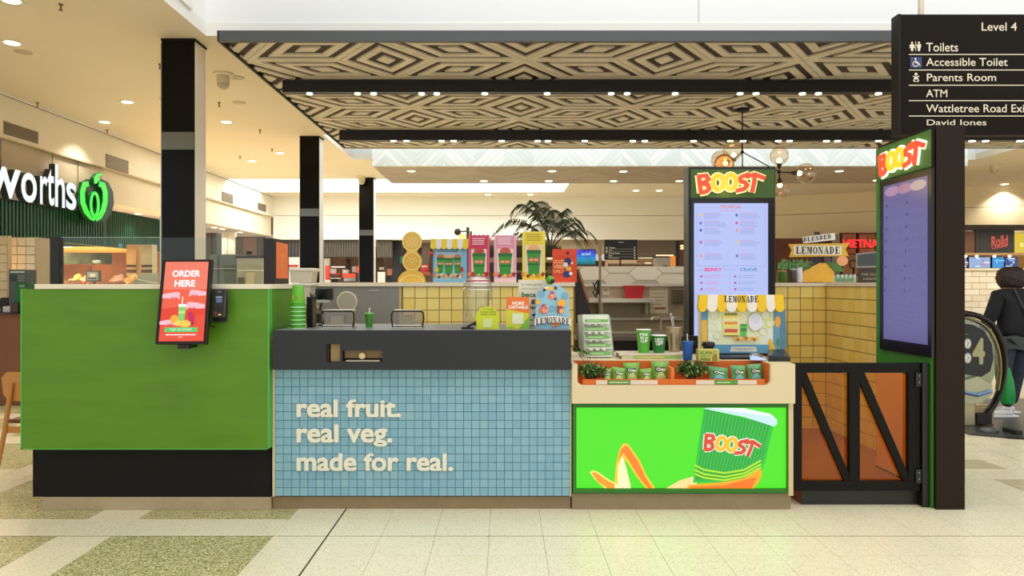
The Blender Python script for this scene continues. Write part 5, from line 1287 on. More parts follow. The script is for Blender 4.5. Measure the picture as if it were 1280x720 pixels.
for a, b, c_, n_, l in ((971,984,(70,110,30),'green_jar','short green-filled jar left of the lemon cut-out'), (987,995,(70,60,56),'dark_bottle','dark capped bottle between the green jar and lemon cut-out'), (996,1003,(226,226,226),'white_cup','white cup touching the left of the lemon cut-out')):
    cx_ = X((a+b)/2, sd-.04); r_ = (b-a)/2*sd/F; y0_ = {971:338, 987:336, 996:334}[a]
    t = T(n_, l, 'container', (cx_, sd-.04, BT))
    P('body', MB().lathe([(r_*.9,BT+.001),(r_,BT+.02),(r_,Z(y0_,sd)-.02),(r_*.8,Z(y0_,sd)-.012)], (cx_,sd-.04,0), 18), mat(c_, .35), t, smooth=True)
    P('lid', MB().lathe([(r_*.85,Z(y0_,sd)-.0115),(r_*.85,Z(y0_,sd)),(0,Z(y0_,sd)+.001)], (cx_,sd-.04,0), 18), mat((200,150,110) if a == 971 else (206,206,206), .35, metal=.2), t)
# small dark notice reading THE CLOSEST / LOCATED
t = T('closure_notice', 'dark brown notice lettered THE CLOSEST LOCATED left of the black totem', 'notice', (X(1090,6.6), 6.6, BT))
P('board', MB().pbox(1073, 1112, 335, 353.4, 6.6, .01), mat((52,40,26), .5), t)
P('foot', MB().box(X(1076,6.6), X(1110,6.6), 6.611, 6.66, BT+.001, BT+.01), mat((52,40,26), .5), t)
g = G(lambda a, b: at(a, b, 6.6), (0,-1,0)); g.text((176,160,120), 'THE CLOSEST', 1076.5, 341.5, 1106, 344.2, bold=.01); g.text((176,160,120), 'LOCATED', 1079, 347.2, 1099, 349.9, bold=.01); g.build('print', t, .5)
t = T('grey_screen', 'silver-framed grey screen standing behind the dark closure notice', 'screen', (X(1085,7.3), 7.3, 0))
P('frame', MB().prism([(X(a,7.3), Z(b,7.3)) for a, b in ((1071,317),(1098.5,314),(1098.5,334),(1071,334.6))], 7.3, 7.32), mat((150,150,146), .4), t)
P('glass', MB().prism([(X(a,7.3), Z(b,7.3)) for a, b in ((1072,318.5),(1097,315.8),(1097,332),(1072,332.6))], 7.295, 7.2995), mat((62,66,66), .25), t)
P('stand', MB().box(X(1080,7.3), X(1092,7.3), 7.301, 7.34, .002, Z(334.8,7.3)), mat((60,60,58), .4), t)
# ================================================================ BACKGROUND
# hanging directory sign, upper right
hd4 = 5.95
t = T('directory_sign', 'large black hanging directory sign headed Level 4 above the right totem', 'sign', tuple(at(1200,17,hd4)))
P('board', MB().box(X(1126,hd4), X(1320,hd4), hd4, hd4+.1, Z(168.5,hd4), Z(18,hd4)), mat((26,20,13), .5, spec=.1), t)
P('edge_channel', MB().box(X(1122.5,hd4), X(1126,hd4)-.001, hd4-.004, hd4+.104, Z(169,hd4), Z(17.5,hd4)), mat((28,24,20), .5, spec=.2), t)
P('hanger', MB().box(X(1152.5,hd4), X(1158,hd4), hd4+.03, hd4+.06, Z(18,hd4)+.001, 7.1), mat((214,200,176), .4), t)
ink = (226,214,188)
def ds(s, x0, y0, x1, y1):
    g = front(hd4); g.text(ink, s, x0, y0, x1, y1, bold=.006); g.build('lettering', t, .5)
ds('Level 4', 1227, 28, 1271, 38.5); ds('Toilets', 1157.5, 53.5, 1197.5, 64.5); ds('Accessible Toilet', 1157.5, 72.5, 1259.5, 82.5)
ds('Parents Room', 1158.5, 92, 1245, 101.5); ds('ATM', 1157.5, 112, 1184, 121.5); ds('Wattletree Road Exit', 1157.5, 130.5, 1286, 140.5); ds('David Jones', 1158.5, 149.5, 1233, 159)
g = front(hd4)
g.rects(ink, [(1136,y,1320,y+1.1) for y in (67.6,87,106,125.3,144.5)])
for x in (1140,1148.5): g.ell(ink, x, 53.6, 1.4); g.poly(ink, [(x-2.8,55.5),(x+2.8,55.5),(x+(3.2 if x < 1145 else 2),60.5),(x+1.4,60.5),(x+1.4,64),(x-1.4,64),(x-1.4,60.5),(x-(3.2 if x < 1145 else 2),60.5)])
g.rect(ink, 1144, 52, 1144.8, 64)
g.rect((40,60,110), 1137.5, 71.5, 1152, 85); g.ring(ink, 1144, 80, 3.2, 3.2, 1); g.ell(ink, 1144, 73.6, 1.2); g.stroke(ink, [(1144,75),(1144.4,79),(1148,79),(1149.5,82.5)], 1.1)
g.ell(ink, 1144.5, 93, 1.9); g.stroke(ink, [(1140.5,95.5),(1144.5,97),(1148.5,95.5)], 1.3); g.poly(ink, [(1142.8,96),(1146.2,96),(1147.5,99.5),(1141.5,99.5)]); g.stroke(ink, [(1142,99.5),(1141.5,101.5),(1144,102.4)], 1.3); g.stroke(ink, [(1147,99.5),(1147.5,101.5),(1145.2,102.4)], 1.3)
g.build('pictograms', t, .5)
# chandelier
chd = 9.58
hub = at(928,190,chd); top = at(928,136,chd); zt_ = SZ
t = T('chandelier', 'black rod chandelier with clear glass globes hanging behind the centre totem', 'chandelier', (hub.x, chd, SZ))
P('ceiling_plate', MB().lathe([(.09,SZ-.002),(.09,SZ-.02),(.02,SZ-.03),(0,SZ-.03)], (hub.x,chd,0), 20), m_black, t)
P('rod', MB().tube([(hub.x,chd,SZ-.03),(hub.x,chd,2.55)], .008, 8), m_black, t)
m_gl = thin_glass((250,238,220), .1, .03); m_amb = thin_glass((236,190,140), .12, .05)
hub2 = at(974,215,chd-.5); hub3 = at(918,199,chd+.2)
for hb in (hub, hub2, hub3): P('joint', MB().ball(hb, .022, 10, 8), m_black, t, smooth=True)
P('arm', MB().tube([hub, hub2], .007, 8), m_black, t); P('arm', MB().tube([hub, hub3], .007, 8), m_black, t)
for (px, py, r_, hb, dd, gm_) in ((916,188,12.5,hub3,0.1,m_gl),(901,200,12,hub3,.35,m_gl),(905,205,12.5,hub3,-.25,m_amb),(974,194.5,11.5,hub2,0,m_gl),(1007,217,13,hub2,0,m_gl),(975,238,12,hub2,.1,m_gl)):
    dd += chd-(.5 if hb is hub2 else 0); c_ = at(px, py, dd); R_ = r_*dd/F
    dr = (c_-hb).normalized(); neck = c_-dr*R_*.95
    P('arm', MB().tube([hb, neck-dr*.03], .007, 8), m_black, t)
    P('lamp_holder', MB().tube([neck-dr*.05, neck+dr*.01], [.02,.032], 12), mat((60,40,22), .35, metal=.5), t)
    gb_ = P('globe', MB().ball(c_, R_, 24, 16), gm_, t, smooth=True)
    P('bulb', MB().ball(neck+dr*.045, .032, 12, 8), mat((255,226,180), .4, emit=6), gb_, smooth=True)
# palm
pd_ = 9.4
base = at(684, 350, pd_); t = T('potted_palm', 'dark arching palm in a planter beyond the yellow counter posters', 'plant', (base.x, pd_, 0))
P('planter', MB().lathe([(.2,.002),(.26,.5),(.24,.5),(.22,.42),(0,.42)], (base.x,pd_,0), 24), mat((70,66,60), .5), t, smooth=True)
m_leaf = mat((30,48,26), .5); m_leaf2 = mat((44,66,36), .5)
for k in range(3): P('stem', MB().tube([(base.x-.04+.04*k, pd_, .42), (base.x-.06+.06*k, pd_+.03*k, 1.0), (base.x-.08+.09*k, pd_, 1.6)], [.03,.022,.014], 8), mat((60,56,34), .6), t, smooth=True)
def frond(p0, p1, p2, p3, n=24, ll=.26, droop=.6):
    P0, P1, P2, P3 = (Vector(p) for p in (p0,p1,p2,p3))
    def B(u): return P0*(1-u)**3+P1*3*u*(1-u)**2+P2*3*u*u*(1-u)+P3*u**3
    mb = MB(); mb.tube([B(k/12) for k in range(13)], [.009*(1-k/14) for k in range(13)], 5)
    for k in range(n):
        u_ = .28+.72*k/(n-1); c_ = B(u_); tn = (B(min(1,u_+.02))-B(u_-.02)).normalized()
        side = tn.cross(Vector((0,0,1))).normalized(); L_ = ll*math.sin(math.pi*min(1,.2+.75*u_))*random.uniform(.85,1.1)
        for s_ in (1,-1):
            d1 = (side*s_*.75+tn*.55+Vector((0,0,.25))).normalized(); m1 = c_+d1*L_*.5; e1 = c_+d1*L_*.85+Vector((0,0,-droop*L_*.7)); w_ = tn*.007+Vector((0,0,.004))
            mb.add([c_-w_*.4, c_+w_*.4, m1+w_, m1-w_, e1], [(0,1,2,3),(3,2,4)], k % 2)
    P('frond', mb, [m_leaf, m_leaf2], t, kind='stuff')
cr = at(688, 318, pd_)
for (a, b, yy, h1) in ((612,300,0,262),(640,275,-.3,246),(668,254,.4,250),(650,296,.5,268),(704,268,.3,258),(735,298,-.1,262),(748,318,.4,272),(722,306,-.5,270),(700,290,.6,262),(628,312,.3,280),(664,270,-.5,258),(738,330,-.3,276)):
    e_ = at(a, b, pd_+yy); m1 = cr.lerp(Vector((cr.x+(e_.x-cr.x)*.15, cr.y+yy*.3, Z(h1+22, pd_))), 1); m2 = Vector((cr.x+(e_.x-cr.x)*.6, pd_+yy*.7, Z(h1, pd_)))
    frond(cr, m1, m2, e_, 22, .36)
# wall lamp post left of palm
wd = 9.0
t = T('lamp_post', 'slim timber post with small dark and amber ball lamps behind the crimson poster', 'lamp', (X(585.5,wd), wd, 0))
P('post', MB().box(X(583,wd), X(586.5,wd), wd, wd+.04, .002, Z(284,wd)), mat((70,58,40), .5), t); P('post', MB().box(X(587,wd), X(590,wd), wd, wd+.04, .002, Z(289,wd)), mat((120,90,56), .5), t)
P('arm', MB().tube([at(583,289,wd+.02), at(575,289.5,wd)], .008, 6), m_black, t)
P('ball', MB().ball(at(572,290,wd), .042, 16, 10), mat((74,64,52), .3, metal=.5), t, smooth=True)
P('lit_shade', MB().ball(at(578,295.5,wd), .04, 16, 10, sc=(1.2,1,.7)), mat((255,200,110), .4, emit=1.5), t, smooth=True)

# supermarket sign letters on the left facade
sx = LX+.02
def wallG(xx, base=.001): return G(lambda a, b: (lambda d_: Vector((xx, d_, EYE-(b-VY)*d_/F)))(xx*F/(a-VX)), (1,0,0), base=base)
def perspy(a, y0, y1, a0=8, a1=88):  return 0
t = T('supermarket_sign', 'large white raised supermarket letters ending in worths on the left facade', 'sign', (sx, 10.3, 2.7))
zx0 = 2.615; zx1 = zx0+.40
def lett(s, pa, pb, za, zb, th=.09):
    da, db = sx*F/(pa-VX), sx*F/(pb-VX)
    g = G(lambda a, b: Vector((sx, a, b)), (1,0,0), base=.001)
    g.side = (60,66,62); v, f = text_geo(s, .016); ax = min(q_[0] for q_ in v); bx = max(q_[0] for q_ in v); ay = min(q_[1] for q_ in v); by = max(q_[1] for q_ in v)
    g._put((240,246,250), [(da+(db-da)*(a-ax)/(bx-ax), za+(zb-za)*(b-ay)/(by-ay)) for a, b in v], f, th)
    g.build('letter', t, .4, emits={(240,246,250): 1.0})
for s, pa, pb, hi in (('l',-88,-80,.6),('w',-140,-92,.4),('o',-78,-48,.4),('w',-27,17.5,.4),('o',18,38,.4),('r',42,51.5,.4),('t',51,60,.53),('h',61,73.5,.62),('s',75,88,.4)):
    lett(s, pa, pb, zx0-(.01 if s in 'os' else 0), zx0+hi)
# apple-like emblem in glowing green
t = T('apple_emblem', 'glowing green rounded apple emblem with leaf beside the supermarket letters', 'emblem', (sx, 11.8, 2.75))
ag = G(lambda a, b: Vector((sx, a, b)), (1,0,0), base=.001)
def apx(px, py, q=sx+.16): d_ = q*F/(px-VX); return (d_, EYE-(py-VY)*d_/F)
def aring(cx_, cy_, rx1, ry1, w_):
    pts = [(cx_+rx1*math.cos(2*math.pi*k/28), cy_+ry1*math.sin(2*math.pi*k/28)) for k in range(28)]
    return pts
ca, cb = apx(117.5, 252); 
def gpoly(pts, th, key): 
    g = G(lambda a, b: Vector((sx, a, b)), (1,0,0), base=.001 if key == 'd' else .1); return g
backp = [apx(x, y, sx) for x, y in ((100,228),(107,224),(114,228),(120,224),(128,228),(134,240),(135,255),(131,268),(124,277),(112,277),(102,271),(96,258),(95,242))]
P('backing', MB().prism([(a, b) for a, b in backp], sx+.002, sx+.10, axis='x'), mat((10,60,30), .5), t)
EM = mat((20,240,50), .4, emit=.9)
def tube_ring(pts, w_, th=.05, closed=True, name='glowing_band'):
    g = G(lambda a, b: Vector((sx+.11, a, b)), (1,0,0), base=.001)
    q_ = [apx(x, y, sx+.16) for x, y in pts]; v, f = ribbon(q_, w_, closed); g._put((20,240,50), v, f, th); P(name, g.mb, EM, t)
def pxband(name, pts, w_, closed=False, th=.05, kind='r'):
    g = G(lambda a, b: (lambda q: Vector((sx+.11, q[0], q[1])))(apx(a, b)), (1,0,0), base=.001); g.side = (8,90,36)
    if kind == 'e': g.poly((20,240,50), pts, th)
    else:
        v, f = ribbon(pts, w_, closed); g._put((20,240,50), v, f, th)
    g.build(name, t, .4, emits={(20,240,50): .95})
pxband('glowing_band', [(111,230),(105.5,230.5),(103,240),(103.5,253),(107.5,264),(113.5,271),(119,274)], 6.4)
pxband('glowing_band', [(123.5,230),(128.5,231),(131.5,240),(131.5,252),(129,263),(124.5,271),(119,274)], 6.4)
pxband('glowing_loop', circ(117.5,255.5,4.6,14.5,20), 3.6, True, th=.06)
pxband('glowing_leaf', [(117,230),(116.5,222),(120,217.5),(127.5,216),(127,219),(122.5,220),(124,225),(120,229.5)], 0, th=.06, kind='e')
# ribbed dark green fascia
gz0, gz1 = Z(295,1)*1, 0
fz1_ = EYE+.1714*6.62; fz0_ = EYE+.0968*6.62
t = T('green_fascia', 'dark green ribbed fascia band under the supermarket letters', 'fascia', (LX, 10, fz0_))
P('backing', MB().box(LX-.16, LX-.03, 5, 12.3, fz0_, fz1_-.005), mat((12,52,34), .6), t)
P('backing', MB().box(LX-.9, LX-.75, 12.43, 17, EYE+.0968*7.35, 2.86), mat((12,52,34), .6), t)
mb = MB(); y = 5.02
while y < 12.28: mb.box(LX-.03, LX-.005, y, y+.045, fz0_, fz1_-.005); y += .075
y = 12.45
while y < 17: mb.box(LX-.75, LX-.725, y, y+.045, EYE+.0968*7.35, 2.86); y += .075
P('ribs', mb, mat((18,72,46), .5), t, kind='stuff')
P('return', MB().box(LX-.9, LX-.05, 12.31, 12.42, fz0_, 2.60), mat((12,52,34), .6), t)
# tiled pillar of the supermarket
pw0, pw1, pdp = X(10.5,9.9), X(44,9.9), 9.9
t = T('tiled_pillar', 'cream tiled pillar with dark green bands at the left picture edge', 'pillar', ((pw0+pw1)/2, pdp, 0))
P('core', MB().box(pw0, pw1, pdp, pdp+.4, .002, fz0_-.002), mat((170,156,128), .7), t)
t1 = mat((240,236,220), .3); t2 = mat((26,44,24), .3); nzz = 18; hgt = fz0_-.01; hh_ = hgt/nzz
for j in range(nzz):
    z = j*hh_+.004
    band = nzz-1-j in (7, 9, 10, 12)
    for i_ in range(1 if band else 3):
        w_ = (pw1-pw0)/(1 if band else 3); mb = bt(MB(), pw0+i_*w_, z, w_, hh_, y=pdp-.01, g=.004, c=.002)
        P('tile', mb, t2 if band else t1, t)
t = T('tiled_pillar', 'second cream tiled pillar cut off by the left picture edge', 'pillar', (X(-20,9.6), 9.6, 0))
P('core', MB().box(X(-40,9.6), X(9.5,9.6), 9.6, 9.68, .002, fz0_-.002), mat((190,170,134), .7), t)
for j in range(nzz):
    band = nzz-1-j in (7, 9, 10, 12)
    P('tile', bt(MB(), X(-30,9.6), j*hh_+.004, X(9.5,9.6)-X(-30,9.6), hh_, y=9.588, g=.004, c=.002), t2 if band else mat((214,196,156), .3), t)
t = T('grey_equipment', 'grey keypad till equipment in front of the tiled pillar', 'till', (X(22,9.3), 9.3, 1.12))
P('cabinet', MB().pbox(11, 33, 337, 392, 9.3, .2), mat((70,80,78), .4), t)
g = front(9.3); g.rects((120,130,124), [(23+k % 3*3, 344+k//3*3, 25+k % 3*3, 346+k//3*3) for k in range(9)]); g.rect((40,50,54), 13, 343, 21, 352); g.rect((190,200,196), 13, 339, 31, 341); g.build('keypad', t, .4)
t = T('green_bin', 'small dark green box beside the grey till equipment', 'box', (X(26,9.2), 9.2, 1.12))
P('body', MB().pbox(18, 34, 353, 391, 9.1, .15), mat((14,84,44), .45), t, bevel=.01)
g = front(9.1); g.text((200,220,200), 'WOW', 24, 356, 31, 359); g.build('badge', t, .5)
t = T('brown_counter', 'brown timber service counter at the left picture edge behind the wooden chair', 'counter', (X(0,9.05), 9.05, 0))
P('front_panel', MB().box(X(-90,9.05), X(40,9.05), 9.05, 9.57, .002, Z(394,9.05)), mat((112,66,36), .45, noise=.1, nscale=2), t)
P('top', MB().box(X(-92,9.05), X(41,9.05), 9.02, 9.575, Z(394,9.05)+.001, Z(392,9.05)), mat((70,40,24), .4), t)
for k, (a, b, c_, d_, cc, l) in enumerate(((0,10,372,392,(20,18,18),'black slip printer on the brown counter'), (3,17,383,391,(200,200,196),'small white gadget on the brown counter'), (12,22,378,392,(60,40,30),'dark brown box beside the white gadget'))):
    o = P(('slip_printer','white_gadget','brown_box')[k], MB().pbox(a, b, c_, d_-.3, (9.35,9.2,9.06)[k], (.12,.1,.03)[k]), mat(cc, .4), bevel=.01); tag(o, l, ('printer','gadget','box')[k])

# wooden chair
m_wd = mat((206,140,70), .45, noise=.08, nscale=4)
t = T('wooden_chair', 'light wooden cafe chair tucked behind the left end of green counter', 'chair', (-3.45, 5.85, 0))
bpt = []
yb = 5.6
xa, xb = X(2,yb), X(2,yb)+.46
for (a, b) in ((0,.0),(.0,1)): pass
pts = [(xa+.05,.60),(xb-.05,.60),(xb-.01,.66),(xb,.78),(xb-.04,.815),(xa+.04,.815),(xa,.78),(xa+.01,.66)]
P('backrest', MB().prism(pts, yb, yb+.022), m_wd, t, bevel=.006)
for x0, x1 in ((xa+.085, xa-.0), (xb-.085, xb+.0)):
    P('leg', MB().tube([(x0, yb-.015, .74), (x0-.4*(x0-x1), yb-.03, .42), (x1, yb-.07, .003)], [.016,.019,.013], 10), m_wd, t, smooth=True)
    P('leg', MB().tube([(x0, yb+.42, .43), (x1, yb+.46, .003)], [.018,.013], 10), m_wd, t, smooth=True)
P('seat', MB().box(xa+.03, xb-.03, yb+.02, yb+.46, .425, .455), mat((120,70,36), .5), t, bevel=.012)
P('seat_frame', MB().box(xa+.06, xb-.06, yb-.03, yb-.005, .36, .41).box(xa+.06, xb-.06, yb+.41, yb+.435, .36, .41), m_wd, t)

# supermarket interior seen over the green counter
t = T('supermarket_interior', 'warm lit supermarket back wall and ceiling seen over the green counter', 'shop interior', (-9, 15, 0))
P('back_wall', MB().box(-12.5, LX-.95, 17.1, 17.2, .002, 2.8), mat((120,74,44), .7, noise=.3, nscale=1.5), t)
P('side_wall', MB().box(-12.6, -12.5, 9, 17.1, .002, 2.8), mat((150,100,60), .7, noise=.2), t)
P('ceiling_panel', MB().box(-12.5, LX-.2, 9, 12.3, 2.22, 2.28).box(-12.5, LX-.95, 12.45, 17.1, 2.22, 2.28), mat((226,176,110), .6), t)
P('light_strip', MB().box(-10.5, LX-1.3, 10.6, 10.68, 2.19, 2.218).box(-10.5, LX-1.6, 14, 14.08, 2.19, 2.218), mat((255,216,150), .4, emit=5), t)
P('dark_header', MB().box(-11, X(62,12.9), 12.9, 13, Z(329,12.9), Z(316,12.9)), mat((34,18,12), .5), t)
l = area('shop_glow', (-9, 12.6, 2.15), 3, 5, 700, (1,.8,.55))
P('leafy_display', MB().box(X(75,12.6), X(132,12.6), 12.6, 12.8, Z(330,12.6), Z(316,12.6)), mat((66,70,40), .7, noise=.6, nscale=9), t)
def crate(px0, px1, py0, cols, lab, d_=12.0):
    x0, x1 = X(px0,d_), X(px1,d_); zt2 = Z(py0,d_)
    t = T('produce_crate', lab, 'crate', ((x0+x1)/2, d_, 0), 'produce crates in the supermarket')
    P('stand', MB().box(x0, x1, d_, d_+.5, .002, zt2-.32), mat((60,36,22), .6), t)
    P('tray', MB().box(x0, x1, d_-.02, d_, zt2-.33, zt2-.12).box(x0, x1, d_, d_+.5, zt2-.319, zt2-.28), mat((120,76,44), .6), t)
    mb = MB()
    for k in range(46):
        mb.ball((random.uniform(x0+.04,x1-.04), d_+.03+random.uniform(0,.45), 0), .04, 8, 6, mi=random.randrange(len(cols)))
        n_ = 8*7; yy = mb.v[-1][1]; 
        for q_ in range(len(mb.v)-n_, len(mb.v)): mb.v[q_] = (mb.v[q_][0], mb.v[q_][1], mb.v[q_][2]+zt2-.24+(yy-d_)*.45)
    P('fruit', mb, [mat(c_, .45) for c_ in cols], t, smooth=True, kind='stuff')
crate(44, 63, 342, [(176,160,60),(130,120,40),(210,190,90)], 'produce crate of olive green fruit beside the tiled pillar')
crate(75, 88, 341, [(200,206,90),(160,190,60),(226,214,120)], 'produce crate of pale green fruit right of the black glass post')
crate(88.5, 102, 341, [(240,150,50),(226,110,50),(250,214,160)], 'produce crate of orange fruit right of the pale green one')
crate(125, 142, 343, [(226,130,100),(206,90,70),(240,180,150)], 'produce crate of pink fruit right of the scale')
crate(143, 157, 343, [(236,170,90),(226,150,70),(246,206,140)], 'produce crate of peach coloured fruit near the two tan pillars')
d_ = 11.6
t = T('hanging_scale', 'grey produce scale with white dome lamp above in the supermarket', 'scale', (X(115,d_), d_, 0))
P('pole', MB().box(X(114,d_), X(116,d_), d_+.05, d_+.08, .002, Z(338,d_)), mat((60,60,60), .4), t)
P('display', MB().pbox(107, 124.5, 338, 352, d_, .05), mat((80,84,84), .4), t)
g = front(d_); g.rect((150,160,164), 109, 340, 122.5, 350); g.rect((226,230,232), 112.5, 342, 119, 346); g.rect((60,70,80), 110, 347, 121, 349); g.build('readout', t, .3)
P('lamp', MB().ball(at(121,327,d_), .055, 14, 8, sc=(1.1,1,.5)), mat((214,220,216), .3), t, smooth=True)
P('lamp_arm', MB().tube([at(121,327,d_+.02), at(113,333,d_+.05), at(114,339,d_+.06)], .01, 6), mat((50,46,44), .4), t)
for a, b, l_ in ((158,170,'tan tiled pillar deep in the supermarket, left one of the pair'), (176.5,190,'paler tiled pillar deep in the supermarket, right one of the pair')):
    d_ = 13.4; t = T('inner_pillar', l_, 'pillar', (X((a+b)/2,d_), d_, 0))
    P('core', MB().box(X(a,d_), X(b,d_), d_, d_+.2, .002, 2.21), mat((214,166,104) if a < 170 else (196,180,146), .6), t)
    for y0, y1 in ((331,334),(337,341),(344,346)): P('band', MB().pbox(a, b, y0, y1, d_-.01, .009), mat((80,56,30), .5), t)
d_ = 12.62
t = T('white_shelving', 'pale angled shelving in the supermarket left of the order screen', 'shelf', (X(178,d_), d_, 0))
P('unit', MB().add([at(158,344,d_),at(198,341,d_+.3),at(198,466,d_+.3),at(158,463.5,d_),at(158,344,d_+.3),at(198,341,d_+.5),at(198,465,d_+.5),at(158,461.5,d_+.3)], [(0,1,2,3)[::-1],(4,5,6,7),(0,1,5,4),(1,2,6,5),(3,0,4,7)]), mat((176,176,156), .5), t)
P('rail', MB().tube([at(160,347,d_-.03), at(196,354,d_+.2)], .012, 6), mat((214,214,200), .4), t)

# shops between near column and middle column
def panel(name, label, cat, a, b, c_, d2, d_, col, th=.1, parts=(), emit=0, floor_=True):
    t = T(name, label, cat, (X((a+b)/2,d_), d_, 0 if floor_ else Z(d2,d_)))
    P('body', MB().box(X(a,d_), X(b,d_), d_, d_+th, .002 if floor_ else Z(d2,d_), Z(c_,d_)), mat(col, .5, emit=emit), t)
    for k, pt in enumerate(parts):
        nm, x0, y0, x1, y1, cc = pt[:6]; P(nm, MB().pbox(x0, x1, y0, y1, d_-.02, .019), mat(cc, .45, emit=pt[6] if len(pt) > 6 else 0), t)
    return t
panel('dark_cabinet', 'dark grey cabinet just right of the near column', 'cabinet', 257, 271, 291, 356, 17.0, (62,64,66), .3, (('door_gap',264,293,264.6,356,(30,30,30)),))
panel('white_partition', 'white partition with slim vertical rail behind the glass guard', 'partition', 271.2, 294, 290.5, 356, 18.6, (214,210,196), .1, (('rail',277,292,278.2,320,(240,240,236)),('panel_joint',284,292,284.5,356,(180,176,160))))
panel('grey_cooler', 'grey cooler cabinet below the white partition', 'cooler', 262, 295, 318, 356, 12.5, (96,104,102), .5, (('lid_line',263,335,294.5,336.3,(150,156,152)),('panel_joint',272,320,272.4,356,(60,66,66))))
panel('picture_board', 'dark board with faded brown picture left of the orange advert', 'board', 294.2, 331.5, 296, 356, 16.5, (58,58,60), .1, (('picture',304,297,321,319,(96,72,62)),('picture_light',308,314,315,318,(196,170,140))))
t = panel('glass_display', 'pale glass display cabinet with white bag inside beside the advert box', 'cabinet', 296, 333, 321, 356, 10.5, (206,200,180), .4, (('top_rail',294,320,333,322.5,(40,40,40)),('inner_shelf',297,337,332,339,(246,238,220)),('white_bag',308,340,318,356,(240,224,186)),('grey_base',297,347,305,356,(120,116,104))))
panel('ribbed_valance', 'dark ribbed valance left of the middle column', 'valance', 345, 373.5, 299.7, 321, 21.36, (66,62,60), .1, [('rib',345+k*4,300,347.5+k*4,320.5,(88,84,80)) for k in range(7)], floor_=False)
panel('white_shop_wall', 'white shop wall with red stripe left of the middle column', 'wall', 343, 375, 321.5, 360, 21.0, (226,216,206), .1, (('red_stripe',360,331,372.5,333.5,(190,60,44)),))
panel('ribbed_valance', 'dark ribbed valance between the middle and farthest columns', 'valance', 404.5, 449, 299.7, 321.5, 21.36, (66,58,50), .1, [('rib',405+k*3.15,300,407+k*3.15,321,(88,80,68)) for k in range(14)], floor_=False)
panel('ribbed_valance', 'dark ribbed valance just right of the farthest column', 'valance', 471, 490.5, 299.7, 322, 21.36, (70,62,48), .1, [('rib',471.5+k*3.1,301.5,473.4+k*3.1,321.6,(92,84,66)) for k in range(6)], floor_=False)
def shop(name, label, a, b, d_, col, items, top=322):
    t = T(name, label, 'shop', (X((a+b)/2,d_), d_+.6, 0))
    P('rear_wall', MB().box(X(a,d_), X(b,d_), d_+1.2, d_+1.3, .002, Z(top-4,d_)), mat(col, .6), t)
    for nm, x0, y0, x1, y1, cc, *e in items:
        dd = d_+.4+random.uniform(0,.5); P(nm, MB().pbox(x0, x1, y0, y1, dd, .15), mat(cc, .5, emit=e[0] if e else 0), t)
    return t
shop('red_shop', 'shop with red shelves and white packs between the two black columns', 404, 450, 21.0, (120,92,72),
     [('white_pillar',405,323,411.5,357,(232,226,214)),('red_banner',406.5,332,411,350,(206,70,50)),('counter',408,350,412.5,357,(226,190,180)),('light_panel',413,336,419,342,(250,220,196),.6),('red_shelf',413,341,424,344,(196,60,40)),('shelf',413,347,425,348.5,(226,216,200)),
      ('dark_goods',414,344.5,423,347,(40,40,40)),('dark_goods',414,349,421,356,(30,28,30)),('pole',432.5,323,437,337,(40,22,22)),('red_shelf',428,342,444,347,(214,70,36)),('white_packs',428,337,435,341.5,(226,224,216)),('white_packs',430,347.5,443,351.5,(220,224,224)),('table',429,352,444,357,(40,22,18)),
      ('white_packs',440,333,444.5,340,(246,214,196),.4),('red_stack',445,333,449,341,(196,70,50)),('dark_door',445.5,342,449,357,(30,30,60)),('strip_light',414,333.2,430,334,(255,236,200),2.5)])
shop('toy_shop', 'dim shop with pink bag and black bin left of the citrus cut-out', 471, 600, 21.0, (96,80,64),
     [('white_figure',472,340,481,356,(226,206,190)),('pink_bag',473,346,480,354,(226,110,100)),('red_roof',470.5,352,480,357,(206,60,44)),('black_bin',481,345,497,357,(34,36,38)),('light_panel',474,334,479,337,(250,224,190),.5),('stack',484,336,490,344,(206,120,90)),
      ('dark_column',491,298,503,357,(24,26,26)),('shelf_box',526,329,536,340,(200,60,50)),('light_panel',527,332,534,334,(250,240,220),.6),('shelf',526,340,538,344,(150,70,50)),('green_tag',500,320,508,329,(20,90,70)),('brown_panel',527,304,537,330,(84,64,48))], 318)
shop('dark_shop', 'dark shop interior behind the tall cup posters', 600, 700, 21.0, (44,34,28),
     [('timber_panel',612,322,690,328,(110,86,62)),('shelf',640,338,690,341,(90,74,56)),('timber_box',684,333,692,350,(96,70,46)),('glow',684,322,692,324,(255,230,190),1.5)], 308)
# bulkhead and timber band beyond: middle to right
t = T('tan_bulkhead', 'tan lowered shopfront band behind the palm and blue screen', 'fascia', (X(680,21.3), 21.4, 2.2))
P('band', MB().box(X(702,21.4), X(760,21.4), 21.4, 21.5, Z(322,21.4), Z(298,21.4)), mat((170,150,122), .6), t)
t = T('blue_screen', 'bright blue gradient screen right of the orange poster', 'screen', (X(733,13), 13, 0))
P('casing', MB().pbox(719, 744.5, 311.5, 331.5, 13, .06), mat((20,20,30), .3), t)
P('pole', MB().box(X(731,13), X(733,13), 13.02, 13.05, .002, Z(331.5,13)), mat((40,40,40), .4), t)
g = front(13)
for k in range(6): g.rect([(60,60,220),(30,90,226),(16,120,226),(20,150,214),(24,150,176),(20,120,130)][k], 720.5, 312.5+k*3, 744, 312.5+k*3+3.05)
g.poly((120,70,220), [(719.8,312),(728,312),(719.8,316)]); g.text((214,236,255), 'travel', 727, 315.5, 738, 319.5, bold=.02, slope=-.6); g.build('display', t, .3, emit=.9)
t = T('small_directory', 'small black directory board on a pole right of the steel post', 'sign', (X(776,14.5), 14.5, 2))
P('board', MB().pbox(755.8, 796.5, 299.5, 324.5, 14.5, .06), mat((16,14,12), .4), t)
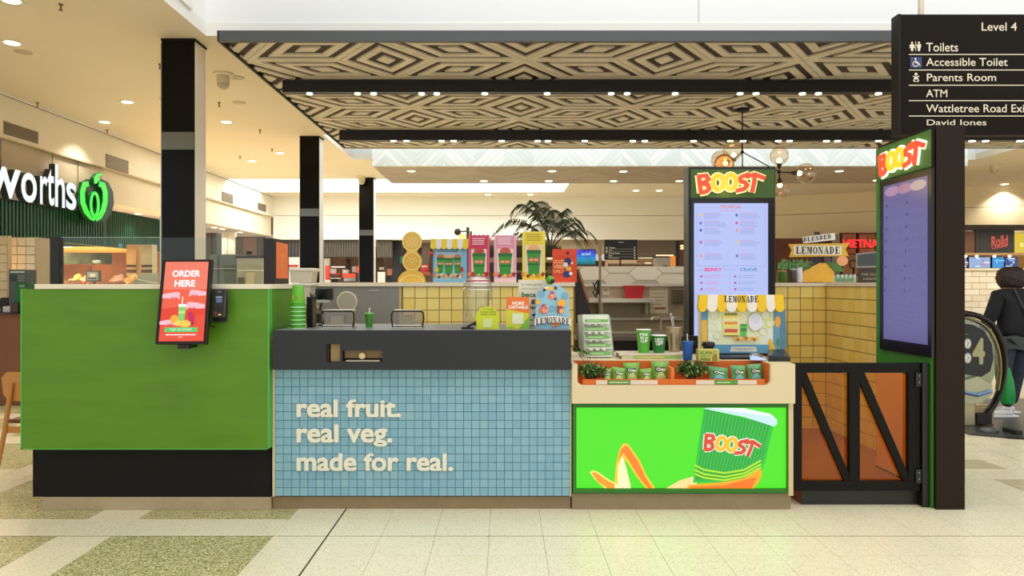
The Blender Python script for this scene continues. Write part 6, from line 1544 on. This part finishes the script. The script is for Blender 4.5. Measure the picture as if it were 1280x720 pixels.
P('pole', MB().box(X(775,14.5), X(777,14.5), 14.561, 14.59, .002, Z(302,14.5)), mat((60,60,60), .4), t)
g = front(14.5); g.rects((170,164,150), [(757,y,795,y+.35) for y in (311,314,317.6,321)]); g.text(ink, 'Level 4', 773, 301.8, 779.5, 303.6)
for y, s_ in ((308.8,'Toilets'),(312.2,'ATM'),(315.4,'Parents Room'),(318.6,'Exit'),(321.8,'David Jones')): g.text(ink, s_, 761, y, 761+len(s_)*1.15, y+1.7, bold=.02); g.rect(ink, 792.5, y, 794, y+1.6)
g.rects(ink, [(757.5,308.6,759,311),(757.5,312.5,759,316)]); g.build('lettering', t, .5)
panel('grey_shopfront', 'long grey-brown shopfront band right of the small directory', 'fascia', 796, 846, 300, 320, 21.6, (112,100,84), .1, (('light_line',820,318.5,842,320,(255,220,170),1.5),), floor_=False)
panel('cafe_counter', 'cream layered cafe counter under the small directory', 'counter', 760, 818, 324, 356, 17.0, (160,120,86), .5, (('counter_edge',760,325,796,329,(226,200,166)),('counter_edge',761,329.5,818,332.5,(206,170,140)),('dark_edge',760,330.5,818,332,(80,40,26)),('lamp_strip',798,321.5,816,323.5,(250,230,180),.6),('lamp_strip',806,327.8,814,330.5,(255,236,200),.8)))
panel('grey_pillar_box', 'pale grey box with round dark badge left of the menu totem', 'box', 822, 838, 322, 356, 14.0, (156,148,130), .4, (('badge_backing',828.5,332,834,337.5,(60,40,50)),))
panel('orange_lit_panel', 'glowing orange panel right of the pale grey box', 'panel', 838.2, 844.5, 320, 335, 17.5, (236,140,40), .1, (), emit=.9)
panel('black_door_post', 'black upright beside the brown shop with gold letter S', 'post', 844.8, 849.5, 300.5, 356, 17.5, (24,16,12), .1)
t = panel('brown_shopfront', 'brown shopfront with gold lit letter left of the menu totem', 'shop', 849.7, 866, 300, 356, 18.5, (110,62,36), .1)
g = front(18.5); g.text((250,220,150), 'S', 850.5, 306.5, 854.8, 311.5, bold=.05); g.build('gold_letter', t, .4, emit=1.5)
o = P('pale_lamp_shades', MB().ball(at(746.5,322,16), .06, 12, 8, sc=(1,1,1.4)).ball(at(754.5,322,16), .06, 12, 8, sc=(1,1,1.4)), mat((246,240,230), .4, emit=.7)) ; bpy.data.objects.remove(o)
for px in (746.5, 754.5):
    t = T('pole_lamp', 'small white pole lamp %s the steel post' % ('left of' if px < 750 else 'right of'), 'lamp', tuple(at(px,322,16)), 'pole lamps by the steel post')
    P('shade', MB().ball(at(px,322,16), .05, 12, 8, sc=(1,1,1.5)), mat((246,240,230), .4, emit=.6), t, smooth=True)
    P('pole', MB().tube([(X(px,16),16,.002), at(px,326,16)], .012, 6), m_black, t)
# right: timber and glass shopfronts
t = T('copper_shopfront', 'copper brown shopfront with mullions behind the lemonade sign', 'shop', (X(1040,20), 19.6, 0))
P('band', MB().pbox(970, 1045, 298, 356, 20.0, .1), mat((112,58,34), .5, noise=.2), t)
P('white_column', MB().pbox(1044, 1052, 293, 356, 19.6, .2), mat((170,166,160), .5), t)
P('window_back', MB().pbox(1052, 1101, 291, 356, 19.8, .1), mat((206,150,110), .5, noise=.15), t)
for a, b, c_, e_ in ((1051,1053,291,356),(1072,1074,291,330),(1096,1098,290,356)): P('mullion', MB().pbox(a, b, c_, e_, 19.55, .1), mat((40,18,14), .4), t)
P('transom', MB().pbox(1051, 1102, 291, 292.5, 19.6, .1), mat((96,20,20), .4), t); P('transom', MB().pbox(1051, 1075, 317, 318.3, 19.6, .1), mat((60,30,20), .4), t)
P('table', MB().pbox(1044, 1073, 343, 345, 19.2, .3), mat((70,50,40), .5), t)
t = T('neon_sign', 'red neon sign reading VIETNA cut off behind the black totem', 'sign', tuple(at(1080,304,19.4)))
g = front(19.4); g.rect((60,14,14), 1060, 301, 1099, 302, ); 
ng = front(19.4); ng.text((255,40,50), 'VIETNAM', 1053, 299.5, 1107, 309.5, bold=.012, t=.03); ng.build('neon_letters', t, .4, emit=1.6)
P('rail', MB().pbox(1052, 1100, 309.6, 310.6, 19.42, .04), mat((60,20,20), .4), t)
t = T('floor_lamp', 'round glowing paper lamp below the ribbon sign', 'lamp', (X(1053,16), 16, 0))
P('shade', MB().ball(at(1053,326,16), .11, 16, 12, sc=(1,1,1)), mat((255,176,120), .5, emit=.7), t, smooth=True)
P('pole', MB().tube([(X(1053,16),16,.002),(X(1053,16),16,Z(332.5,16))], .015, 8), m_black, t)
t = T('pedestal_stool', 'dark brown round-backed stool right of the paper lamp', 'stool', (X(1066,14), 14, 0))
P('back', MB().tube([at(1066+4.2*math.cos(a*math.pi/5), 330+5*math.sin(a*math.pi/5), 14) for a in range(2,10)], .02, 8), mat((60,26,18), .5), t, smooth=True)
P('stem', MB().tube([(X(1067,14),14,.002),(X(1067,14),14,Z(334,14))], .02, 8), m_black, t)
t = T('green_cup_crate', 'crate of small green and white cups right of the lemon cut-out', 'crate', (X(1056,8.2), 8.2, 0))
P('crate', MB().box(X(1044,8.2), X(1070,8.2), 8.2, 8.5, .002, Z(344,8.2)), mat((206,206,190), .5), t)
mb = MB()
for k in range(10): mb.lathe([(.01,0),(.013,.05),(0,.05)], (X(1045+k*2.6,8.17), 8.17, Z(352,8.17)+.03*(k % 2)), 8, k % 2)
P('cups', mb, [mat((120,190,140), .4), mat((230,236,226), .4)], t, kind='stuff')
# far right food court
fd = 15.5
t = T('food_court_front', 'dark food court fascia with menu screens and white brick front right of totem', 'shop', (X(1260,fd), fd, 0))
P('brown_panel', MB().pbox(1196, 1219.5, 289, 315.5, fd, .1), mat((96,58,32), .5), t)
P('door_jamb', MB().pbox(1219.7, 1225, 288, 318, fd-.02, .12), mat((30,20,14), .5), t)
P('dark_board', MB().pbox(1225.2, 1268, 288, 318, fd, .1), mat((26,20,16), .5), t)
P('lower_header', MB().pbox(1196, 1340, 316, 319, fd-.08, .07), mat((150,120,80), .5), t)
P('interior', MB().pbox(1190, 1340, 319, 337, fd+.6, .1), mat((206,160,110), .6), t)
P('upper_header', MB().pbox(1196, 1340, 281, 287.8, fd+.03, .1), mat((60,44,30), .5), t)
P('yellow_picture', MB().pbox(1268.2, 1340, 291.5, 318, fd, .1), mat((236,206,50), .5, emit=.8), t)
for cxx, cyy, rr in ((1283,300,4),(1277,306,3)): P('picture_food', MB().ball(at(cxx,cyy,fd-.03), rr*fd/F, 12, 8, sc=(1,.3,1)), mat((240,226,150), .5), t)
g = front(fd-.001); g.text((206,60,40), 'Rolld', 1239.5, 296, 1259.5, 309, bold=.03, slope=-2); g.stroke((206,60,40), [(1240,311),(1258,307.5)], 1); g.build('script_lettering', t, .4, emit=.9)
for k, (a, b, c1, c2) in enumerate(((1200.5,1209,(90,90,150),(200,140,110)),(1211,1238,(150,180,226),(230,110,120)),(1240,1255,(30,150,226),(120,210,240)),(1256,1272,(20,60,140),(120,190,230)))):
    sc_ = P('menu_display', MB().pbox(a, b, 321, 335.5, fd+.1, .05), mat((14,14,20), .3), t)
    g = front(fd+.1); g.rect(c1, a+.4, 321.6, b-.4, 335)
    for q_ in range(5): g.rect(c2 if q_ % 2 else (226,236,246), a+1+(b-a-4)*random.random(), 322.5+q_*2.4, a+3+(b-a-4)*random.random()+2, 324.2+q_*2.4)
    g.build('picture', sc_, .3, emit=.9)
for px in (1207, 1221, 1243, 1262): P('spot_lamp', MB().ball(at(px,320,fd+.0), .03, 8, 6), mat((255,230,190), .4, emit=6), t, smooth=True)
bz1 = Z(338,fd-.6)
P('brick_backing', MB().box(X(1150,fd-.6), X(1400,fd-.6), fd-.6, fd-.1, .002, bz1), mat((176,162,136), .7), t)
P('counter_top', MB().box(X(1150,fd-.6), X(1400,fd-.6), fd-.64, fd-.05, bz1+.001, bz1+.04), mat((220,206,176), .4), t)
bricks = [mat(c_, .35) for c_ in ((232,222,202),(226,216,194),(236,228,210))]
bw, bh = .3, .125
mes = []
for m_ in bricks:
    mb = bt(MB(), 0, 0, bw, bh, y=0, g=.004, c=.003); me = bpy.data.meshes.new('brick'); me.from_pydata(mb.v, [], mb.f); me.materials.append(m_); mes.append(me)
for j in range(14):
    zz = bz1-(j+1)*bh
    if zz < .01: break
    for i_ in range(9): inst('brick', random.choice(mes), (X(1196,fd-.6)+(i_-(.5 if j % 2 else 0))*bw, fd-.608, zz), t)
area('food_court_glow', (11, 14.3, 2.6), 4, 1, 60, (1,.85,.66))
area('rear_shop_glow', (0, 23, 2.7), 12, 2, 110, (1,.9,.75))
area('walkway_fill', (-5.0, 16.5, 3.95), 2.5, 7, 90, (1,.95,.86))

# ---------------------------------------------------------------- escalator
ed = 7.75
t = T('escalator', 'escalator end with black handrail loop and level 4 panel right of the totem', 'escalator', (4.8, ed, 0))
path = [(1120,389),(1165,389.5),(1200,390.5),(1222,394),(1238,403),(1248,417),(1254,436),(1255.5,458),(1252,482),(1244,503),(1233,519),(1222,528)]
pp = [at(a, b, ed) for a, b in path]
def sweep(pts, w_, h_):      # flat oval handrail section
    mb = MB(); v = []; f = []; n = len(pts)
    for i_, p in enumerate(pts):
        tn = (pts[min(i_+1,n-1)]-pts[max(i_-1,0)]).normalized(); nr_ = Vector((-tn.z,0,tn.x))
        for k in range(10):
            a = 2*math.pi*k/10; v.append(p+nr_*math.cos(a)*h_+Vector((0,1,0))*math.sin(a)*w_)
    for i_ in range(n-1):
        for k in range(10): f.append((i_*10+k, i_*10+(k+1)%10, (i_+1)*10+(k+1)%10, (i_+1)*10+k))
    return mb.add(v, f)
def smooth_path(pts, it=2):
    for _ in range(it):
        q = [pts[0]]
        for a, b in zip(pts, pts[1:]): q += [a.lerp(b,.25), a.lerp(b,.75)]
        pts = q+[pts[-1]]
    return pts
P('handrail', sweep(smooth_path(pp), .045, .03), mat((24,20,18), .3), t, smooth=True)
P('rail_guide', sweep(smooth_path([Vector((q_.x*1.0-.045*(1 if q_.x > 4.9 else 0), q_.y, q_.z-.045)) for q_ in pp[:9]]), .03, .018), mat((150,140,104), .25, metal=.8), t, smooth=True)
inner = [(1120,396),(1165,396.5),(1200,397),(1220,401),(1234,411),(1243,428),(1246,450),(1244,466),(1238,482),(1120,482)]
P('balustrade_glass', MB().prism([(at(a,b,ed).x, at(a,b,ed).z) for a, b in inner], ed-.006, ed+.006), thin_glass((190,200,180), .1, .03), t)
dk = [(1130,404),(1200,404),(1216,406),(1230,414),(1239,430),(1241,448),(1237,464),(1226,471),(1200,467),(1130,467)]
P('level_panel', MB().prism([(at(a,b,ed).x, at(a,b,ed).z) for a, b in dk], ed-.012, ed-.007), mat((24,26,24), .3), t)
g = front(ed-.012); g.text((170,166,120), '4', 1216.5, 424, 1230, 454, bold=.04)
for y in (429.5, 447.5): g.ell((176,172,160), 1209.5, y, 4.6, 6.6); g.ell((226,224,216), 1209.5, y, 3.2, 4.8); g.stroke((90,90,90), [(1209,y-3),(1210.5,y),(1208.5,y+3)], .9)
g.lines((120,116,100), 1203, 417, 1211, 419, 1, .8)
g.build('level_print', t, .4)
P('skirt', MB().prism([(at(a,b,ed).x, at(a,b,ed).z) for a, b in ((1120,482),(1205,474),(1218,470),(1236,480),(1238,492),(1222,503),(1120,507))], ed-.05, ed+.06), mat((176,176,150), .25, metal=.7), t)
P('skirt_strip', MB().tube([at(1204,490,ed-.07), at(1222,494,ed-.07), at(1238,489,ed-.06)], .02, 8), mat((120,150,190), .2, metal=.6), t)
P('newel_base', MB().box(X(1180,ed), X(1218,ed), ed-.03, ed+.45, .002, Z(500,ed)), mat((190,178,140), .3, metal=.4), t, bevel=.02)
P('newel_base_front', MB().box(X(1219,ed), X(1245,ed), ed+.02, ed+.4, .002, Z(508,ed)), mat((168,146,100), .4, metal=.3), t, bevel=.02)
P('rail_inlet', MB().box(X(1218,ed), X(1236,ed), ed-.05, ed+.015, Z(529,ed), Z(516,ed)), mat((22,18,16), .5), t)
P('comb_plate', MB().prism([(4.85,7.15),(9.5,5.6),(9.5,9.6),(4.6,9.6),(4.6,7.3)], .0015, .006, axis='z'), mat((62,62,62), .4, noise=.15, nscale=20), t)
P('comb_edge', MB().add([(4.85,7.13,.0015),(9.5,5.58,.0015),(9.5,5.62,.009),(4.85,7.17,.009)], [(0,1,2,3)]), mat((30,28,26), .4), t)
P('floor_block', MB().box(X(1266,7.3), X(1274,7.3), 7.25, 7.45, .007, .045), mat((40,34,30), .5), t)
P('inlet_bump', MB().ball((X(1236,7.4), 7.4, .01), .09, 14, 8, sc=(1.1,.6,.6)), mat((90,90,88), .3, metal=.5), t, smooth=True)

# ---------------------------------------------------------------- woman walking away
def skin(name, pts, edges, m, parent, sub=2, root=0):
    me = bpy.data.meshes.new(name); me.from_pydata([p[0] for p in pts], edges, []); me.materials.append(m)
    o = bpy.data.objects.new(name, me); C.objects.link(o)
    sk_ = o.modifiers.new('skin', 'SKIN'); ss = o.modifiers.new('sub', 'SUBSURF'); ss.levels = sub; ss.render_levels = sub
    for i_, p in enumerate(pts):
        r_ = p[1]; me.skin_vertices[0].data[i_].radius = r_ if isinstance(r_, tuple) else (r_, r_)
        me.skin_vertices[0].data[i_].use_root = (i_ == root)
    dg = bpy.context.evaluated_depsgraph_get(); 
    m2 = bpy.data.meshes.new_from_object(o.evaluated_get(dg)); bpy.data.objects.remove(o)
    for p in m2.polygons: p.use_smooth = True
    m2.materials.clear(); m2.materials.append(m)
    q = bpy.data.objects.new(name, m2); C.objects.link(q); q.parent = parent; return q
person = T('person', 'person with short dark hair, black top and jeans walking away with green bag', 'person', (0,0,0))
m_skin = mat((206,150,120), .55); m_hair = mat((46,28,22), .6, noise=.3, nscale=30, bump=.4); m_top = mat((20,20,26), .8); m_jean = mat((50,56,70), .8, noise=.2, nscale=20); m_grey = mat((70,72,72), .8)
# local frame: x right, y away from camera, z up
body = [((0,0,.93),(.1,.08)), ((0,-.01,1.12),(.115,.085)), ((0,0,1.28),(.14,.095)), ((0,0,1.40),(.12,.075)), ((0,.01,1.47),.05), ((0,.02,1.52),.048), ((0,.03,1.58),(.07,.08)), ((0,.03,1.65),(.05,.06)),
        ((-.17,0,1.37),.05), ((-.24,.02,1.12),.042), ((-.27,.14,.95),.03), ((-.275,.18,.89),.02),
        ((.17,0,1.37),.05), ((.25,.02,1.12),.042), ((.25,.14,.95),.03), ((.25,.19,.89),.02),
        ((-.085,0,.86),.07), ((-.1,.02,.5),.06), ((-.12,-.06,.1),.038), ((.085,0,.86),.07), ((.1,.06,.5),.06), ((.1,.12,.1),.038)]
eds = [(0,1),(1,2),(2,3),(3,4),(4,5),(5,6),(6,7),(3,8),(8,9),(9,10),(10,11),(3,12),(12,13),(13,14),(14,15),(0,16),(16,17),(17,18),(0,19),(19,20),(20,21)]
skin('body', body, eds, m_skin, person)
skin('black_top', [((0,0,.84),(.205,.15)), ((0,-.01,1.05),(.185,.135)), ((0,0,1.24),(.205,.14)), ((0,0,1.37),(.17,.115)), ((0,.01,1.44),.08), ((-.19,0,1.35),.085), ((-.27,.02,1.12),.075), ((-.29,.12,.95),.056), ((.19,0,1.35),.085), ((.27,.02,1.12),.075), ((.265,.12,.95),.056)],
     [(0,1),(1,2),(2,3),(3,4),(3,5),(5,6),(6,7),(3,8),(8,9),(9,10)], m_top, person)
mb = MB(); vs = [((.205 if q else .2)*math.cos(2*math.pi*k/24), (.155 if q else .15)*math.sin(2*math.pi*k/24), z_+.012*math.sin(k*1.3)) for q, z_ in ((0,.90),(1,.84),(1,.755)) for k in range(24)]
mb.add(vs, [(q*24+k, q*24+(k+1)%24, (q+1)*24+(k+1)%24, (q+1)*24+k) for q in range(2) for k in range(24)]); P('grey_hem', mb, m_grey, person, smooth=True)
skin('jeans', [((0,0,.90),(.145,.115)), ((-.1,0,.78),.115), ((-.115,.02,.48),.086), ((-.125,-.06,.1),.062), ((.1,0,.78),.115), ((.115,.06,.48),.086), ((.105,.12,.1),.062)], [(0,1),(1,2),(2,3),(0,4),(4,5),(5,6)], m_jean, person)
for s_, (fx, fy) in ((-1,(-.13,-.07)), (1,(.1,.12))):
    skin('sneaker', [((fx+.05,fy,.05),(.05,.045)), ((fx-.05,fy+.03,.045),(.048,.04)), ((fx-.17,fy+.05,.035),(.042,.03))], [(0,1),(1,2)], mat((222,220,216), .5), person)
    P('sole', MB().prism([(fx+.1,fy-.04),(fx+.1,fy+.05),(fx-.19,fy+.1),(fx-.22,fy+.06),(fx-.2,fy)], .002, .02, axis='z'), mat((240,240,238), .5), person)
# hair: wavy chin-length bob over the skull
mb = MB(); vs = []; fs = []; sg, rg = 36, 20
for j in range(rg+1):
    ph_ = math.pi*j/rg*.93
    for k in range(sg):
        a = 2*math.pi*k/sg; fr_ = 1+.05*math.sin(a*9+j*.8)+.03*math.sin(a*5-j*1.7)
        flare = 1+.28*max(0, (j/rg-.45))
        open_ = .55 if (math.sin(a) > .55 and j > 9) else 1      # the face side, away from the camera
        rr = .142*math.sin(ph_)**.7*fr_*flare if j < rg else .05
        vs.append((rr*math.cos(a)*1.05, .02+rr*math.sin(a)*open_, 1.555+.125*math.cos(ph_)-(.012 if j > 14 else 0)))
for j in range(rg):
    for k in range(sg): fs.append((j*sg+k, (j+1)*sg+k, (j+1)*sg+(k+1)%sg, j*sg+(k+1)%sg))
mb.add(vs, fs); P('hair', mb, m_hair, person, smooth=True)
for s_ in (-1, 1): P('ear', MB().ball((s_*.078,.04,1.575), .022, 10, 8, sc=(.5,.8,1.2)), m_skin, person, smooth=True)
P('nose', MB().ball((0,.118,1.58), .014, 8, 6, sc=(.8,1.2,1.4)), m_skin, person, smooth=True)
for s_ in (-1, 1): P('eye', MB().ball((s_*.03,.103,1.60), .011, 8, 6), mat((240,236,230), .3), person, smooth=True)
P('mouth', MB().ball((0,.105,1.545), .018, 8, 6, sc=(1.2,.4,.35)), mat((170,90,84), .5), person, smooth=True)
for s_ in (-1, 1):
    hx = -.275 if s_ < 0 else .25; hy = .18 if s_ < 0 else .19
    pts = [((hx,hy,.89),(.026,.016)), ((hx,hy+.01,.84),(.036,.016))]; ed_ = [(0,1)]
    for k in range(4):
        ox = (k-1.5)*.018; b = len(pts); L_ = (.03,.036,.034,.026)[k]
        pts += [((hx+ox,hy+.012,.81),.009), ((hx+ox,hy+.02,.81-L_),.0085), ((hx+ox,hy+.005,.80-L_*1.6),.0075)]; ed_ += [(1,b),(b,b+1),(b+1,b+2)]
    b = len(pts); pts += [((hx-s_*.035,hy+.01,.845),.01), ((hx-s_*.045,hy+.02,.815),.0085)]; ed_ += [(0,b),(b,b+1)]
    skin('hand', pts, ed_, m_skin, person, 1)
P('shoulder_strap', MB().tube([(-.1,-.10,1.44), (-.02,-.13,1.25), (.08,-.15,1.05), (.16,-.12,.92)], .012, 6), mat((60,60,66), .5), person, smooth=True)
P('strap_buckle', MB().box(.0,.05,-.155,-.14,1.14,1.17), mat((190,190,190), .3, metal=.7), person)
person.location = (X(1266,8.33), 8.33, .007); person.rotation_euler = (0,0,math.radians(12))
bx, by, bz = X(1258,8.25), 8.22, 0
t = T('shopping_bag', 'bright green carrier bag hanging at the walking person\'s left side', 'bag', (bx, by, .9))
mb = MB(); zs = [.60,.54,.46,.36,.27,.17]; ws = [.015,.035,.055,.07,.078,.07]; ts = [.01,.02,.04,.05,.055,.05]
vs = []; fs = []
for z_, w_, tt_ in zip(zs, ws, ts):
    for k in range(16): a = 2*math.pi*k/16; vs.append((bx+w_*math.cos(a)*(1+.06*math.sin(5*a)), by+tt_*math.sin(a), z_*.93))
for j in range(len(zs)-1):
    for k in range(16): fs.append((j*16+k, (j+1)*16+k, (j+1)*16+(k+1)%16, j*16+(k+1)%16))
fs.append(tuple(range(80,96))); mb.add(vs, fs); P('body', mb, mat((10,150,60), .35), t, smooth=True)
P('handle', MB().tube([(bx-.012,by,.55), (bx+.03,by+.08,.82), (bx+.04,by+.1,.83), (bx+.012,by+.02,.55)], .009, 6), mat((10,130,50), .4), t)
